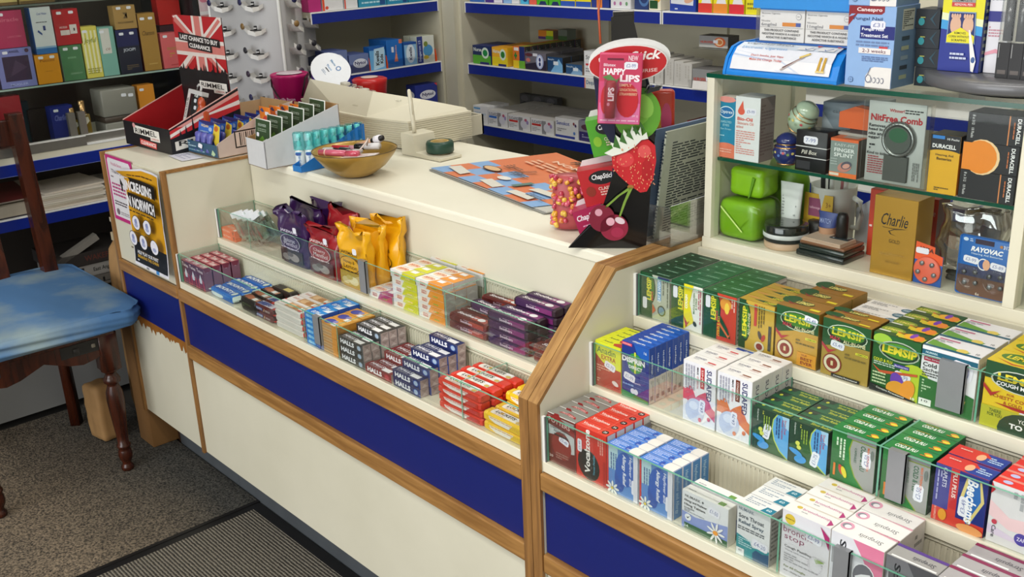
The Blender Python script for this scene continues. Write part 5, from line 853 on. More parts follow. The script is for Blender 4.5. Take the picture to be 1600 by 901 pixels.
for i in range(5):
    a = .9 + i * 1.2566; MB().lathe([(0, -.003), (.0038, -.003), (.0038, 0), (0, 0)], M['steel'], 12, (.024 + .0145*math.cos(a), -.0022, .0255 + .0145*math.sin(a)), 'y').done('battery', t)
sticker(t, .013, .057, '', 0, .022, .011, y=.0005)
t = thing('battery_blister', 'blue hearing aid battery card with white lettering and two dials', 'batteries', (1.9565, .4525, ZF))
mb = MB().bbox(0, .082, .002, .0045, 0, .098, '#1763b0', .004, 2); mb.art((0, .0018, 0), (1, 0, 0), (0, 0, 1), (0, -1, 0), .082, .098, [('p', [(.01, .35), (.99, .35), (.99, .05), (.9, .01), (.1, .01), (.01, .05)], '#6c4a38'), ('p', [(.01, .50), (.99, .50), (.99, .32), (.01, .32)], '#3c4060'), ('r', .3, .88, .66, .96, '#2c1c34'), ('e', .8, .9, .03, .025, '#b87c3c'), ('t', '312', .90, .9, .12, .06, '#e8ecf4', dict(b=.02)), ('t', 'RAYOVAC', .54, .79, .62, .085, '#f4f6fa', dict(b=.045, s=.25)), ('t', 'Hearing Aid Batteries', .55, .71, .6, .04, '#c8dcf0'), ('e', .12, .93, .05, .03, '#c8dcf0'), ('l', .2, .9, .28, .96, 2, '#c8dcf0'), ('e', .50, .56, .11, .10, '#e4e8ec'), ('e', .50, .56, .09, .08, '#1c4c94'), ('e', .56, .56, .07, .09, '#e0a884'), ('t', '6x', .45, .05, .08, .05, '#e8d8c8')]); mb.done('card', t)
for cx in (.022, .062):
    MB().lathe([(.019, 0), (.019, -.004), (.017, -.005), (.0165, -.004), (0, -.004)], M['acry'], 24, (cx, .0018, .030), 'y').done('dial', t)
    for i in range(4):
        a = .9 + i * 1.57; MB().lathe([(0, -.003), (.0036, -.003), (.0036, 0), (0, 0)], M['steel'], 12, (cx + .0125*math.cos(a), .0015, .030 + .0125*math.sin(a)), 'y').done('battery', t)
sticker(t, .021, .059, '£3-99', -5, .024, .011, y=.0005); sticker(t, .064, .055, '£5-89', -5, .024, .011, y=.0005)
t = thing('plastic_bag', 'crumpled clear plastic bag behind the battery cards', 'bag', (1.90, .49, ZF + .02)); soft(t, 'film', 0, .10, 0, .05, 0, .11, glassm('crumpled_film', (.72, .70, .68, 1), .6), .10, 12)
t = thing('pouch_pack', 'dark cosmetics pouch lying at the cabinet floor back', 'pouch', (1.915, .500, ZF)); soft(t, 'pouch', 0, .08, 0, .04, 0, .019, col('#5c5c54', .3), .08, 4)
one('nail_kit_box', .05, .04, .12, '#2a2730', (1.978, .60, ZF), 'tall dark box at the back right corner of the cabinet', 'box')
# ---------------------------------------------------------------- on top of the glass cabinet (z 1.323)
ZT = 1.3233
t = thing('vape_display', 'blue curved electronic cigarette counter display', 'display stand', (1.497, .437, ZT))
prof = [(0, 0), (0, .006), (.008, .030), (.024, .048), (.046, .054), (.17, .054), (.17, 0)]
vb = col('#1b84dc', .3)
MB().extr(prof, 'x', 0, .006, vb).extr(prof, 'x', .226, .232, vb).extr([(y + .002, z - .002 if z > .01 else z) for y, z in prof], 'x', .006, .226, vb).done('base', t, bevel=.001)
# printed curved panel: follow the profile
def lerp_prof(v):
    pts = [(-.0006, .007), (.0072, .031), (.0238, .0492), (.046, .0548)]; L_ = [0]
    for a, b_ in zip(pts, pts[1:]): L_.append(L_[-1] + math.dist(a, b_))
    d_ = v * L_[-1]
    for i in range(3):
        if d_ <= L_[i+1] + 1e-9:
            k = (d_ - L_[i]) / (L_[i+1] - L_[i]); return (pts[i][0] + k*(pts[i+1][0]-pts[i][0]), pts[i][1] + k*(pts[i+1][1]-pts[i][1]))
    return pts[-1]
tmp = MB(); tmp.art((0, 0, 0), (1, 0, 0), (0, 0, 1), (0, -1, 0), 1, 1, [('r', .05, .12, .95, .40, '#e6e6ea'), ('r', .05, .40, .95, .68, '#e2e4ec'), ('r', .05, .68, .95, .97, '#dce6f2'), ('p', [(.05, .60), (.5, .40), (.7, .12), (.5, .12)], '#cfd6e6'), ('p', [(.05, .5), (.4, .38), (.4, .36), (.05, .46)], '#b4c4e0'),
  ('t', 'vapourlites', .32, .90, .44, .13, '#2c2c30', dict(s=.3, b=-.012)), ('t', 'Electronic Cigarettes', .31, .68, .42, .11, '#5c9cd4', dict(s=.2, b=-.008)), ('t', "Don't Smoke, Just Vape", .37, .47, .30, .07, '#d0706c'), ('t', 'Make the Change Today', .37, .36, .30, .07, '#d0706c'), ('r', .60, .70, .74, .86, '#f4f4f4'), ('r', .78, .70, .92, .86, '#f4f4f4'), ('p', [(.66, .78), (.68, .70), (.73, .84), (.72, .85), (.68, .73), (.665, .79)], '#3c6cb4'), ('p', [(.83, .78), (.85, .70), (.90, .84), (.89, .85), (.85, .73), (.835, .79)], '#3c6cb4'), ('p', [(.73, .97), (.78, .97), (.755, .88)], '#c83c44'), ('p', [(.90, .97), (.94, .97), (.92, .90)], '#c83c44'), ('p', [(.52, .17), (.70, .52), (.71, .50), (.535, .15)], '#b4a4a0'), ('p', [(.66, .50), (.74, .62), (.75, .58), (.67, .46)], '#e0c468'), ('p', [(.54, .22), (.74, .62), (.742, .60), (.545, .20)], '#5c2c2c'), ('r', .84, .18, .86, .52, '#c49a34'), ('r', .88, .18, .90, .52, '#c49a34'), ('r', .835, .16, .91, .20, '#e0c884')])
tv = []
for (x, y, z) in tmp.v:
    v = (z - .0) ; py, pz = lerp_prof(min(1, max(0, (v - .05) / .95))); e = -y * 1.6; tv.append((.004 + x * .224, py - e * .7 - .0006, pz + e * .7))
q = MB(); q.v = tv; q.f = tmp.f; q.mi = tmp.mi; q.mats = tmp.mats; q.sm = tmp.sm; q.done('printed_panel', t)
MB().box(.036, .040, .046, .115, .0545, .40, M['acry']).box(.228, .231, .046, .115, .0545, .40, M['acry']).box(.04, .228, .112, .115, .0545, .40, M['acry']).box(.04, .228, .046, .112, .0548, .0575, '#2b62b0').done('holder', t)
MB().box(.033, .232, .040, .046, .115, .16, '#2a8bd8').box(.036, .231, .046, .115, .12, .123, M['acry']).done('header_band', t)
for i, (x, mg) in enumerate(((1.5385, '6mg/ml'), (1.6325, '11mg/ml'))):
    one('cartridge_box', .091 if i else .092, .035, .0625 if not i else .0625, '#d5d3cf', (x, .487, ZT + .058), 'white cartridge box marked %s with nicotine warning' % ('six milligrams', 'eleven milligrams')[i], 'vape refills', 0,
        [fill('#dbd9d6'), ('r', 0, .86, 1, 1, '#2a86d4'), ('t', 'VAPOURLITES', .24, .93, .28, .05, '#d8ecfa'), ('l', .68, .91, .96, .95, 1, '#a8d0f0'), ('t', 'Electronic Cigarette', .25, .76, .42, .055, '#8c8c8c'), ('l', .05, .66, .3, .70, 1, '#a8a8a8'), ('t', 'Nicotine', .14, .56, .2, .05, '#a0a0a0'), ('t', mg, .21, .45, .34, .11, '#8c8c90'), ('e', .87, .70, .06, .085, '#9a9a9c'), ('e', .87, .70, .052, .073, '#dbd9d6'), ('t', '18+', .87, .70, .07, .04, '#8c8c8c'), ('r', .52, .43, .82, .53, '#d0843c'), ('r', .82, .43, .92, .53, '#4c5c9c'), ('r', .02, .385, .98, .393, '#8c8c8c'), ('t', 'THIS PRODUCT CONTAINS', .5, .31, .78, .06, '#4a4a4c', dict(b=.02)), ('t', 'NICOTINE WHICH IS A HIGHLY', .5, .21, .86, .06, '#4a4a4c', dict(b=.02)), ('t', 'ADDICTIVE SUBSTANCE', .5, .11, .68, .06, '#4a4a4c', dict(b=.02))])
can = [fill('#8fb2e0'), ('p', [(0, .86), (.10, .88), (.24, .94), (.24, .94), (.0, .75)], '#8c1c24'), ('p', [(0, 1), (0, .86), (.06, .90), (.7, .90), (.76, .93), (.76, 1)], '#8c1c24'), ('t', 'Canespro', .44, .95, .54, .06, '#f0e0e0', dict(b=.025)), ('t', 'Fungal Nail', .42, .84, .62, .05, '#2c3c6c'), ('r', .27, .60, 1, .76, '#1a2474'), ('t', 'Fungal Nail', .54, .715, .46, .045, '#eceef8', dict(b=.02)), ('t', 'Treatment Set', .58, .645, .58, .045, '#eceef8', dict(b=.02)), ('l', .2, .50, .9, .58, 2, '#6c84b0'), ('r', .7, .49, .88, .515, '#c83c44'), ('p', [(.27, .42), (.95, .42), (.95, .49), (.27, .49)], '#ece6e4'), ('t', '2-3 weeks', .6, .455, .5, .045, '#6c3c4c', dict(b=.01)), ('l', .35, .32, .9, .39, 3, '#5c74a4'), ('p', [(.46, .0), (.46, .14), (.56, .24), (.64, .26), (1, .26), (1, 0)], '#eae6e2'), ('e', .14, .08, .055, .035, '#4c6c9c'), ('e', .14, .08, .045, .028, '#8fb2e0'), ('r', .09, .077, .19, .083, '#4c6c9c'), ('r', .136, .05, .144, .11, '#4c6c9c')]
fc = '#3c4a74'
can += [('e', .57 + .085*i, .095 - .0*i, .035, .035, fc) for i in range(4)] + [('e', .57 + .085*i, .095, .027, .028, '#eae6e2') for i in range(4)] + [('e', .53, .11, .06, .05, fc), ('e', .535, .112, .05, .042, '#eae6e2'), ('p', [(.56, .25), (.49, .13), (.50, .13), (.575, .25)], fc)]
sidec = [fill('#6c88a4'), ('r', .28, .70, .78, .96, '#b8bcac'), ('l', .32, .72, .74, .94, 9, '#3c3c3c')] + [('r', .3, .1 + .12*i, .62, .15 + .12*i, ('#a8b090', '#3c444c', '#8c9ca4')[i % 3]) for i in range(5)]
me = cmesh('nail_treatment_box', .084, .07, .128, '#8fb2e0', can, [fill('#a8c4e8')], sidec)
o = ob('nail_treatment_box', me, (1.735, .452, ZT), -.03, 'pale blue fungal nail treatment set box with foot drawing', 'medicine box'); sticker(o, .054, .099, '£31', 0, .026, .013)
ob('nail_treatment_box', me, (1.733, .452, ZT + .1283), -.01, 'second pale blue foot treatment box on top of the first', 'medicine box')
for k in range(4): one('dark_gift_box', .04, .05, .030, '#14202a', (1.829 - .002 * k, .505, ZT + .0303 * k), 'dark teal and black small carton, %s of the stack' % ('lowest', 'second', 'third', 'topmost')[k], 'box', 0, [fill('#101820'), ('e', .25, .35, .13, .2, '#2c8c94'), ('r', .2, .55, .4, .6, '#a8a84c'), ('p', [(.9, .1), (.6, .5), (.9, .95), (.7, .5)], '#1c4454')])
t = thing('revolving_stand', 'grey revolving display stand holding foot care and lip products', 'display stand', (1.975, .565, ZT + .006))
MB().lathe([(0, -.006), (.10, -.006), (.10, .0), (0, .0)], '#2a2a2c', 36).done('foot', t)
MB().lathe([(0, .001), (.130, .001), (.140, .003), (.1435, .006), (.1435, .019), (.141, .0215), (0, .0215)], col('#6d6d70', .35, .2, coat=.2), 48).done('turntable', t)
MB().box(-.133, -.122, -.03, -.012, .0216, .45, '#707074').box(-.122, -.118, -.03, .06, .0216, .45, '#1c1c1e').box(-.02, .02, .04, .08, .0216, .45, '#5c5c60').done('frame', t)
zt = ZT + .0280
sch = [fill('#1a2c8c'), ('p', [(0, .56), (1, .50), (1, 1), (0, 1)], '#e6dc1c'), ('p', [(0, .50), (1, .44), (1, .52), (0, .58)], '#e8ecc0'), ('p', [(0, .42), (1, .36), (1, .45), (0, .51)], '#3c9cd8'), ('e', .5, .93, .28, .05, '#1c2c7c'), ('e', .5, .93, .26, .042, '#e8ecf4'), ('e', .5, .93, .25, .038, '#1c2c7c'), ('t', 'Scholl', .5, .93, .4, .045, '#f0f2f8', dict(b=.03)), ('t', 'Corn', .5, .80, .34, .045, '#3a4468', dict(b=.015)), ('r', .22, .68, .78, .72, '#9a9a98'), ('t', 'COMPLETE', .5, .70, .4, .025, '#3c3c3c'), ('r', .22, .64, .78, .68, '#cc3c34'), ('t', 'REMOVAL PEN', .5, .66, .42, .022, '#f4e0dc'), ('p', [(.16, .28), (.86, .28), (.82, .59), (.18, .59)], '#7c98c0'), ('p', [(.18, .29), (.84, .29), (.80, .58), (.20, .58)], '#1c2c6c'), ('e', .36, .46, .13, .09, '#dcb094'), ('e', .66, .46, .13, .09, '#dcb094')] + [('e', .27 + .06*i, .55, .028, .022, '#dcb094') for i in range(4)] + [('e', .57 + .06*i, .55, .028, .022, '#dcb094') for i in range(4)] + [('p', [(.18, .29), (.84, .29), (.84, .36), (.5, .44), (.18, .36)], '#e6dc1c'), ('t', 'REMOVES', .5, .385, .28, .022, '#3c3c1c'), ('t', 'CORN WITHOUT', .48, .35, .5, .022, '#3c3c1c'), ('t', 'SCRAPING', .48, .315, .36, .022, '#3c3c1c'), ('l', .3, .12, .7, .2, 2, '#c8d0e8'), ('p', [(.70, .42), (.74, .42), (.94, .12), (.90, .01), (.84, .02), (.80, .14)], '#eceae8'), ('e', .87, .13, .05, .03, '#3c5c94')]
one('corn_pen_box', .066, .045, .155, '#1a2c8c', (1.8685, .500, zt), 'yellow and navy corn removal pen box on the stand', 'foot care', 0, sch, [], [fill('#20306c'), ('l', .1, .1, .9, .9, 12, '#8c9484')])
one('cream_box', .032, .03, .155, '#e4e2e8', (1.9365, .512, zt), 'white and blue skin cream box on the stand', 'skin cream', 0, [fill('#e4e2e8'), ('e', .8, .90, .7, .06, '#2a2c84'), ('t', 'E45', .62, .90, .5, .05, '#f0f0f8', dict(b=.03)), ('t', 'Dermatol', .5, .72, .8, .035, '#3c3c6c'), ('r', 0, .50, 1, .60, '#2a2c84'), ('l', .08, .35, .9, .46, 4, '#c88c98'), ('p', [(0, .2), (.5, .24), (1, .2), (1, .17), (.5, .2), (0, .17)], '#e49cac')])
for k in range(3):
    t = thing('lip_gloss_box', 'clear topped black lip gloss box, %s from the left' % ORD[k], 'cosmetics', (1.9715 + .0195 * k, .4745 - .001 * k, zt), .0, 'clear topped lip gloss boxes')
    MB().box(0, .0185, 0, .0185, 0, .052, '#1b191a').box(.003, .0155, -.0004, 0, .006, .012, '#5c5450').box(.002, .003, -.0005, 0, .03, .05, '#a0a0a0').done('carton', t); MB().box(.0, .0185, 0, .0185, .0521, .118, M['cello']).done('window', t); MB().lathe([(0, .054), (.007, .054), (.007, .114), (0, .115)], col('#4a4a4a', .2, .3), 12, (.00925, .00925, 0)).done('tube_body', t)
# ================================================================ ON THE WORKTOP
# brown and red clearance tray of make-up
t = thing('clearance_tray', 'black and red card make-up tray with flag header', 'display tray', (-.479, .099, 1.0005), .055)
W, D_ = .288, .235
mb = MB(); mb.box(0, W, 0, .002, 0, .072, '#17161a', back='#a81c22').box(0, W, .002, D_, 0, .003, '#a01a20')
mb.extr([(0, 0), (D_, 0), (D_, .160), (0, .072)], 'x', 0, .002, '#a81c22').extr([(0, 0), (D_, 0), (D_, .160), (0, .072)], 'x', W - .002, W, '#17161a').extr([(0, .072), (D_, .160), (D_, .1625), (0, .0745)], 'x', -.0004, .0024, '#e8b8b0').extr([(0, .072), (D_, .160), (D_, .1625), (0, .0745)], 'x', W - .0024, W + .0004, '#e8b8b0')
mb.art((0, 0, 0), (1, 0, 0), (0, 0, 1), (0, -1, 0), W, .072, [('p', [(.22, .56), (.77, .48), (.77, .68), (.77, .68), (.77, .82), (.22, .90)], '#e9e6de'), ('r', .57, .38, .77, .56, '#e9e6de'), ('t', 'RIMMEL', .48, .68, .46, .22, '#2c2a2a'), ('t', 'LONDON', .67, .46, .16, .08, '#c8504c'), ('e', .24, .88, .03, .10, '#e0a0a0'), ('p', [(.33, .14), (.68, .06), (.69, .30), (.34, .38)], '#d8504c'), ('t', 'CLEARANCE', .51, .22, .32, .15, '#f4e8e4', dict(b=.03, r=-1.5))])
fs = [('p', [(0, 0), (1, 0), (1, .5), (0, .28)], '#17161a'), ('p', [(0, .28), (1, .62), (1, .95), (0, .42)], '#c42c30'), ('p', [(0, .30), (.5, .58), (1, .70), (1, .78), (.4, .58), (0, .36)], '#ece0da'), ('p', [(.1, .47), (1, .95), (1, .88), (.2, .47)], '#e09c94'), ('p', [(.05, .06), (.6, .14), (.6, .30), (.05, .22)], '#e0dcd4'), ('t', 'RIM', .3, .18, .4, .09, '#2c2a2a')] + [('p', [(x, .3), (x + .02, .3 + h), (x + .04, .3)], '#17161a') for x, h in ((.12, .12), (.2, .2), (.3, .4), (.4, .18))]
mb.art((W, 0, 0), (0, 1, 0), (0, 0, 1), (1, 0, 0), D_, .160, fs); mb.done('tray', t)
H0, H1 = .135, .365; hd = [fill('#b81c24', 0, 0, 1, 1), ('p', [(0, .98), (.10, 1), (1, .30), (1, .22)], '#e8dcd4'), ('p', [(0, .2), (0, .30), (.92, 1), (1, 1), (1, .92)], '#e8dcd4'), ('p', [(.02, .92), (.06, .98), (.95, .30), (.9, .28)], '#d47c74'), ('p', [(.06, .25), (.10, .25), (.98, .95), (.94, .98)], '#d47c74'),
  ('r', .40, .0, .62, 1, '#e8dcd4'), ('r', .45, .0, .57, 1, '#d47c74'), ('r', 0, .48, 1, .70, '#e8dcd4'), ('r', 0, .53, 1, .65, '#d47c74'), ('r', 0, .0, 1, .30, '#141316')] + [('p', [(x, .28), (x + w_ / 2, .28 + h), (x + w_, .28)], '#141316') for x, w_, h in ((.0, .1, .05), (.08, .05, .10), (.16, .09, .06), (.19, .02, .09), (.3, .08, .05), (.36, .03, .10), (.44, .07, .07), (.52, .04, .12), (.56, .04, .10), (.66, .1, .05), (.72, .03, .17), (.80, .035, .24), (.86, .1, .07), (.93, .07, .09))] + [('p', [(.10, .68), (.93, .62), (.93, .72), (.10, .78)], '#161518'), ('p', [(.28, .58), (.76, .545), (.76, .64), (.28, .675)], '#161518'), ('t', 'LAST CHANCE TO BUY', .515, .70, .76, .06, '#f2eeea', dict(b=.03, r=-3)), ('t', 'CLEARANCE', .52, .61, .42, .055, '#f2eeea', dict(b=.03, r=-3)), ('r', .42, .07, .97, .17, '#e9e6de'), ('t', 'RIMMEL', .68, .12, .46, .06, '#2c2a2a'), ('r', .7, .03, .93, .08, '#e9e6de'), ('t', 'LONDON', .82, .055, .18, .03, '#c8504c')]
mb = MB().box(.0, W, D_ - .026, D_ - .024, .003, H1, '#141316'); mb.art((0, D_ - .026, H0), (1, 0, 0), (0, 0, 1), (0, -1, 0), W, H1 - H0, hd); mb.done('header_card', t)
t = thing('phone_case_pack', 'hanging phone case pack with black case leaning in the tray', 'phone case', (-.300, .185, 1.0045)); t.rotation_euler = (-.32, .06, .05)
MB().bbox(0, .078, 0, .020, 0, .165, M['cello'], .003, 2).done('clear_shell', t); MB().box(0, .078, -.001, .021, .158, .170, '#c9c8c6').tube([(.028, .01, .170), (.028, .01, .182), (.034, .01, .188), (.044, .01, .188), (.050, .01, .182), (.050, .01, .170)], .0035, '#c9c8c6').done('hanger', t)
mb = MB().box(.0, .014, -.0008, .001, .0, .158, '#d8d0cc'); mb.art((0, -.0008, 0), (1, 0, 0), (0, 0, 1), (0, -1, 0), .014, .158, [('r', 0, 0, 1, .22, '#d8603c'), ('t', 'FULL COLOUR', .5, .62, .6, .6, '#3c3438', dict(r=90, b=.02)), ('e', .5, .22, .35, .045, '#1c1a1c')]); mb.done('spine_card', t)
MB().bbox(.016, .060, .003, .014, .004, .150, '#201e22', .005, 2).done('case', t); sticker(t, .043, .140, '', 0, .014, .011, y=.002); sticker(t, .048, .120, '', 0, .014, .011, y=.002)
for i, (x, c, n_) in enumerate(((-.335, '#7a5c34', 'gold and brown eyeshadow compact lying in the clearance tray'), (-.262, '#2a2426', 'black lipstick lying in the clearance tray'))):
    t = thing('makeup_item', n_, 'make-up', (x, .14, 1.0045), .2); MB().bbox(0, .05, 0, .02, 0, .012, col(c, .25, .2), .003, 2).done('case', t); MB().box(.01, .04, .004, .016, .0121, .0126, '#a88c5c').done('window', t)
t = thing('lotion_bottle', 'orange brown bottle with pointed cap in the clearance tray', 'bottle', (-.215, .235, 1.004)); MB().lathe([(0, 0), (.018, 0), (.020, .01), (.020, .1), (.012, .115), (.010, .12), (.012, .125), (.008, .14), (0, .145)], col('#b4451c', .25, coat=.4), 20).done('bottle', t)
t = thing('paper_slip', 'white printed slip on the worktop in front of the trays', 'paper', (-.19, .100, 1.0012), -.06)
mb = MB().box(0, .105, 0, .062, 0, .0006, '#e4e4ee'); mb.art((0, 0, .0006), (1, 0, 0), (0, 1, 0), (0, 0, 1), .105, .062, [('l', .1, .2, .8, .85, 5, '#a8a8c4')]); mb.done('sheet', t)
# blue blister tray
t = thing('inhaler_tray', 'open card tray of blue blister packs with barcode side', 'display tray', (-.198, .1655, 1.0015), .05)
W, D_ = .172, .26
mb = MB(); mb.box(0, W, 0, .002, 0, .036, '#28506c').extr([(0, 0), (D_, 0), (D_, .115), (.17, .115), (.0, .040)], 'x', 0, .002, '#b0906c').extr([(0, 0), (D_, 0), (D_, .125), (.165, .110), (0, .040)], 'x', W - .002, W, '#cdbcb2').box(0, W, D_ - .002, D_, 0, .122, '#b08c60').box(0, W, 0, D_, 0, .002, '#b08c60')
mb.art((0, 0, 0), (1, 0, 0), (0, 0, 1), (0, -1, 0), W, .036, [('l', .05, .5, .3, .85, 2, '#a8c4d0'), ('l', .05, .15, .6, .4, 1, '#7ca0b4'), ('p', [(.78, .2), (.84, .6), (.92, .3), (.86, .1)], '#b8d0a8')]); mb.art((W, 0, 0), (0, 1, 0), (0, 0, 1), (1, 0, 0), D_, .110, [('r', .22, .18, .70, .62, '#1a1a1c'), ('r', .235, .215, .685, .585, '#d8c8bc')] + [('r', .28 + i*.025, .23, .28 + i*.025 + .006 + .008 * ((i*7) % 3 == 0), .57, '#1a1a1c') for i in range(16)] + [('t', 'Nicotinell', .8, .82, .25, .07, '#3c3430'), ('l', .5, .7, .8, .78, 1, '#5c4c44')]); mb.done('tray', t)
bm_ = None
for i in range(6):
    t = thing('inhaler_blister', 'blue and yellow blister pack of three inhalers, %s in the tray' % ORD[i], 'blister pack', (-.185 + .011 + .0 * i, .182 + .037 * i, 1.006), .05, 'blue blister packs'); t.rotation_euler = (-.22, 0, .03)
    if i == 0:
        mb = MB(); mb.box(0, .125, .0, .0015, .0, .088, '#1c3c94'); mb.art((0, 0, 0), (1, 0, 0), (0, 0, 1), (0, -1, 0), .125, .088, [('r', 0, .5, 1, 1, '#2468c4'), ('p', [(0, .95), (.4, .86), (1, .97), (1, 1), (0, 1)], '#16226c'), ('p', [(.72, .98), (.98, .9), (1, .0), (.86, .25), (.68, .5)], '#e4c83c'), ('e', .82, .82, .09, .09, '#c86c1c'), ('t', 'NiQuitin', .30, .84, .34, .10, '#e8d0a8', dict(b=.03)), ('e', .56, .76, .08, .07, '#a8c4e8'), ('l', .1, .62, .5, .7, 1, '#a8c4e8')]); b0 = mb.done('card', t)
        ms = []
        for k in range(3): ms.append(MB().lathe([(0, 0), (.012, 0), (.011, .006), (.012, .035), (.015, .042), (.0155, .05), (.010, .054), (0, .055)], col('#5a5cac', .25, coat=.4), 14, (.022 + .033*k, -.010, .002), sy=.6).done('inhaler', t))
        sticker(t, .056, .018, '', -8, .024, .012, y=-.021)
        bm_ = t
    else:
        for s_ in (b0, *ms): c = s_.copy(); C.objects.link(c); c.parent = t
# white card box hanging over the edge with green and orange packs
t = thing('card_box', 'plain white cardboard box of gum packs overhanging the worktop edge', 'display tray', (.105, .196, 1.0015), -.03)
W, D_ = .104, .235
wc = col('#d3d4d6', .6); mb = MB()
mb.box(0, W, 0, .0025, 0, .074, wc, back=M['kraft']).extr([(0, 0), (D_, 0), (D_, .142), (.0, .076)], 'x', W - .0025, W, wc).extr([(0, 0), (D_, 0), (D_, .142), (.06, .088), (0, .072)], 'x', 0, .0025, M['kraft']).box(0, W, D_ - .0025, D_, 0, .142, M['kraft']).box(0, W, 0, D_, 0, .002, M['kraft']); mb.done('carton', t)
t2 = thing('gum_tray', 'opened kraft tray of orange chewing gum packs behind the white box', 'display tray', (-.028, .30, 1.0015), -.03); MB().box(0, .12, .13, .132, 0, .125, M['kraft']).box(0, .12, 0, .002, 0, .04, M['kraft']).box(0, .002, 0, .13, 0, .08, M['kraft']).box(.118, .12, 0, .13, 0, .08, M['kraft']).box(0, .12, 0, .13, 0, .002, M['kraft']).done('tray', t2)
for i in range(4):
    t = thing('orange_gum_pack', 'orange gum hang card, %s from the front' % ORD[i], 'chewing gum', (-.018 + .012 * i, .312 + .026 * i, 1.006), -.03, 'orange gum packs')
    mb = MB().bbox(0, .062, .0, .003, 0, .125, '#e07a1c', .001, 1); mb.art((0, 0, 0), (1, 0, 0), (0, 0, 1), (0, -1, 0), .062, .125, [('e', .55, .70, .26, .10, '#c8402c'), ('t', 'Menthol', .55, .70, .4, .05, '#f0d8c8'), ('p', [(.1, .92), (.3, .98), (.5, .9), (.3, .88)], '#3c4a7c'), ('l', .2, .48, .8, .56, 2, '#6c3c1c')]); mb.done('card', t); sticker(t, .046, .108, '', 0, .022, .016); MB().bbox(.01, .052, -.012, -.0005, .01, .055, col('#e8701c', .3), .003, 2).done('blister', t)
me_ = None
for i in range(6):
    t = thing('green_inhaler_pack', 'dark green nicotine spray card, %s from the box front' % ORD[i], 'blister pack', (.112 + .003 * (i % 2), .214 + .034 * i, 1.008 + .006 * i), -.03, 'dark green nicotine packs'); t.rotation_euler = (-.12, 0, -.03)
    mb = MB().bbox(0, .084, .0, .0025, .02, .118, '#e4e6e0', .001, 1); mb.art((.002, 0, .022), (1, 0, 0), (0, 0, 1), (0, -1, 0), .080, .094, [fill('#2f4a2c'), ('p', [(0, .3), (.5, .55), (1, .2), (1, 0), (0, 0)], '#5c9030'), ('t', 'nicorette', .46, .86, .56, .10, '#a8b8a8', dict(b=.02)), ('l', .15, .66, .75, .76, 2, '#8ca088'), ('p', [(.2, .3), (.8, .5), (.85, .47), (.3, .26)], '#d8e0d4')]); mb.done('card', t)
    MB().bbox(.008, .055, -.014, -.0005, .022, .052, col('#2c3454', .15, coat=.7), .006, 2).done('blister', t); 
    if i in (0, 3, 4): sticker(t, .016 if i == 0 else .070, .075, '', 0, .014, .014)
# hand gel sprays
for i in range(8):
    first = i == 0; x, y = (.270, .262) if first else (.300 - .001 * i, .250 + .026 * i)
    t = thing('spray_bottle', 'small aqua topped spray bottle, %s' % ('standing in front of the blue tray' if first else ORD[i-1] + ' in the blue tray'), 'spray bottle', (x, y, 1.0015 if first else 1.004), .75, 'aqua topped spray bottles')
    MB().lathe([(0, 0), (.0125, 0), (.0135, .003), (.0135, .045), (.009, .055), (.0065, .062)], col('#dfe6e6', .3, coat=.3), 16, sy=.8).done('bottle', t)
    MB().lathe([(.0065, .060), (.0065, .070), (.004, .072), (.004, .078), (.0065, .079), (.0065, .092), (0, .093)], col('#b8e0dc', .3), 12).done('nozzle', t)
    MB().bbox(-.014, .014, -.0105, .0105, .050, .098, M['aqua'], .004, 2).done('cap', t)
    q = MB(); q.art((-.010, -.0112, .006), (1, 0, 0), (0, 0, 1), (0, -1, 0), .020, .040, [('e', .4, .88, .4, .12, '#1c4c9c'), ('t', 'hand gel', .5, .45, .7, .5, '#3c7cb4', dict(r=-90)), ('r', .05, .96, .9, 1.0, '#2c9cc4')]); q.done('printed_label', t)
t = thing('blue_card_tray', 'bright blue card tray holding the aqua sprays', 'display tray', (.2785, .232, 1.0012), .06); MB().box(0, .034, 0, .002, 0, .016, '#1c7cc8').extr([(0, 0), (.215, 0), (.215, .094), (.19, .088), (0, .016)], 'x', .034, .0355, '#1c78cc').extr([(0, 0), (.215, 0), (.215, .094), (0, .016)], 'x', -.0015, 0, '#1c78cc').box(0, .034, 0, .215, 0, .0015, '#1c7cc8').box(0, .034, .213, .215, 0, .094, '#1c7cc8').done('tray', t)
# gold bowl
t = thing('gold_bowl', 'shallow gold leaf bowl full of make-up samples', 'bowl', (.448, .316, 1.0012))
gm = col('#c39c48', .34, .3, .5, .2, 24)
MB().lathe([(0, 0), (.034, 0), (.046, .004), (.078, .026), (.100, .052), (.109, .066), (.1085, .0675), (.104, .063), (.078, .031), (.045, .0075), (0, .004)], gm, 48).done('bowl', t)
MB().lathe([(.1088, .0662), (.1092, .0672), (.1085, .0682), (.1080, .0672)], '#4a3818', 48).done('rim', t)
def cosm(name, label, loc, rot, L, r, c, c2, sq=False, k=.35):
    t = thing(name, label, 'make-up', loc); t.rotation_euler = rot
    MB().tube([(0, 0, 0), (L * (1 - k), 0, 0)], r, c, 12).done('tube_body', t); MB().tube([(L * (1 - k) + .0005, 0, 0), (L, 0, 0)], r * 1.04, c2, 12).done('cap', t); return t
zb = 1.058
pk = col('#d4607c', .15, coat=.8)
t = cosm('lip_gloss', 'long clear pink lip gloss tube lying in the gold bowl', (.392, .248, zb + .006), (0, -.02, .38), .118, .0085, pk, col('#cf4c66', .15, coat=.8), k=.3); MB().tube([(.018, 0, 0), (.021, 0, 0)], .0092, '#e8c8b8').done('band', t)
cosm('lipstick', 'red lipstick tube lying at the back of the bowl', (.372, .300, zb + .006), (0, -.02, .5), .075, .007, '#b41c30', '#c8909c')
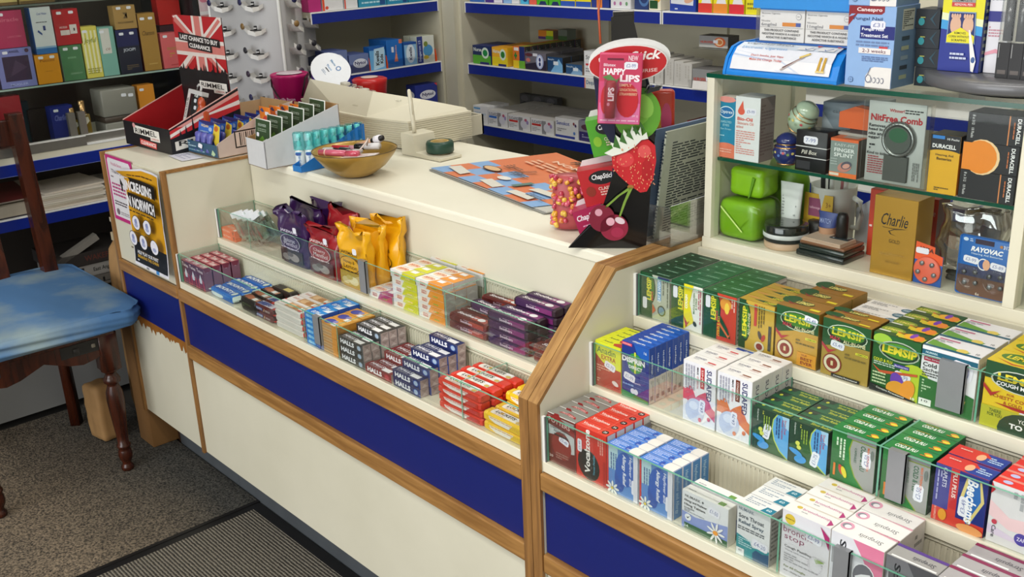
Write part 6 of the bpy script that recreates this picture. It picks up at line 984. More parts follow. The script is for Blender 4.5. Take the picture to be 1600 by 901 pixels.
cosm('mascara', 'black mascara tube wrapped in white tape', (.430, .332, zb + .010), (0, -.10, .35), .075, .0085, col('#151416', .2), '#e0dfe0', k=.6)
t = cosm('concealer_tube', 'beige concealer tube with black cap and white sticker', (.408, .352, zb + .008), (0, -.30, .22), .095, .0065, '#d0a080', '#1a181a', k=.42); MB().tube([(.068, 0, 0), (.085, 0, 0)], .0105, '#eceaf0', 10).done('paper_sticker', t)
t = thing('eyeliner_pack', 'black flat eyeliner pack in the bowl', 'make-up', (.385, .285, zb + .002)); t.rotation_euler = (0, .05, .55); MB().bbox(0, .055, 0, .024, 0, .006, '#1a191b', .001, 1).done('card', t); MB().bbox(.02, .05, .004, .02, .0061, .010, col('#3a4a48', .2), .002, 1).done('blister', t)
t = thing('sample_card', 'white and pink folded sample card in the bowl', 'card', (.470, .262, zb + .0)); t.rotation_euler = (0, -.06, .42); MB().extr([(0, 0), (.085, .012), (.08, .05), (.01, .035)], 'z', 0, .0015, '#e4d8d4').done('card', t); q = MB(); q.art((.01, .008, .0015), (1, .1, 0), (0, 1, 0), (0, 0, 1), .06, .025, [('e', .4, .5, .2, .3, '#d49488'), ('l', .1, .1, .9, .9, 2, '#d8b0a8')]); q.done('print', t)
t = thing('earphone_lead', 'white coiled lead looping out of the gold bowl', 'cable', (0, 0, 0)); MB().tube([(.470, .290, zb), (.490, .300, zb + .012), (.502, .318, zb + .034), (.492, .330, zb + .040), (.478, .335, zb + .020)], .0022, '#d8c8c0', 6).done('cord', t)
for i, (x, y) in enumerate(((.400, .262), (.445, .285), (.455, .300), (.38, .262))): 
    t = thing('cotton_bud_bag' if i == 1 else 'sample_sachet', 'small clear and white sample sachet in the bowl, %s' % ('front left', 'centre', 'beside the taped mascara', 'at the left rim')[i], 'make-up', (x, y, zb + .002), .3 * i); soft(t, 'sachet', 0, .028, 0, .018, 0, .009, col('#c8c2c0', .25), .06, i)
# till
M['till'] = laminate('cream_till_plastic', '#d9d3be')
def corr(name, label):
    t = thing('cash_till', label, 'till')
    base = [(-.30, .62), (-.02, .552), (.156, .552), (.318, .585), (.332, .80), (-.30, .80)]
    mb = MB(); z = 1.008; mb.extr(base, 'z', 1.004, 1.077, M['till'])
    zs = [1.010 + .0062 * i for i in range(11)]
    for zz in zs:
        off = [(x * 1.0 + (.0022 if x > .2 else 0), y - (.0022 if y < .7 else 0)) for x, y in base]
        mb.extr(off, 'z', zz, zz + .0032, M['till'])
    mb.done('cabinet', t)
    MB().extr([(x * 1.008, y - (.004 if y < .7 else -.001)) for x, y in base], 'z', 1.077, 1.083, M['till']).done('trim_band', t, bevel=.001)
    R0, R1, R2 = (-.21, .602, 1.155), (.132, .602, 1.147), (.318, .792, 1.092); B0, B1, B2, B3 = (-.292, .618, 1.083), (.0, .560, 1.083), (.154, .558, 1.083), (.311, .590, 1.083); B4 = (.326, .795, 1.083); K0, K1 = (-.292, .795, 1.083), (-.292, .795, 1.092); L0 = (-.292, .64, 1.12)
    mb = MB(); m_ = M['till']
    for f in ([B0, B1, R0], [B0, R0, L0], [B1, B2, R1, R0], [B2, B3, (.235, .700, 1.1205)], [B2, (.235, .700, 1.1205), R1], [B3, B4, R2, (.235, .700, 1.1205)], [R0, R1, (.235, .700, 1.1205), R2, K1], [L0, R0, K1], [K0, B0, L0, K1], [K0, K1, R2, B4]): mb.face(f, m_)
    mb.done('hood', t)
    MB().box(.062, .090, -.002, 0, -.0018, .0018, M['till']).done('slot_handle', t, (0, .575, 1.104), (-.35, 0, 0))
    MB().box(.2, .31, .80, .86, 1.004, 1.010, M['till']).box(.308, .314, .80, .862, 1.004, 1.062, M['till']).box(-.25, .314, .856, .862, 1.004, 1.062, M['till']).box(-.25, .308, .80, .856, 1.035, 1.040, M['till']).box(.2, .308, .81, .85, 1.041, 1.055, '#141214').done('drawer', t)
    mb = MB(); 
    for i in range(9): mb.bbox(-.10 + .034 * i, -.074 + .034 * i, .64, .662, 1.138 - .0035 * i * .6, 1.149 - .0035 * i, M['acry'] if i % 3 else '#c8c4b8', .002, 1)
    mb.done('key_covers', t); MB().box(-.28, .30, .60, .79, 1.0, 1.004, '#201f20').done('foot', t)
corr('cash_till', 'cream cash till with ridged base and open drawer')
t = thing('pen_holder', 'cream plastic notch-shaped pen and tape holder', 'pen holder', (.340, .540, 1.0012), .03); MB().extr([(0, 0), (.165, 0), (.165, .008), (.062, .012), (.052, .058), (0, .060)], 'y', 0, .075, M['till']).done('block', t, bevel=.002)
t = thing('display_pen', 'tall cream counter pen standing in the holder', 'pen', (.353, .556, 1.0615)); MB().tube([(.016, .01, 0), (.0145, .01, .02), (.008, .01, .085), (.004, .01, .112), (.003, .01, .116)], [.0055, .0062, .0062, .005, .003], M['till'], 12).done('barrel', t); MB().tube([(.020, .004, .05), (.018, .004, .095)], .0012, M['till'], 6).done('pen_clip', t)
t = thing('tape_roll', 'roll of dark green tape with gold core in the holder', 'tape', (.448, .590, 1.0138)); MB().lathe([(.026, 0), (.036, 0), (.038, .003), (.038, .024), (.035, .030), (.027, .031), (.026, .028)], '#1f4436', 32).done('tape', t); MB().lathe([(.020, .004), (.026, .003), (.026, .030), (.022, .031), (.020, .028), (.020, .004)], '#b79a5c', 32).done('core', t)
# magazines
t = thing('magazine', 'orange and blue newspaper style magazine open flat on the worktop', 'magazine', (0, 0, 1.0045))
P4 = [(.562, .466), (.700, .812), (.86, .735), (1.10, .40), (1.03, .385)]
a, b_, c_, d_ = Vector((.562, .466, 0)), Vector((1.045, .372, 0)), Vector((1.175, .640, 0)), Vector((.690, .795, 0))
def bil(u, v): return a * (1-u)*(1-v) + b_ * u*(1-v) + c_ * u*v + d_ * (1-u)*v
mb = MB(); n = 20; vs = []; 
for j in range(n + 1):
    for i in range(n + 1): p = bil(i/n, j/n); vs.append((p.x, p.y, .004 + .0035 * math.sin(i/n*3.1) * (1 - j/n)**2))
fs = [(j*(n+1)+i, j*(n+1)+i+1, (j+1)*(n+1)+i+1, (j+1)*(n+1)+i) for j in range(n) for i in range(n)]
OR, BL = '#dc7d52', '#86aedc'
for k, f in enumerate(fs):
    j, i = divmod(k, n); v = j / n; u = i / n; blue = v < .42 and ((int(u * 7) + int(v * 7)) % 2 == 0)
    mb.mesh([vs[q] for q in f], [(0, 1, 2, 3)], BL if blue else OR)
mb.done('cover', t)
mb = MB(); ar = [('t', 'PHENOMENON', .62, .93, .66, .07, '#3c2820', dict(b=.03)), ('t', 'NOMADS', .48, .82, .5, .05, '#ecd0b8', dict(b=.02)), ('l', .15, .62, .9, .76, 3, '#eab494'), ('p', [(.06, .10), (.26, .05), (.25, .14), (.07, .19)], '#dcd8cc'), ('p', [(.42, .08), (.60, .04), (.60, .13), (.43, .17)], '#dcd8cc'), ('p', [(.70, .06), (.90, .06), (.88, .15), (.70, .14)], '#dcd8cc'), ('p', [(.72, .22), (.92, .24), (.9, .32), (.72, .30)], '#dcd8cc'), ('e', .22, .33, .08, .05, '#5c3c2c'), ('e', .22, .33, .07, .04, '#e0b888'), ('e', .45, .25, .05, .04, '#e8e4dc'), ('r', .60, .18, .64, .34, '#5c7c74'), ('p', [(.84, .45), (1, .50), (.95, .40), (1, .36)], '#e4c84c'), ('p', [(.92, .48), (1, .56), (1, .40), (.94, .42)], '#6c8c84'), ('l', .2, .42, .36, .52, 4, '#5c4034'), ('l', .36, .36, .5, .44, 3, '#5c4034'), ('l', .8, .12, .94, .2, 3, '#4c5c74'), ('p', [(.34, .36), (.40, .54), (.41, .54), (.35, .36)], '#3c3430'), ('p', [(.36, .35), (.42, .53), (.43, .53), (.37, .35)], '#3c3430')]
tmp = MB(); tmp.art((0, 0, 0), (1, 0, 0), (0, 1, 0), (0, 0, 1), 1, 1, ar)
mb.v = [(lambda p, z: (p.x, p.y, .0082 + z))(bil(x, y), z) for x, y, z in tmp.v]; mb.f, mb.mi, mb.mats, mb.sm = tmp.f, tmp.mi, tmp.mats, tmp.sm; mb.done('print', t)
t = thing('magazine', 'grey edged magazine underneath the orange one', 'magazine', (0, 0, 1.0012)); mb = MB(); P = [bil(-.015, .03) + Vector((0, -.012, 0)), bil(1.03, .0) + Vector((.03, -.002, 0)), bil(1.0, .95), bil(0, .95)]; mb.extr([(p.x, p.y) for p in P], 'z', 0, .003, '#8a8a86'); mb.extr([(p.x + .004, p.y + .004) for p in P], 'z', .0031, .0055, '#c8c6be'); mb.done('pages', t)
# ---------------------------------------------------------------- lip balm stand, angled towards the customer
LO, LA = Vector((1.298, .231, 1.0012)), math.radians(40.9)
def lp(x, y, z=0): return (LO.x + x * math.cos(LA) - y * math.sin(LA), LO.y + x * math.sin(LA) + y * math.cos(LA), LO.z + z)
t = thing('lip_balm_stand', 'black fruit pictured lip balm stand with red oval header', 'display stand', tuple(lp(0, 0)), LA)
bk = col('#0e0d0f', .18, coat=.3)
mb = MB(); pn = [(.0, .0), (.149, .0), (.1645, .214), (.137, .375), (.123, .434), (.085, .431), (.087, .26), (.097, .20), (.089, .15), (.073, .10), (.060, .06), (.040, .040)]
mb.extr(pn, 'y', 0, .004, bk).extr([(0, 0), (.149, 0), (.100, .052), (.04, .045)], 'y', .004, .006, bk); mb.extr([(.10, .10), (.085, .31), (.052, .325), (.062, .24), (.090, .19), (.08, .10)], 'y', .0045, .03, '#15183c').extr([(.125, .22), (.145, .34), (.155, .3), (.165, .214)], 'y', .02, .05, '#15183c').box(.04, .14, .004, .06, 0, .003, bk).extr([(.018, .0), (.05, .0), (.045, .035), (.03, .033)], 'y', .045, .049, bk).box(.088, .126, .004, .02, .38, .440, bk); mb.done('stand_body', t, bevel=.0008)
mb = MB(); n = 40
def ell(cx, cz, rx, rz, y0, y1, c, a0=0, mb=mb): mb.extr([(cx + rx*math.cos(2*math.pi*i/36)*math.cos(a0) - rz*math.sin(2*math.pi*i/36)*math.sin(a0), cz + rx*math.cos(2*math.pi*i/36)*math.sin(a0) + rz*math.sin(2*math.pi*i/36)*math.cos(a0)) for i in range(36)], 'y', y0, y1, c)
ell(.118, .358, .073, .036, -.006, -.004, '#d8d8d6', .06); ell(.115, .350, .071, .033, -.0125, -.0065, '#e0dedc', .06); ell(.115, .350, .069, .0312, -.0135, -.0125, '#b81a20', .06)
mb.art((.046, -.0135, .319), (1, .0, .06), (0, 0, 1), (0, -1, 0), .14, .062, [('t', 'ChapStick', .52, .60, .80, .34, '#f2eeec', dict(b=.03, s=.25)), ('t', 'MOISTURISE', .62, .20, .5, .10, '#e8c8c4')]); mb.done('header_oval', t)
def fruit(name, shapes, art, y0, th, label=None):
    mb = MB()
    for poly, c in shapes: mb.extr(poly, 'y', y0, y0 + th, c)
    mb.art((0, y0, 0), (1, 0, 0), (0, 0, 1), (0, -1, 0), 1, 1, art); return tag(mb.done(name, t), label)
def E(cx, cz, rx, rz, n=28, a0=0): return [(cx + rx*math.cos(2*math.pi*i/n)*math.cos(a0) - rz*math.sin(2*math.pi*i/n)*math.sin(a0), cz + rx*math.cos(2*math.pi*i/n)*math.sin(a0) + rz*math.sin(2*math.pi*i/n)*math.cos(a0)) for i in range(n)]
fruit('apple_cutout', [(E(.132, .258, .043, .048), '#5d9c2c')], [('e', .128, .268, .030, .032, '#76b23c'), ('e', .145, .272, .016, .022, '#86be4c', 20), ('e', .14, .30, .012, .006, '#3c7820')], -.0075, .003, 'green apple cut-out')
st = [(.085, .180), (.098, .198), (.118, .192), (.135, .210), (.152, .212), (.165, .200), (.167, .172), (.161, .135), (.150, .114), (.138, .112), (.118, .126), (.098, .145), (.087, .160)]
rd = random.Random(2); seeds = []
for i in range(110):
    x, z = rd.uniform(.088, .165), rd.uniform(.116, .205)
    if z < .21 - abs(x - .13) * .4 and z > .112 + max(0, .135 - x) * .9: seeds += [('e', x, z, .0009, .0015, '#e09a70')]
fruit('strawberry_cutout', [(st, '#c42028')], [('e', .11, .175, .016, .014, '#d84044'), ('e', .145, .19, .012, .012, '#dc5454'), ('e', .15, .155, .01, .02, '#b01820')] + seeds, -.012, .003, 'red strawberry cut-out')
fruit('strawberry_leaves', [([(.072, .188), (.086, .182), (.10, .186), (.112, .190), (.128, .200), (.140, .212), (.152, .214), (.149, .226), (.141, .219), (.138, .236), (.130, .220), (.123, .238), (.117, .218), (.107, .232), (.105, .212), (.092, .222), (.095, .204), (.083, .208), (.088, .197)], '#e4e8dc')], [('p', [(x0, .200 + .01*k), (x0 + .014, .196 + .008*k), (x0 + .004, .222 + .006*k)], '#3c6c2c') for k, x0 in enumerate((.088, .100, .112, .124, .134))], -.0155, .003)
fruit('cherry_cutout', [(E(.066, .062, .0245, .026), '#7c1430'), (E(.089, .044, .0265, .0255), '#8c1838'), ([(.118, .123), (.121, .119), (.100, .106), (.074, .082), (.071, .084), (.094, .105)], '#7c9c3c'), ([(.118, .122), (.124, .121), (.112, .095), (.100, .062), (.097, .063), (.106, .092)], '#7c9c3c'), (E(.120, .123, .006, .004), '#a06c34')], [('e', .060, .074, .007, .007, '#d89cac'), ('e', .082, .056, .008, .008, '#e0a8b8'), ('e', .100, .058, .010, .006, '#dcc8d0', -25), ('e', .095, .035, .012, .010, '#a02448')], -.013, .003, 'pair of dark red cherries cut-out')
def chbox(name, label, poly, c, y0, nme, fx, art, parent_th=.045):
    t = thing(name, label, 'lip balm box', tuple(lp(0, 0)), LA); mb = MB()
    mb.extr(poly, 'y', y0, y0 + parent_th, c).extr([(p[0] + (.5 - i % 2) * 0, p[1]) for i, p in enumerate([(poly[0][0] + .004, poly[0][1]), (poly[1][0] - .004, poly[1][1]), (poly[1][0] - .006, poly[1][1] + .012), (poly[0][0] + .008, poly[0][1] + .012)])], 'y', y0 + parent_th - .003, y0 + parent_th, '#d8cfd0')
    u = Vector((poly[1][0] - poly[0][0], 0, poly[1][1] - poly[0][1])); w_ = u.length; v = Vector((poly[0][0] - poly[3][0], 0, poly[0][1] - poly[3][1])); h_ = v.length
    mb.art((poly[3][0], y0, poly[3][1]), u.normalized(), v.normalized(), (0, -1, 0), w_, h_, art); mb.done('carton', t); return t
ca = lambda c, fr: [('e', .58, .74, .34, .19, '#141214'), ('t', 'ChapStick', .60, .75, .56, .18, '#f0ecec', dict(b=.02, s=.2)), ('t', 'CLASSIC', .62, .44, .4, .09, '#e8d8c8'), ('l', .45, .24, .95, .38, 2, '#e8c8b8'), ('e', .22, .40, .12, .14, fr)]
chbox('lip_balm_box', 'green apple lip balm carton clipped at the stand top', [(.034, .239), (.098, .250), (.112, .182), (.050, .170)], '#4c9c24', .030, '', 0, ca('', '#86b82c'))
chbox('lip_balm_box', 'red strawberry lip balm carton in the stand middle', [(.016, .140), (.092, .153), (.086, .080), (.034, .070)], '#b81c24', .040, '', 0, ca('', '#8c2c1c'))
chbox('lip_balm_box', 'cherry pink lip balm carton in the lowest pocket', [(.006, .060), (.062, .078), (.060, .030), (.022, .012)], '#a8184c', .035, '', 0, [('t', 'ChapStick', .5, .66, .84, .3, '#f0dce4', dict(b=.03, s=.2)), ('l', .2, .3, .6, .4, 1, '#e0a0bc')])
# strawberry lip balm blister hanging at the front
t = thing('lip_balm_blister', 'pink strawberry lip balm hang card clipped in front of the header', 'lip balm', tuple(lp(.060, -.032, .247)), LA); t.rotation_euler = (0, .05, LA)
mb = MB(); mb.bbox(0, .0765, 0, .002, 0, .127, '#d0446c', .002, 2)
mb.art((0, 0, 0), (1, 0, 0), (0, 0, 1), (0, -1, 0), .0765, .127, [('r', .02, .01, .98, .30, '#d86c9c'), ('r', .02, .30, .98, .6, '#cf4c78'), ('r', .02, .6, .98, .97, '#c43a5c'), ('r', .18, .895, .56, .925, '#6c1c34'), ('t', 'NEW', .78, .93, .22, .07, '#f4dce4', dict(b=.015)), ('t', 'Blistex', .24, .83, .28, .04, '#f0d0dc', dict(b=.02)), ('t', 'HAPPY', .36, .74, .52, .09, '#f6eaf0', dict(b=.045)), ('t', 'LIPS', .72, .65, .46, .10, '#f6eaf0', dict(b=.045)), ('e', .68, .34, .26, .24, '#c0202c'), ('p', [(.46, .44), (.92, .44), (.80, .16), (.68, .12), (.56, .2)], '#c0202c'), ('e', .16, .34, .1, .2, '#c0202c'), ('p', [(.08, .66), (.25, .70), (.4, .62), (.5, .66), (.4, .58), (.2, .62)], '#5c8c4c'), ('t', 'SIMPLY', .62, .555, .3, .04, '#e8bc9c'), ('t', 'SENSATIONAL', .70, .49, .42, .04, '#e8bc9c'), ('t', 'STRAWBERRY', .70, .43, .42, .04, '#e8bc9c'), ('t', 'SPF 15', .88, .12, .14, .03, '#f0c8d8'), ('l', .06, .035, .96, .07, 1, '#e8b4cc')]); mb.done('card', t)
mb = MB(); mb.lathe([(0, 0), (.009, 0), (.009, .018), (.0095, .019), (.0095, .062), (.008, .066), (0, .067)], '#a81c34', 18, (.022, -.006, .012)); mb.done('balm_tube', t)
q = MB(); q.art((.014, -.0158, .034), (1, 0, 0), (0, 0, 1), (0, -1, 0), .016, .040, [('t', 'LIPS', .55, .55, .6, .7, '#f0d4dc', dict(r=90, b=.04)), ('e', .3, .1, .16, .08, '#d8849c')]); q.done('tube_label', t)
MB().box(.010, .034, -.018, -.0175, .008, .084, M['acry']).box(.010, .0105, -.018, 0, .008, .084, M['acry']).box(.0335, .034, -.018, 0, .008, .084, M['acry']).done('blister', t); sticker(t, .056, .105, '£2-99', 0, .024, .013)
t = thing('bulldog_clip', 'silver wire and black bulldog clip on the lip balm stand', 'clip', tuple(lp(.146, -.012, .300)), LA); MB().tube([(0, 0, 0), (.006, -.006, .012), (.012, -.006, .012), (.009, 0, 0)], .0012, M['steel'], 6).extr([(.002, -.004), (.026, .002), (.028, .010), (.008, .006)], 'y', -.003, .003, '#1a1a1c').tube([(.014, 0, .004), (.02, -.006, .012), (.03, -.006, .01), (.024, 0, .004)], .0012, M['steel'], 6).done('clip', t)
t = thing('hang_strip', 'narrow orange strip hanging down above the lip balm stand', 'strip', (0, 0, 0)); MB().tube([lp(.070, .03, .50), lp(.062, .02, .44), lp(.066, .0, .385)], .0022, '#b4502c', 6).done('strip', t); tag(t, 'narrow orange cord running up from the lip balm card', 'cord')
# gumball style sweets bag
t = thing('boiled_sweets_jar', 'jar of pink and amber wrapped sweets behind the lip balm stand', 'sweets jar', tuple(lp(-.004, .135)), LA)
MB().lathe([(0, .004), (.034, .004), (.036, .02), (.036, .095), (.030, .112), (0, .113)], '#b04c50', 20, sy=.7).done('sweet_core', t)
rd = random.Random(5)
for i in range(70):
    a = rd.uniform(3.3, 6.1); z = rd.uniform(.008, .112); c = rd.choice(['#e0a02c', '#d8803c', '#cc4464', '#e8c04c', '#c03c54', '#e0607c'])
    o_ = MB().bbox(-.006, .006, -.004, .004, -.005, .005, col(c, .15, coat=.8), .002, 1).done('boiled_sweet', t, (.037 * math.cos(a), .026 * math.sin(a), z), (rd.uniform(0, 3), rd.uniform(0, 3), a))
# red bag behind and leaflet holder
t = thing('sweet_packet', 'tall red and gold sweet packet behind the lip balm stand', 'sweet packet', tuple(lp(.150, .075)), LA); MB().bbox(0, .052, 0, .022, 0, .288, col('#c4341c', .3, 0, .2, .3), .008, 3).done('pouch', t)
q = MB(); q.art((.003, -.0002, .01), (1, 0, 0), (0, 0, 1), (0, -1, 0), .046, .27, [('p', [(.0, .62), (.6, .72), (.9, .86), (.1, .80)], '#dc9c2c'), ('e', .3, .74, .25, .06, '#d8a84c'), ('e', .72, .82, .22, .12, '#c84c74'), ('t', 'BEST', .5, .57, .7, .05, '#f4e8d8', dict(b=.04, s=.2)), ('r', .1, .49, .9, .52, '#201a14'), ('l', .1, .05, .9, .36, 8, '#e49484')] + [('e', .15 + .14*i, .42, .06, .016, '#e0b43c') for i in range(6)]); q.done('print', t)
t = thing('leaflet_holder', 'clear acrylic leaflet holder at the worktop edge', 'leaflet holder', (0, 0, 1.0075))
A_ = M['acry']; MB().box(1.39, 1.455, .345, .348, 0, .075, A_, top=M['steel']).box(1.388, 1.391, .345, .53, 0, .075, A_).box(1.455, 1.458, .345, .53, 0, .08, A_, top='#d8dcdc').box(1.39, 1.455, .345, .53, 0, .003, A_).box(1.39, 1.455, .529, .532, 0, .13, A_).done('acrylic_tray', t)
for i, (c1, c2, n_, dx) in enumerate((('#7e96b4', '#3c5c84', 'blue grey booklet with dark rules in the leaflet holder', 0), ('#a8ae9e', '#3a4246', 'pale green grey booklet in the leaflet holder with folded note', .022))):
    t = thing('booklet', n_, 'booklet', (1.384 + dx, .352, 1.012)); t.rotation_euler = (0, .12 + .02 * i, 0)
    mb = MB().box(0, .004, 0, .175, 0, .215, c1, left='#1c2440'); mb.art((.004, 0, 0), (0, 1, 0), (0, 0, 1), (1, 0, 0), .175, .215, [('l', .12, .05, .92, .9, 34, c2)]); mb.art((0, 0, 0), (1, 0, 0), (0, 0, 1), (0, -1, 0), .004, .215, [('l', 0, 0, 1, 1, 30, c2)]); mb.done('pages', t)
    if i: MB().extr([(.12, .19), (.175, .215), (.165, .180)], 'x', .0045, .0055, '#cfc99c').done('note_tab', t)
t = thing('brown_card_box', 'brown cardboard box behind the leaflet holder', 'box', (1.33, .56, 1.0015)); MB().bbox(0, .12, 0, .08, 0, .09, col('#7a5a44', .7), .001, 1).done('carton', t)
# charity tins behind the till
t = thing('charity_bucket', 'magenta charity bucket with lid and black strap', 'bucket', (-.600, .755, .86)); MB().lathe([(0, 0), (.056, 0), (.064, .25), (.067, .253), (.067, .262), (.063, .264), (.061, .260), (.02, .264), (0, .264)], col('#c4186c', .3), 36).done('bucket', t); MB().lathe([(.045, .2645), (.044, .266), (.02, .267), (0, .2672)], '#d8c8d0', 36).done('lid_label', t)
MB().tube([(-.040, -.050, .262), (-.010, -.068, .225), (.030, -.064, .18), (.055, -.045, .135)], .0025, '#1c1014', 6).tube([(.050, .045, .262), (.070, .020, .25), (.072, -.0, .19)], .0025, '#1c1014', 6).done('strap', t)
q = MB(); q.art((-.040, -.0665, .165), (1, 0, 0), (0, .0, 1), (0, -1, 0), .08, .03, [('t', 'Priscilla Bacon', .5, .6, .9, .34, '#f0c0dc'), ('l', .1, .1, .8, .25, 1, '#e090c0')]); q.done('print', t, (0, 0, 0), (0, 0, .7))
t = thing('stool', 'dark stand carrying the magenta charity bucket', 'stand', (-.600, .755, 0)); MB().lathe([(0, 0), (.08, 0), (.08, .02), (.03, .04), (.03, .83), (.07, .845), (.07, .859), (0, .859)], '#2a2828', 24).done('pedestal', t)
t = thing('collection_tin', 'blue slanted collection tin with white oval top', 'collection tin', (-.40, .80, 1.0)); 
mb = MB(); n = 36; lo_ = [(.062*math.cos(2*math.pi*i/n), .062*math.sin(2*math.pi*i/n), .0) for i in range(n)]; hi_ = [(x*1.08, y*1.08, .145 + (-x*.72 + y*.35)) for x, y, z in lo_]
mb.mesh(lo_ + hi_, [(i, (i+1) % n, n + (i+1) % n, n + i) for i in range(n)], col('#2436b4', .3), True); mb.face(hi_, '#e4e8ee'); mb.done('tin', t)
q = MB(); Uv = Vector((1, 0, -.72)).normalized(); Vv = Vector((.0, 1, .35)).normalized(); Nv = Uv.cross(Vv); q.art(Vector((0, 0, .145)) - Uv*.05 - Vv*.05, Uv, Vv, Nv, .10, .10, [('t', 'Thank you', .5, .5, .56, .10, '#5c94c8', dict(b=.01)), ('r', .3, .38, .62, .42, '#2c3440'), ('t', 'Marie', .3, .74, .3, .08, '#6c9cc4'), ('e', .62, .76, .10, .10, '#2c6ca8'), ('e', .62, .76, .06, .06, '#e4e8ee'), ('l', .3, .2, .7, .3, 2, '#8ca0b8')]); q.done('print', t)
t = thing('red_collection_box', 'red oval collection box lid behind the till', 'collection tin', (-.30, .885, 1.0)); MB().lathe([(0, 0), (.050, 0), (.058, .10), (.060, .112), (.052, .116), (0, .118)], col('#c01c20', .3), 28).done('box', t); MB().lathe([(.0, .1182), (.03, .1184), (.028, .120), (0, .120)], '#d8c0b8', 24).done('lid_label', t)
t = thing('rear_desk', 'dark rear desk carrying the collection boxes behind the till', 'desk'); MB().box(-.50, -.20, .810, .98, .96, .9995, '#2a2420').box(-.49, -.21, .815, .97, 0, .96, '#231f1d').done('desk', t)
# ================================================================ BACK SHELVES
def rowb(name, desc, x, w, h, d, z, n, base, front, top=None, right=None, y=1.604, cat='medicine box', pitch=None):
    me = cmesh(name, w - .002, d - .0015, h, base, front, top or [], right or [])
    for i in range(n):
        lab = desc if n == 1 else desc + (', front of its row' if i == 0 else ', rearmost' if i == n - 1 else ', %s from front' % ORD[i])
        ob(name, me, (x + JR.uniform(-.001, .001), y + i * (pitch or d), z + .0012), JR.uniform(-.01, .01), lab, cat, desc[:50] if n > 1 else None)
zb1, zb2, zb3 = 1.298, 1.058, .818
F = fill
T = lambda txt_, x, y, w, h, c, **k: ('t', txt_, x, y, w, h, c, k)
WH = '#dedee0'
rowb('toothpaste_box', 'white and blue box at the top shelf left end', -.615, .09, .11, .05, zb1, 1, '#c8d4e8', [F('#c8d4e8'), ('r', 0, .0, 1, .3, '#3c6cb4')])
rowb('tablet_box', 'purple and white box on the top back shelf', -.520, .10, .10, .05, zb1, 1, '#5c3c8c', [F('#e0dce8'), ('r', 0, .0, .5, 1, '#4a3488'), ('l', .55, .1, .95, .5, 2, '#7c6ca8')])
rowb('tablet_box', 'pale blue and white box on the top back shelf', -.415, .048, .10, .05, zb1, 1, '#8cb4e0', [F('#8cb4e0')]); rowb('tablet_box', 'plain white box on the top back shelf', -.366, .042, .10, .05, zb1, 1, WH, [F(WH), ('l', .2, .1, .8, .4, 2, '#8c8c90')])
rowb('tablet_box', 'small blue and orange dotted box on the top back shelf', -.318, .045, .10, .05, zb1, 1, '#4cb0d8', [F('#4cb0d8'), ('e', .6, .2, .3, .12, '#1c4c84')]); rowb('tablet_box', 'coral red box on the top back shelf', -.27, .04, .10, .05, zb1, 1, '#e0604c', [F('#e0604c'), ('e', .6, .3, .3, .1, '#f0d0c8')])
for i, x in enumerate((-.228, -.163)): rowb('herbal_box', 'bright green box on the top back shelf, %s of the pair' % ('left', 'right')[i], x, .058, .11, .05, zb1, 1, '#4cac28', [F('#4cac28'), ('p', [(.2, 0), (.35, .12), (.8, .12), (.95, 0)], '#1c2c5c'), ('l', .2, .2, .8, .4, 2, '#c8e8a8')])
for i, x in enumerate((-.103, -.027)): rowb('tissue_box', 'yellow and blue box on the top back shelf, %s of the pair' % ('left', 'right')[i], x, .074, .11, .05, zb1, 1, '#e8d820', [F('#e8d820'), ('r', 0, 0, 1, .16, '#2c54b0'), ('l', .2, .3, .8, .5, 2, '#8c8420')])
rowb('tablet_box', 'navy and orange box on the top back shelf', .05, .085, .11, .05, zb1, 1, '#1c3484', [F('#1c3484'), ('r', .3, 0, .62, .9, '#dc7c34')])
rowb('cream_box', 'white box with purple band on the top back shelf', .142, .093, .11, .06, zb1, 1, WH, [F(WH), ('r', .02, .42, .98, .55, '#8c2c7c'), ('e', .2, .15, .06, .06, '#b06c9c'), ('e', .5, .15, .06, .06, '#b06c9c'), ('e', .8, .15, .06, .06, '#6c9c6c')])
rowb('tablet_box', 'dark blue swirl box on the top back shelf', .25, .062, .10, .05, zb1, 1, '#1c2c5c', [F('#24386c'), ('e', .7, .4, .4, .3, '#4c74a8'), ('e', .7, .4, .3, .2, '#24386c')])
rowb('tablet_box', 'white and gold box with green label on the top back shelf', .315, .052, .12, .05, zb1, 1, '#e8e0c8', [F('#e8e0c8'), ('e', .7, .5, .4, .3, '#e0a83c'), ('r', .05, .04, .75, .26, '#1c4c24')])
rowb('hand_cream_box', 'royal blue box with pictured hands on the top back shelf', .402, .108, .12, .06, zb1, 1, '#1c3c9c', [F('#1c3c9c'), ('p', [(.04, .2), (.9, .16), (.96, .9), (.04, .9)], '#d8dce4'), ('e', .22, .45, .18, .12, '#d8a088', -30), ('e', .75, .32, .2, .09, '#d8a88c', 20), ('l', .2, .03, .9, .10, 1, '#c8d0e8')])
for i, x in enumerate((.520, .577, .640)): rowb('syrup_box', 'yellow box picturing a dark haired child, %s on the top back shelf' % ('leftmost', 'middle', 'rightmost')[i], x, .056 if i < 2 else .058, .13, .09, zb1, 1, '#e8dc24', [F('#e8dc24'), ('r', 0, 0, 1, .22, ('#d83c34', '#e88c34', '#d8303c')[i]), ('p', [(.22, .22), (.4, .5), (.7, .5), (.92, .22)], '#e8e4e8'), ('e', .58, .62, .14, .12, '#d8a488'), ('p', [(.42, .55), (.46, .8), (.7, .8), (.74, .55), (.68, .70), (.48, .7)], '#2c2018'), ('t', 'Calpol', .5, .92, .8, .10, '#5c3c8c')], None, [F('#e8dc24'), ('l', .1, .1, .9, .9, 4, '#8c8420')])
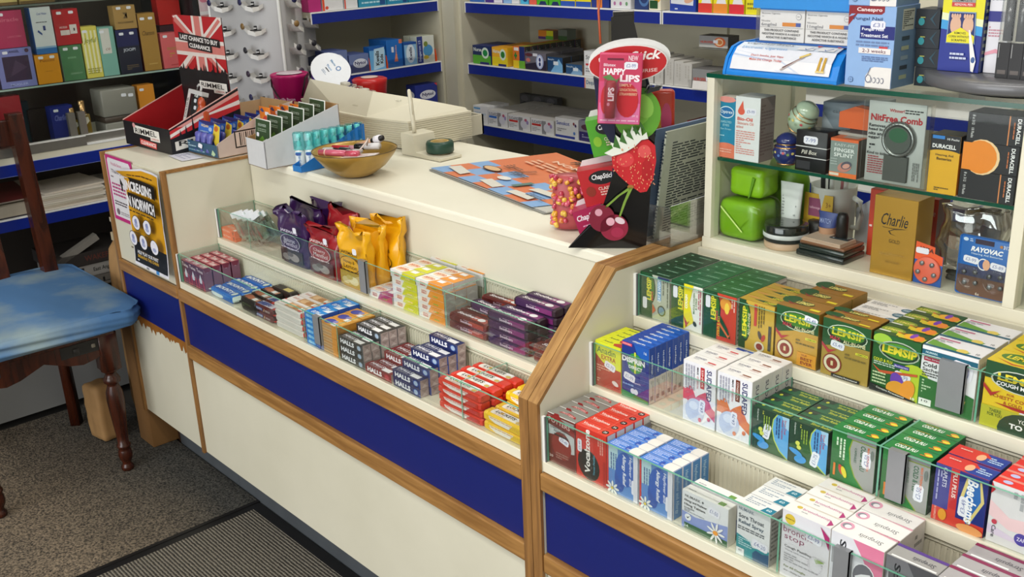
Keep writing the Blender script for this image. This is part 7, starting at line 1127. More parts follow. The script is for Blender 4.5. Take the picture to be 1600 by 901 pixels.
rowb('syrup_box', 'plain yellow sided syrup box at the bay end', .702, .05, .125, .05, zb1, 1, '#e4d824', [F('#e4d824'), ('l', .1, .1, .9, .3, 2, '#8c8420')])
# second shelf
cf = lambda c, c2, c3: [F(c), ('r', 0, .0, 1, .48, c2), T('Nurse', .28, .78, .44, .2, '#e0e8e0', b=.02), ('e', .70, .62, .2, .3, '#d8e8d8'), ('e', .70, .62, .13, .18, c3), ('r', .4, 0, .9, .12, '#2c2c6c')]
rowb('capsule_box', 'green and navy night cold box', -.612, .112, .072, .045, zb2, 3, '#1c2c6c', cf('#1c2c5c', '#5cac34', '#1c8c44'))
rowb('capsule_box', 'yellow and orange day cold box', -.495, .094, .072, .06, zb2, 3, '#e8a828', cf('#eeb028', '#e8d024', '#2c7c2c'), [F('#e8a428')], [F('#dcae24')])
rowb('capsule_box', 'orange green and navy day and night box', -.371, .068, .082, .034, zb2, 9, '#dc8428', [F('#e8c828'), ('r', 0, .35, .55, 1, '#dc7428'), ('r', .55, .35, 1, 1, '#1c2c6c'), ('r', .5, 0, 1, .35, '#6cac34'), ('r', .18, .42, .28, .72, '#1c7c34'), ('r', .1, .52, .36, .62, '#1c7c34'), ('r', .1, .80, .5, .95, '#e8dcd8')], [F('#8c9c3c'), ('r', 0, 0, .5, 1, '#c87c34')], [F('#2a2c2c'), ('l', .2, .4, .8, .95, 6, '#8c8c84'), ('r', 0, 0, 1, .12, '#5c8c2c')])
ob('tablet_box', cmesh('tablet_box', .085, .05, .034, '#e88c28', [F('#e89028'), ('r', .55, 0, 1, 1, '#d8d828'), ('r', .5, .0, 1, .4, '#5ca434'), ('r', 0, 0, .5, .3, '#5c3c7c')], [], [F('#8c7464')]), (-.455, 1.82, 1.1425), 0, 'small orange and yellow box lying on the rear boxes', 'medicine box'); ob('tablet_box', cmesh('tablet_box', .05, .05, .04, '#6c7468', [F('#6c7468'), ('r', 0, 0, 1, .4, '#3c5c34')]), (-.352, 1.83, 1.1425), 0, 'small grey green box lying on the rear boxes', 'medicine box')
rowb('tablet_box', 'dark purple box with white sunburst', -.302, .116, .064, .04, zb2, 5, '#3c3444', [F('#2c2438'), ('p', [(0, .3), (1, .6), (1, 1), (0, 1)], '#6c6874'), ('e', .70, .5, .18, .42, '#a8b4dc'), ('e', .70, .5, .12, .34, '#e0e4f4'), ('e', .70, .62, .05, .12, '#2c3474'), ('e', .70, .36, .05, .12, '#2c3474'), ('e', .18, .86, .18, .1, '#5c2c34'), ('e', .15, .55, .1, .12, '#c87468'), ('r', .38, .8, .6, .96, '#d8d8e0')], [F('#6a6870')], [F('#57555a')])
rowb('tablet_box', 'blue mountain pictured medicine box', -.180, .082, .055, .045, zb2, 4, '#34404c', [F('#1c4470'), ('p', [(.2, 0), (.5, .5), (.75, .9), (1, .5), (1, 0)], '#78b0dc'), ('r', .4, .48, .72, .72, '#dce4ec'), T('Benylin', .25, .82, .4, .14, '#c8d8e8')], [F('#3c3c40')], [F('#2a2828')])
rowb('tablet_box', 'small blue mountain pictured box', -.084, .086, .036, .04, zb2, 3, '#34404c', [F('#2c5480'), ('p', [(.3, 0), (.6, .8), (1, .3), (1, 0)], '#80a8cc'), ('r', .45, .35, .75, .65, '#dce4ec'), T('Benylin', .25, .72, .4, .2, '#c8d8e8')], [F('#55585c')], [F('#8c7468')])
rowb('lozenge_box', 'white throat lozenge box with red band', .010, .085, .088, .035, zb2, 3, WH, [F(WH), T('Strefen', .46, .75, .7, .17, '#2c2c34', b=.01), ('r', .1, .42, .7, .50, '#c8343c'), ('l', .1, .15, .8, .34, 2, '#8c8c90')], [F('#c0c0c0')])
for i, x in enumerate((.285, .340, .385, .425, .460)):
    rowb('tablet_box', 'white and grey box turned side on, %s of five' % ORD[i], x, .040 if i else .052, .092 - .004 * i, .11, zb2, 1, '#c9c6c0', [F('#c9c6c0'), ('e', .7, .7, .2, .12, '#8c94c8'), ('e', .7, .3, .16, .12, '#d0683c')] if i == 0 else [F('#c4c1bb'), ('l', .2, .1, .8, .9, 2, '#b4b0a8', 1)], None, [F('#a8a59e')])
nur = [F('#8c8c8c'), ('r', 0, 0, 1, .22, '#b4b4b0'), T('NUROFEN', .28, .46, .46, .20, '#b84438', b=.03), ('e', .72, .5, .20, .42, '#c85c2c'), ('e', .70, .5, .14, .32, '#e8c8a0'), ('e', .72, .5, .09, .20, '#c8783c'), ('r', .5, .4, .66, .66, '#e4e4ec')]
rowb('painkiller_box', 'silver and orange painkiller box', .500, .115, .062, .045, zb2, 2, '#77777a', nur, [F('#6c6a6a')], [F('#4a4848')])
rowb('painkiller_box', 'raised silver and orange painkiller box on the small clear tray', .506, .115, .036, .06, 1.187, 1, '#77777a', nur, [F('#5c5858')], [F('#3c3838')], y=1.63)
t = thing('clear_tray', 'small clear acrylic shelf tray under the raised painkiller box', 'tray', (0, 0, 0)); MB().box(.495, .68, 1.61, 1.9, 1.184, 1.1865, M['acry']).box(.60, .606, 1.70, 1.71, 1.0592, 1.184, M['beige']).box(.49, .61, 1.596, 1.5985, 1.0592, 1.085, M['acry']).done('tray', t)
t = thing('price_ticket', 'white price ticket card in front of the silver painkiller box', 'ticket', (.515, 1.585, 1.0592)); MB().extr([(0, 0), (.004, .026), (.006, .026), (.002, 0)], 'x', 0, .12, '#e4e0dc').done('card', t)
t = thing('price_ticket', 'dequacaine shelf ticket on the middle back shelf edge', 'ticket', (.02, 1.5935, 1.0165)); t['label'] = 'white and orange shelf ticket with blue wording on the middle shelf edge'; q = MB().box(0, .20, 0, .002, 0, .037, '#dcdcd8'); q.art((0, 0, 0), (1, 0, 0), (0, 0, 1), (0, -1, 0), .20, .037, [('r', 0, 0, .03, 1, '#dc8c74'), ('r', .48, 0, .5, 1, '#dc9c6c'), T('Dequacaine', .25, .55, .40, .5, '#2c5c84', b=.01), T('Dequacaine', .74, .55, .40, .5, '#2c5c84', b=.01)]); q.done('card', t)
# third shelf
sud3 = lambda c: [F(WH), T('SUDAFED', .26, .76, .44, .2, '#3c3c5c', b=.01), ('r', .04, .50, .44, .64, c), ('l', .05, .1, .4, .42, 3, '#a8a8ac'), ('r', .48, 0, .66, .9, '#8c8c90'), ('e', .72, .45, .16, .3, '#d4d4e0'), ('e', .8, .75, .06, .1, '#b85c78'), ('e', .88, .6, .05, .14, '#9c8cc0')]
rowb('tablet_box', 'white tablet box with pale blue print at the left end', -.628, .090, .070, .04, zb3, 3, WH, [F(WH), ('r', .04, .8, .5, .9, '#5c9cd0'), T('cetal', .3, .62, .4, .14, '#9cb4d0'), ('l', .6, .1, .9, .6, 3, '#a8c0dc', 1)])
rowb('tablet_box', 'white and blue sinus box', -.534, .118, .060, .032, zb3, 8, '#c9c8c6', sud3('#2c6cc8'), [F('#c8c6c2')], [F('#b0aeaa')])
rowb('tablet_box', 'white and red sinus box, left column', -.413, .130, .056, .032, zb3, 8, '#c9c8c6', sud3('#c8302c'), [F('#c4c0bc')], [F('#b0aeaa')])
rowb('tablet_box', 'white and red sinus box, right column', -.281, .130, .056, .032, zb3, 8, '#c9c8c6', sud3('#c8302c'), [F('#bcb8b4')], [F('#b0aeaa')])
rowb('tablet_box', 'white laxative box with navy foot band', -.146, .122, .073, .034, zb3, 6, WH, [F(WH), T('Senokot', .34, .74, .58, .20, '#3c4c9c', b=.02), ('r', 0, 0, .86, .12, '#2c3c94'), ('l', .08, .3, .5, .5, 2, '#8c8c94'), ('e', .82, .78, .04, .08, '#8c3c44'), ('e', .9, .7, .04, .08, '#4c3c6c'), ('e', .84, .3, .05, .08, '#5c84c8')], [F('#a8a6a4')])
rowb('tablet_box', 'purple and silver box behind the green balm carton', -.021, .075, .076, .034, zb3, 5, '#55546c', [F('#8c8c98'), ('r', 0, 0, 1, .45, '#3c3470'), ('e', .5, .68, .35, .14, '#5c3c4c'), ('l', .2, .15, .8, .35, 2, '#a8a8c8')])
dx = cmesh('tablet_box', .078, .03, .078, '#5b5b60', [F('#6a6b70'), ('p', [(0, 0), (0, .42), (.5, .62), (1, .42), (1, 0)], '#34343c'), ('e', .5, .78, .3, .16, '#84848c')])
for i in range(3): ob('tablet_box', dx, (-.655 + .0795 * i, 1.88, zb3 + .0015), 0, 'grey hexagon patterned box at the shelf back, %s' % ('left', 'middle', 'right')[i], 'medicine box')
sol = [F('#c02c24'), T('Solpadeine', .45, .6, .8, .24, '#f0e4e0', b=.02), ('r', 0, 0, 1, .10, '#e0a030'), ('r', .05, .14, .35, .34, '#e4e0e4')]
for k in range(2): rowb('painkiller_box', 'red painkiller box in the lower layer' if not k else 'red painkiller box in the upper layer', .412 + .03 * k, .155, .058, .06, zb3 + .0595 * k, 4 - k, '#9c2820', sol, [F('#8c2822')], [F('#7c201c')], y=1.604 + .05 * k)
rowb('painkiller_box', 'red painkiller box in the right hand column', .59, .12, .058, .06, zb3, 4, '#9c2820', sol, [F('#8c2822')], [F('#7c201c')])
for i, (x, w_, c) in enumerate(((-.52, .12, '#7c7a74'), (-.34, .16, '#2a2826'), (-.12, .17, '#4c4a48'), (.10, .13, '#b8983c'))): rowb('stock_box', ('grey', 'black', 'dark grey and white', 'yellow topped')[i] + ' stock box on the dim lowest shelf', x, w_, .07, .14, .56, 1, c, [F(c), ('r', .3, .4, .7, .7, '#9c9c9c')], y=1.66, cat='stock box')
# ---------------------------------------------------------------- side shelving
def rows(name, desc, y, w, h, d, z, base, front, cat='medicine box', x=-.750, n=1, left=(), top=()):
    me = cmesh(name, w - .002, d - .001, h, base, front, top, (), left)
    for i in range(n): ob(name, me, (x - i * d, y, z + .0012), R90, desc if n == 1 else desc + (', front', ', second behind', ', third behind')[i], cat)
zs1, zs2 = 1.306, 1.066
rows('cream_box', 'magenta box at the side shelf top left', .950, .055, .09, .05, zs1, '#c42c7c', [F('#b82c78'), ('e', .4, .8, .4, .12, '#d8d0e8')]); rows('painkiller_box', 'white and orange dotted box on the side shelf', 1.010, .092, .10, .05, zs1, WH, [F(WH), ('r', 0, 0, .1, 1, '#e0502c'), ('e', .75, .7, .2, .14, '#d8503c'), ('e', .2, .1, .08, .06, '#d8503c')])
rows('painkiller_box', 'white box with blue and orange target on the side shelf', 1.106, .06, .10, .05, zs1, WH, [F(WH), ('e', .6, .6, .36, .30, '#dc5c2c'), ('e', .62, .55, .2, .16, '#3c9cd8'), ('r', 0, 0, .1, 1, '#d84c34')])
for i, (y, w_, z_, c) in enumerate(((1.17, .13, 0, '#2c8cac'), (1.302, .10, 0, '#2484a8'), (1.405, .12, 0, '#1c7c9c'), (1.165, .12, .031, '#3c94a8'), (1.29, .11, .031, '#6c5c9c'), (1.402, .12, .031, '#3c8cb4'))): rows('tube_box', 'teal toothpaste carton on the side shelf, %s' % ('lower left', 'lower middle', 'lower right', 'upper left', 'upper middle with purple', 'upper right')[i], y, w_, .030, .05, zs1 + z_, c, [F(c), ('l', .1, .3, .9, .7, 1, '#b8dce8'), ('r', .75, .1, .95, .9, '#d88c5c' if i == 3 else '#1c4c84')], 'toothpaste')
ny = lambda r: [F('#6c7cac'), ('p', [(0, .0), (1, .0), (1, .35), (0, .5)], '#4c5488'), ('e', .55, .5, .28 if r else .36, .36 if r else .26, '#dfe3f0'), T('Nytol', .55, .5, .62 if r else .56, .26 if r else .24, '#2c2c64', **(dict(r=90, b=.03) if r else dict(b=.03)))]
rows('sleep_tablet_box', 'dark navy sleep aid box with moon at the side shelf left', .957, .05, .075, .04, zs2, '#1c2444', [F('#1c2444'), ('e', .6, .55, .36, .38, '#d8dce8'), ('e', .45, .55, .34, .36, '#1c2444')], n=2); rows('sleep_tablet_box', 'pale blue sleep aid box standing upright', 1.012, .088, .090, .035, zs2, '#5c6ca8', ny(1), n=3); rows('sleep_tablet_box', 'pale blue sleep aid box lying wide', 1.104, .092, .068, .035, zs2, '#5c6ca8', ny(0), n=3)
rows('travel_tablet_box', 'light blue childrens travel tablet box', 1.199, .076, .088, .04, zs2, '#1c64b4', [F('#6cb0e4'), ('r', 0, .85, 1, 1, '#1c5cac'), ('p', [(.2, .0), (.9, .1), (.95, .95), (.3, .9)], '#bcdcf0'), T('Kwells', .48, .5, .62, .24, '#2c2c2c', r=90, b=.03), T('Kids', .75, .45, .4, .2, '#2c2c2c', r=90, b=.03)]); rows('travel_tablet_box', 'mid blue travel sickness box', 1.281, .077, .105, .04, zs2, '#1f6cc0', [F('#1f6cc0'), ('p', [(.45, .2), (.6, .6), (.7, .2)], '#e0805c'), T('Joy-rides', .6, .55, .5, .14, '#e8a890', r=90), ('r', .8, .85, 1, 1, '#d87858'), ('r', .3, .55, .45, .75, '#d8dce8')], n=3)
rows('travel_tablet_box', 'blue and white travel tablet box', 1.366, .062, .088, .04, zs2, '#2c6cb8', [F('#8cbce4'), ('e', .5, .5, .36, .42, '#dce8f4'), T('Kwells', .5, .5, .56, .22, '#2c2c4c', r=90, b=.03), ('r', 0, .9, 1, 1, '#1c4c9c')]); rows('travel_tablet_box', 'navy and yellow travel tablet box by the corner post', 1.430, .088, .105, .045, zs2, '#d8dcc8', [F('#d8dcd4'), ('r', 0, 0, .32, 1, '#2c3c84'), T('Stugeron 15', .16, .46, .8, .16, '#c8d4f0', r=90, b=.02), ('e', .62, .45, .28, .22, '#4c94c8'), ('e', .5, .2, .15, .08, '#d8b83c'), ('e', .5, .7, .12, .1, '#7c8c3c')], n=2)
t = thing('shelf_divider', 'clear shelf risers with orange dividers on the side shelf', 'shelf divider')
mb = MB().box(-.7485, -.747, .955, 1.195, zs2 + .001, zs2 + .03, M['acry']).box(-.7485, -.747, 1.28, 1.515, zs2 + .001, zs2 + .032, M['acry'])
for y in (1.194, 1.276, 1.520): mb.extr([(-.80, zs2 + .001), (-.745, zs2 + .001), (-.745, zs2 + .02), (-.752, zs2 + .05), (-.80, zs2 + .055)], 'y', y, y + .003, col('#e0501c', .3))
mb.done('riser', t)
rows('sleep_tablet_box', 'navy sleep aid box standing alone low beside the corner post', 1.405, .115, .15, .06, .83, '#22307c', [F('#26348c'), ('e', .56, .72, .36, .12, '#e4e6f0'), T('Nytol', .56, .72, .5, .11, '#2c2c64', b=.03), ('p', [(.86, 1), (1, 1), (1, .92)], '#c83c3c'), ('l', .3, .35, .9, .5, 3, '#b88468')], left=[F('#26348c'), ('e', .5, .74, .4, .1, '#e4e6f0')])
rows('stock_box', 'small black and white box on the low side shelf', 1.22, .10, .13, .05, .83, '#1c1c1e', [F('#1c1c1e'), ('r', .1, .8, .9, .9, '#c8c8c8')], 'box')
# ---------------------------------------------------------------- glasses stand
t = thing('glasses_stand', 'tall white reading glasses tower with empty curved holders', 'display stand', (-.70, .80, 0), math.radians(33))
S_ = .277; pw = laminate('frosted_stand_panel', '#b7b6b8')
MB().bbox(-S_, 0, 0, S_, .12, 1.75, pw, .004, 2).done('tower', t); MB().lathe([(0, 0), (.17, 0), (.17, .02), (.05, .04), (.05, .12), (0, .12)], '#8a8a8c', 24, (-S_/2, S_/2, 0)).done('foot', t)
MB().box(-.006, .002, -.002, .006, .12, 1.75, M['white']).box(-S_ - .002, -S_ + .006, -.002, .006, .12, 1.75, M['white']).box(-.004, .002, .006, .010, .12, 1.75, '#8d8d90').done('corner_trim', t)
def hold():
    mb = MB(); w_ = col('#dcdad6', .3)
    pts = [(-.032, -.020, .018), (-.028, -.030, .012), (-.010, -.036, -.004), (.012, -.034, -.010), (.026, -.022, -.006), (.030, -.004, .0)]
    for a, b_ in zip(pts, pts[1:]): mb.face([(a[0], a[1], a[2] - .004), (b_[0], b_[1], b_[2] - .004), (b_[0], b_[1] , b_[2] + .007), (a[0], a[1], a[2] + .009)], w_).face([(a[0], a[1], a[2] - .004), (b_[0], b_[1], b_[2] - .004), (b_[0] * .8, 0, b_[2] - .004), (a[0] * .8, 0, a[2] - .004)], w_)
    mb.bbox(-.012, .022, -.020, -.012, .000, .003, '#141416', .001, 1).bbox(.002, .009, -.022, -.014, .002, .014, '#1a1a1c', .001, 1).bbox(.001, .010, -.024, -.018, .006, .009, '#e8e8ea', .001, 1)
    return mb
h0 = None
for side in (0, 1):
    for r in range(11):
        z = .93 + .083 * r
        if z > 1.55 or (side and z < 1.0): continue
        for c_ in ((-.215, -.095) if side == 0 else (.075, .20)):
            if h0 is None: h0 = hold().done('glasses_holder', t); o = h0
            else: o = h0.copy(); C.objects.link(o); o.parent = t
            if side == 0: o.location = (c_, -.001, z); o.scale = (1.25, 1.25, 1.25)
            else: o.location = (.001, c_, z); o.rotation_euler = (0, 0, R90); o.scale = (1.25, 1.25, 1.25)
            k = MB().lathe([(0, -.0012), (.009, -.0012), (.009, 0), (0, 0)], ('#8c6c3c', '#2c2c5c', '#3c2c44', '#2c2c34')[r % 4], 12, (0, 0, 0), 'y').done('power_sticker', o, (-.027, -.032, .014), (0, 0, -.5))
t = thing('lips_poster', 'pink and white lips poster strip beside the perfume cabinet', 'poster', (-.955, .624, 1.22)); q = MB().box(0, .002, 0, .04, 0, .22, '#e4d0d4'); q.art((.002, 0, 0), (0, 1, 0), (0, 0, 1), (1, 0, 0), .04, .22, [('r', 0, .45, 1, .5, '#f0eeee'), ('e', .5, .75, .5, .08, '#dc5c84'), ('e', .5, .68, .4, .04, '#e08ca0'), ('r', 0, 0, 1, .44, '#d09c98')]); q.done('sheet', t)
# ---------------------------------------------------------------- perfumes
def perf(name, lab, y, w, h, z, base, art, x=-.995, d=.045, lean=0, cat='perfume', st=2, left=()):
    o = ob(name, cmesh(name, w, d, h, base, art, [F(base)] if isinstance(base, str) else [], (), left), (x, y, z + .0012), (0, 0, R90), lab, cat)
    if st: sticker(o, w * .25, h * .92 - .002, '', 0, .016, .009); 
    if st > 1: sticker(o, w * .72, h * .92 - .002, '', 0, .016, .009)
    return o
p1, p0 = 1.140, .926
perf('perfume_box', 'rose pink perfume box standing on the lilac one', -.062, .088, .117, p1 + .1275, '#b0345c', [F('#b0345c'), T('miracle', .45, .76, .8, .10, '#d06c84'), T('LANCOME', .6, .3, .5, .05, '#d06c84')], st=1)
perf('perfume_box', 'lilac perfume box with dark picture window', -.077, .112, .126, p1, '#7c80bc', [F('#7c80bc'), ('r', .14, .17, .88, .80, '#3c2c44'), ('p', [(.3, .3), (.5, .7), (.8, .5)], '#4c3c54'), T('MUGLER', .5, .08, .5, .06, '#a8b0dc'), T('ANGEL', .5, .92, .3, .06, '#2c2c4c'), ('e', .86, .92, .06, .05, '#4c2c44')], st=1)
perf('perfume_box', 'plain orange perfume box at the left picture edge', -.20, .115, .125, p1, '#d05c28', [F('#d05c28')], st=0)
perf('perfume_box', 'orange yellow perfume box below the tall blue one', .040, .078, .096, p1, '#dc8c1c', [F('#dc901c'), T('Puccini', .5, .80, .6, .10, '#8c4c14'), ('l', .35, .4, .65, .45, 1, '#b87414')])
perf('perfume_box', 'tall white and blue perfume box with bottle picture', .052, .066, .150, p1 + .0975, '#dadce0', [F('#dcdee2'), ('r', 0, 0, 1, .12, '#2c6cb0'), ('r', 0, .12, 1, .16, '#8cb0d4'), T('Cool Water', .55, .86, .5, .05, '#5c74b0', s=.3), ('r', .5, .50, .62, .60, '#1c3c7c'), ('p', [(.2, .48), (.4, .40), (.42, .44), (.25, .52)], '#2c4c8c'), ('l', .2, .66, .9, .70, 1, '#6c6c74')], d=.05, left=[F('#1c5ca8')], st=0)
perf('perfume_box', 'red perfume box with white label squares', .122, .084, .116, p1 + .1185, '#a81c24', [F('#b01c26'), T('HUGO', .34, .50, .3, .06, '#e8c8c8', b=.02), ('r', .20, .28, .56, .42, '#d8ccc8'), ('r', .58, .30, .86, .56, '#d8d0cc'), ('r', .72, .38, .78, .46, '#4c3c3c')])
perf('perfume_box', 'muted green perfume box', .126, .072, .1170, p1, '#4c7c54', [F('#4c7c54'), T('GIVENCHY', .6, .2, .56, .05, '#8cac90'), ('l', .3, .6, .7, .7, 1, '#6c9c74')], left=[F('#8ca494')])
perf('perfume_box', 'tall yellow and white striped perfume box', .203, .056, .172, p1, '#d8cc5c', [F('#d8cc5c')] + [('r', .08 + .24*i, .1, .20 + .24*i, .92, '#e8e4b8') for i in range(4)] + [T('Joyful', .5, .72, .8, .12, '#8c9434', s=.3), ('l', .1, .08, .9, .2, 3, '#9c9844')], st=1)
perf('perfume_box', 'tall pale teal perfume box with white panel', .261, .055, .165, p1, '#7cb0a4', [F('#7cb0a4'), ('r', .14, .46, .72, .97, '#d4d2cc'), T('ce', .5, .55, .3, .05, '#a88c84', s=.3)], st=1)
perf('perfume_box', 'navy and black perfume box with white lettering', .322, .078, .150, p1, '#171a34', [F('#161a30'), ('r', 0, .62, 1, 1, '#1c2054'), T('JOOP!', .52, .53, .56, .09, '#c8ccd8', b=.02), ('l', .3, .08, .85, .2, 3, '#6c5c44')], left=[F('#1c3c34')])
perf('perfume_box', 'bronze gold perfume box standing on the navy one', .326, .078, .079, p1 + .1515, '#a8854c', [F('#a8854c'), ('p', [(.4, .7), (.6, .45), (.4, .45), (.6, .7)], '#6c5434'), T('PACO RABANNE', .5, .28, .7, .08, '#4c3820', b=.02)])
perf('perfume_box', 'tall tan gold perfume box with script', .408, .063, .198, p1, '#a8803c', [F('#a8803c'), T('Chanson', .5, .66, .7, .08, '#4c3414', s=.35), ('l', .3, .1, .8, .14, 1, '#c8a45c')], left=[F('#5c1c1c')])
perf('perfume_box', 'coral pink perfume box behind the flag header', .481, .066, .124, p1, '#d86468', [F('#d86468'), T('PARIS', .55, .55, .5, .09, '#a88c4c'), ('l', .4, .3, .7, .45, 2, '#c8944c'), ('l', .4, .06, .95, .12, 1, '#b84448')], st=1)
perf('perfume_box', 'bright red perfume box high at the cabinet end', .505, .085, .12, p1 + .1485, '#c01818', [F('#c01818'), T('Rouge', .3, .8, .3, .08, '#c8742c')], st=1, x=-1.04); perf('perfume_box', 'dark plum perfume box under the bright red one', .505, .085, .147, p1, '#3c1c2c', [F('#3c1c2c'), ('e', .5, .6, .3, .2, '#6c4c64')], st=0, x=-1.045)
for i, (y, w_, c) in enumerate(((-.05, .07, '#c8b474'), (.028, .11, '#b89c5c'))): perf('perfume_box', 'perfume box base on the highest glass shelf, %s' % ('left', 'right')[i], y, w_, .08, 1.4005, c, [F(c), ('r', 0, .0, 1, .12, '#6c5430')], st=0)
perf('perfume_box', 'dark red perfume box on the lowest deck at the left edge', -.13, .10, .155, p0 + .035, '#7c1c24', [F('#8c2028'), T('Charlie', .74, .52, .5, .22, '#d8a8a0', s=.3)], st=1); ob('box', cmesh('box', .11, .05, .034, '#5c3c24', [F('#5c3c24')]), (-.99, -.135, p0 + .001), (0, 0, R90), 'flat brown box under the dark red perfume', 'box')
perf('perfume_box', 'deep blue perfume box with white script and ribbon', .058, .075, .135, p0, '#1c2c84', [F('#1c2880'), T('Charlie', .4, .72, .5, .14, '#7c84c8', s=.3), ('p', [(.8, .4), (.95, .3), (.85, .05), (.97, .03)], '#8c94c8')], st=1); perf('perfume_box', 'dark teal perfume box deep on the cabinet deck', -.04, .07, .15, p0, '#16303a', [F('#16303a')], x=-1.12, st=0); perf('perfume_box', 'black brown perfume box deep on the cabinet deck', .02, .06, .12, p0, '#2a1f1c', [F('#2a1f1c')], x=-1.10, st=0)
for i, y in enumerate((.128, .165)):
    t = thing('perfume_bottle', 'gold capped amber perfume bottle, %s' % ('with silver box in front', 'the larger, right')[i], 'perfume', (-.998, y, p0 + .001)); s_ = 1 + .16 * i
    MB().bbox(-.013*s_, .013*s_, -.017*s_, .017*s_, 0, .085*s_, col('#7c6420', .12, coat=.8), .004, 2).done('bottle', t); MB().lathe([(.011*s_, .085*s_), (.0115*s_, .088*s_), (.0085*s_, .09*s_), (.0095*s_, .122*s_), (.0085*s_, .125*s_), (0, .126*s_)], col('#c8a070', .15, .9), 16).done('cap', t); q = MB(); q.art((.0135*s_, -.012*s_, .055*s_), (0, 1, 0), (0, 0, 1), (1, 0, 0), .024*s_, .022*s_, [('p', [(0, .5), (.1, 1), (.9, .95), (1, .4), (.6, 0), (.2, .1)], '#d8d4c4'), ('l', .15, .5, .85, .8, 1, '#6c7c74')]); q.done('price_label', t)
for i, y in enumerate((.105, .140)): ob('silver_carton', cmesh('silver_carton', .024, .02, .078, '#6e6862', [F('#746e68')]), (-.972, y, p0 + .034), (0, 0, R90), 'slim taupe carton standing at the sliding glass, %s' % ('left', 'right')[i], 'box'); ob('box', cmesh('box', .03, .022, .032, '#5c5650', [F('#5c5650')]), (-.9725, y - .002, p0 + .0008), (0, 0, R90), 'small taupe base box under the slim carton, %s' % ('left', 'right')[i], 'box')
t = thing('gift_case', 'large grey two tone gift case with price labels', 'gift case', (-.985, .232, p0 + .001), R90); MB().bbox(0, .125, 0, .10, .075, .170, col('#8b8880', .4), .006, 2).done('lid', t); MB().bbox(.002, .123, .002, .098, .055, .0748, '#4c4038', .002, 1).done('band', t); MB().bbox(0, .125, 0, .10, 0, .0548, col('#8b8880', .4), .005, 2).done('base', t); sticker(t, .08, .145, '', -3, .018, .011); sticker(t, .105, .142, '', -3, .018, .011)
perf('perfume_box', 'small orange box right of the grey gift case', .368, .06, .168, p0, '#d88c2c', [F('#d88c2c')], st=1); t = thing('white_doily', 'round white paper doily on the cabinet deck', 'doily', (-1.01, .055, p0 + .0002)); MB().lathe([(0, 0), (.038, 0), (.038, .0015), (0, .003)], '#c8c8d0', 24).done('doily', t)
# perfume cabinet lower shelves: magazines, books, boxes
rd = random.Random(9)
for k in range(9): 
    w_ = .225 - .003 * (k % 4); c = ('#d8cfc0', '#c8bca8', '#d4ccb8', '#e0d8c8')[k % 4]; t = thing('magazine', 'pale magazine in the stack on the blue edged shelf, %s' % (ORDL[k] if k < 7 else ('eighth', 'topmost')[k - 7]) , 'magazine', (-1.18, -.035 + rd.uniform(-.008, .008), .7262 + .0066 * k), rd.uniform(-.03, .03) + (.12 if k == 8 else 0), 'magazines stacked on the blue edged shelf'); MB().box(0, .215, 0, w_, 0, .0060, c, top='#d8d0c4').done('pages', t)
t = thing('magazine_pile', 'thick grey book lying on the blue edged shelf behind the chair', 'book', (-1.18, -.27, .7262)); MB().extr([(0, 0), (.215, 0), (.215, .040), (0, .062)], 'y', 0, .20, '#a89f8e').box(.0, .216, .0, .2, -.0, .004, '#2c2a34').done('pages', t); t = thing('open_magazine', 'open magazine with dark red picture on the grey book', 'magazine', (-1.18, -.27, .79)); MB().extr([(0, .0), (.2, -.016), (.205, -.012), (0, .012)], 'y', .02, .28, '#b8b0a4').extr([(0, .0125), (.2, -.0112), (.2, -.0108), (0, .013)], 'y', .03, .22, '#5c2020').done('pages', t)
for i, (y0, y1, z0, h, c, tx, n_) in enumerate(((-.03, .24, .50, .045, '#3a3634', 'WAKEFIELD', 'charcoal book lettered in dull red'), (-.02, .25, .455, .042, '#8f8c88', 'East Anglian Daily', 'grey book with black lettering'), (-.06, .24, .415, .038, '#6c6862', 'SALES', 'brown grey file'))):
    t = thing('book', n_ + ' under the blue edged shelf', 'book', (-1.20, y0, z0), 0); q = MB().box(0, .21, 0, y1 - y0, 0, h, c); q.art((.21, 0, 0), (0, 1, 0), (0, 0, 1), (1, 0, 0), y1 - y0, h, [T(tx, .66, .5, .5, .45, '#6c3c34' if i == 0 else '#1c1c1c')] + ([('r', .1, .1, .9, .9, '#9c9a96'), ('r', .22, .2, .34, .85, '#1c1c1c'), T(tx, .68, .5, .44, .45, '#1c1c1c')] if i == 1 else [])); q.done('cover', t)
t = thing('book_stand_box', 'dark storage box below the books', 'box', (-1.22, -.45, .2625)); MB().box(0, .22, 0, .72, 0, .15, '#1e1a18').done('carton', t)
t = thing('leaning_folder', 'long white folder leaning under the blue edged shelf', 'folder', (-1.02, -.13, .46)); t.rotation_euler = (.42, 0, 0); MB().box(0, .03, 0, .30, 0, .022, '#8f8b84').done('folder', t); t = thing('rolled_paper', 'yellowish rolled wrapping paper at the lower left', 'paper roll', (-1.03, -.42, .445)); MB().tube([(0, 0, 0), (0, .30, -.012)], .028, '#9c8c54', 12).done('roll', t)
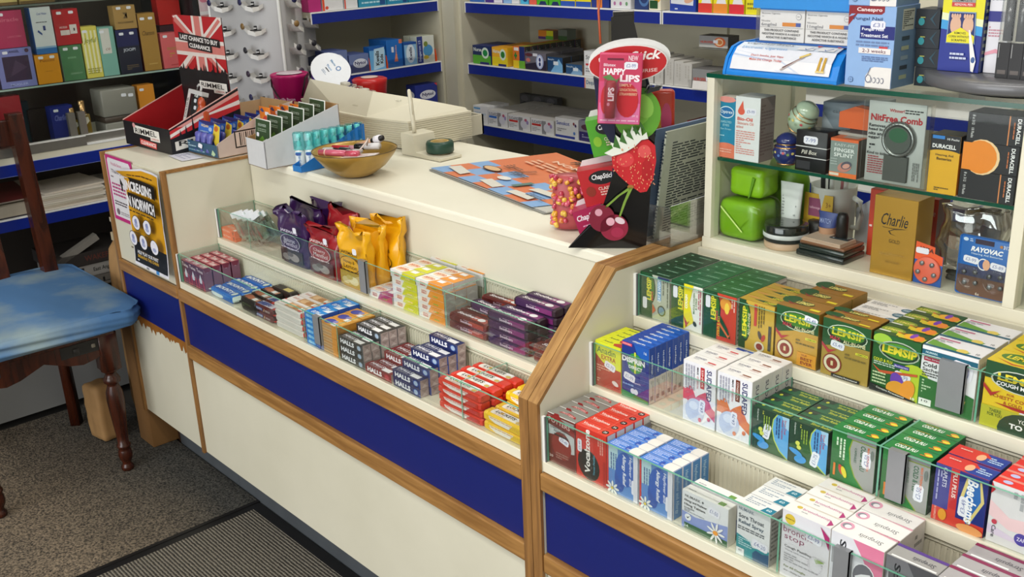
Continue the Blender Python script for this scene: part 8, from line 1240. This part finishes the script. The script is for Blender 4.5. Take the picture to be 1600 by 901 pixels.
# ================================================================ CHAIR
cw = M['chairwood']; t = thing('dining_chair', 'dark turned wood chair with a faded blue seat cushion', 'chair', (-.575, -.304, .008))
def turned(): return [(0, 0), (.016, .0), (.019, .004), (.019, .012), (.014, .018), (.013, .024), (.019, .034), (.0215, .046), (.019, .060), (.016, .066), (.0205, .070), (.0205, .076), (.016, .080), (.0175, .11), (.023, .17), (.0255, .21), (.024, .235), (.017, .252), (.0165, .256), (.024, .262), (.025, .270), (.021, .278), (.016, .286), (.018, .292), (.026, .296), (.026, .30)]
for y in (.19, -.195): MB().lathe([(r * 1.02, z * 1.16) for r, z in turned()], cw, 20, (.22, y, 0)).bbox(.192, .248, y - .028, y + .028, .348, .472, cw, .002, 1).done('leg', t)
for y in (.195, -.195):
    MB().tube([(-.225, y, 0), (-.238, y, .25), (-.245, y, .47)], [.022, .021, .023], cw, 4).done('leg', t)
    MB().extr([(-.268, .46), (-.222, .46), (-.262, .78), (-.296, 1.07), (-.336, 1.07), (-.304, .78)], 'y', y - .024 + .02, y + .020 + .02, cw).done('back_post', t, bevel=.004)
mb = MB(); ap = [(-.195, .475), (.195, .475), (.195, .425), (.150, .400), (.11, .392), (.07, .40), (.0, .428), (-.07, .40), (-.11, .392), (-.15, .40), (-.195, .425)]
mb.extr([(y, z) for y, z in ap], 'x', .222, .242, cw).box(.218, .252, -.21, .21, .466, .478, cw); tag(mb.done('apron', t, bevel=.002), 'shaped front apron')
MB().box(.241, .2435, .05, .165, .425, .462, '#1f1d1c').bbox(.243, .247, .085, .105, .430, .450, '#2c2a28', .002, 1).bbox(.243, .247, .14, .152, .438, .450, '#8c8474', .002, 1).done('fixing_bracket', t); MB().bbox(.241, .247, -.16, -.12, .425, .455, '#1f1d1c', .003, 1).done('fixing_bracket', t)
for y in (.188, -.188): MB().box(-.24, .22, y - .01, y + .01, .41, .472, cw).done('side_rail', t)
MB().box(-.262, -.24, -.19, .20, .41, .47, cw).done('back_rail', t); MB().box(-.286, -.262, -.19, .20, .50, .545, cw).done('back_rail', t, bevel=.002); MB().box(-.342, -.318, -.19, .20, .965, 1.05, cw).done('top_rail', t, bevel=.004)
for y in (.075, -.02, -.115): MB().extr([(-.285, .54), (-.268, .54), (-.31, .78), (-.322, .98), (-.338, .98), (-.326, .78)], 'y', y - .018, y + .018, cw).done('slat', t, bevel=.002)
MB().box(-.24, .22, -.188, .188, .455, .474, '#2a1a12').done('seat_board', t)
bm = bmesh.new(); bmesh.ops.create_cube(bm, size=1); bmesh.ops.subdivide_edges(bm, edges=bm.edges[:], cuts=23, use_grid_fill=True)
for v in bm.verts:
    x, y, z = v.co * 2; e = max(abs(x), abs(y)); k = 1 - max(0, abs(z) - .6) * .05 * (e > .9)
    cx = x * .318 * k; cy = y * .262 * k; r_ = max(0, math.hypot(max(0, abs(cx) - .27), max(0, abs(cy) - .22)) - .03)
    if abs(cx) > .27 and abs(cy) > .22 and r_ > 0: q = .03 / (.03 + r_); cx = math.copysign(.27 + (abs(cx) - .27) * q, cx); cy = math.copysign(.22 + (abs(cy) - .22) * q, cy)
    fold = (.0025 * math.sin(z * 6 + cy * 9) + .0018 * math.sin(z * 9 + cy * 21 + cx * 5) - .006 * abs(z) ** 5) * (e > .95)
    top = .030 * z + (z > .9) * (.004 * math.sin(cx * 9 + cy * 5) + .0025 * math.sin(cy * 24 + cx * 3) - .006 * (e ** 6))
    if z > .9:
        for cc, am in ((.05, -.003), (-.19, -.0035)): top += am * math.exp(-((cy - cc - .25 * cx) / .006) ** 2)
    if z < -.9: top = -.030
    v.co = Vector((cx + (fold if abs(x) > .95 else 0) * math.copysign(1, x), cy + (fold if abs(y) > .95 else 0) * math.copysign(1, y) , top))
m, N, L, b = nm('faded_blue_cotton'); tc = N.new('ShaderNodeTexCoord'); n1 = N.new('ShaderNodeTexNoise'); n1.inputs['Scale'].default_value = 4.5; n1.inputs['Detail'].default_value = 4; L.new(tc.outputs['Object'], n1.inputs['Vector']); r = N.new('ShaderNodeValToRGB'); r.color_ramp.elements[0].position = .50; r.color_ramp.elements[1].position = .74; r.color_ramp.elements[0].color = lin('#4c78a8'); r.color_ramp.elements[1].color = lin('#8fa2a6'); L.new(n1.outputs['Fac'], r.inputs[0]); L.new(r.outputs[0], b.inputs['Base Color']); b.inputs['Roughness'].default_value = .85
n2 = N.new('ShaderNodeTexNoise'); n2.inputs['Scale'].default_value = 300; L.new(tc.outputs['Object'], n2.inputs['Vector']); bp = N.new('ShaderNodeBump'); bp.inputs['Strength'].default_value = .25; bp.inputs['Distance'].default_value = .001; L.new(n2.outputs['Fac'], bp.inputs['Height']); L.new(bp.outputs[0], b.inputs['Normal'])
o = MB().bm(bm, m, True).done('seat_cushion', t, (.008, .030, .530)); o['label'] = 'faded blue cushion'
# boxes and bag between the cabinets
t = thing('card_carton', 'open beige cardboard carton standing on the brown box by the counter end', 'box', (-.535, .03, .4445), 0); kb = col('#a8967c', .7); MB().box(0, .10, 0, .002, 0, .325, kb).box(0, .10, .22, .222, 0, .325, kb).box(0, .002, 0, .22, 0, .325, kb).box(.098, .10, 0, .22, 0, .325, kb).box(0, .1, 0, .22, 0, .002, kb).box(-.002, .10, -.002, 0, .313, .327, '#c8bca4').done('carton', t)
t = thing('paper_bag', 'brown kraft paper bag stuffed with papers by the counter end', 'bag', (-.705, .05, .0085), -.05); soft(t, 'bag', 0, .145, 0, .22, 0, .655, M['kraft'], .02, 7); MB().box(.01, .13, .03, .2, .645, .672, '#cdbb98').done('papers', t); MB().face([(.147, .06, .60), (.147, .075, .60), (.147, .07, .64)], '#2c7c34').done('green_leaf_print', t)
t = thing('kraft_bag', 'small crumpled brown paper bag on the floor under the chair', 'bag', (-.67, -.115, .0085), .1); soft(t, 'bag', 0, .10, 0, .09, 0, .20, M['kraft'], .05, 17)
t = thing('cardboard_box', 'brown cardboard box on the floor behind the chair legs', 'box', (-.535, .005, .0085), 0); MB().bbox(0, .105, 0, .25, 0, .434, col('#8c6438', .7), .002, 1).done('carton', t)
# ================================================================ POSTERS on the end cabinet
t = thing('certificate', 'pink bordered thank you certificate taped to the end cabinet', 'poster', (-.400, -.0035, .800)); q = MB().box(0, .186, .001, .0022, 0, .197, '#c4307c'); q.art((0, .001, 0), (1, 0, 0), (0, 0, 1), (0, -1, 0), .186, .197, [('p', [(.06, .06), (.94, .06), (.94, .92), (.9, .96), (.1, .96), (.06, .92)], '#e6e2e4'), T('Priscilla Bacon', .4, .88, .4, .05, '#c8688c'), T('Thank you', .42, .76, .5, .07, '#5c4c54'), ('l', .12, .66, .8, .70, 1, '#8c7c84'), ('l', .12, .38, .62, .60, 4, '#b83c7c'), ('l', .12, .24, .6, .32, 2, '#5c4c54'), ('e', .2, .14, .06, .05, '#7c6c74'), ('l', .3, .10, .9, .16, 2, '#a89ca0')]); q.done('sheet', t)
t = thing('yellow_poster', 'curling yellow and black poster taped to the end cabinet', 'poster', (-.262, -.006, .697))
W, H = .245, .295; nx, ny = 14, 18
def pbend(u, v):
    x = u * W + (.010 * v * v if v > .5 else 0) ; x += -.02 * (1 - u) * (1 - v) * 0
    x = x * 1 + (.035 * (1 - v)) * (1 - u) * .6; c = max(0, u - .80) * max(0, v - .3); l = max(0, v - .86) * max(0, .5 - u)
    return (x - .26 * max(0, v - .86) * max(0, .40 - u) * 2, -.004 - .010 * math.sin(math.pi * v) * .5 - .28 * l - .05 * c - .015 * (1 - v) ** 4, v * H - .30 * l)
def warp(mb_, e): 
    mb_.v = [(lambda p: (p[0], p[1] + y * 1.0 - e, p[2]))(pbend(x, z)) for x, y, z in mb_.v]; return mb_
q = MB(); fsx = [(i/nx, j/ny) for j in range(ny + 1) for i in range(nx + 1)]; q.mesh([(u, 0, v) for u, v in fsx], [(j*(nx+1)+i, j*(nx+1)+i+1, (j+1)*(nx+1)+i+1, (j+1)*(nx+1)+i) for j in range(ny) for i in range(nx)], '#e8e6ee', True); warp(q, 0).done('sheet', t)
q = MB()
for j in range(ny):
    for i in range(nx):
        u0, u1, v0, v1 = .02 + .96*i/nx, .02 + .96*(i+1)/nx, .03 + .95*j/ny, .03 + .95*(j+1)/ny; q.face([(u0, 0, v0), (u1, 0, v0), (u1, 0, v1), (u0, 0, v1)], '#dda018' if v0 > .22 else '#191a1e')
warp(q, .0007).done('yellow_ground', t)
q = MB(); a_ = [('l', .18, .915, .8, .94, 1, '#5c3c14'), *[('r', .16 + .052*i, .76 + .0325*k, .2125 + .052*i, .793 + .0325*k, '#1a1816') for i in range(15) for k in range(4)], *[('r', .14 + .056*i, .60 + .035*k, .1965 + .056*i, .6355 + .035*k, '#1a1816') for i in range(15) for k in range(4)], ('p', [(.02, .80), (.07, .88), (.12, .80), (.09, .80), (.09, .74), (.05, .74), (.05, .80)], '#1a1816'), T('INCREASING', .55, .825, .74, .10, '#f0eef0', b=.04), T('IN NORWICH', .56, .67, .80, .11, '#f0eef0', b=.04), ('l', .2, .565, .9, .59, 1, '#3c2c14')]
for (cx, cz) in ((.36, .47), (.68, .47), (.22, .30), (.52, .30), (.84, .30)): a_ += [('e', cx, cz, .115, .075, '#2c2418'), ('e', cx, cz, .105, .068, '#eceaf4'), ('e', cx, cz + .01, .04, .03, '#8c94c0'), ('e', cx, cz - .025, .05, .02, '#a8aed0'), ('l', cx - .1, cz - .115, cx + .1, cz - .085, 1, '#5c4414')]
a_ += [T('HELP PLAY OUR PART', .62, .185, .6, .035, '#e8e8ec', b=.02), T('BREAKING THE CHAIN', .62, .145, .6, .03, '#d8a828', b=.02), ('l', .3, .09, .9, .12, 1, '#c8c8d0'), ('r', .84, .045, .93, .08, '#3c84c8'), ('r', .56, .05, .64, .07, '#8c8c94')]
tmp = MB(); tmp.art((0, 0, 0), (1, 0, 0), (0, 0, 1), (0, -1, 0), 1, 1, a_, .0014); q = warp(tmp, .0002); q.done('print', t)
# stock cards etc under the glass top
t = thing('ticket_holder', 'small white offer ticket hanging inside the cabinet top', 'ticket', (1.852, .62, 1.285)); q = MB().box(0, .045, 0, .001, 0, .03, '#dcd6cc'); q.art((0, 0, 0), (1, 0, 0), (0, 0, 1), (0, -1, 0), .045, .03, [('e', .75, .6, .14, .2, '#e0a83c'), ('l', .1, .5, .6, .8, 1, '#c88c6c')]); q.done('card', t)
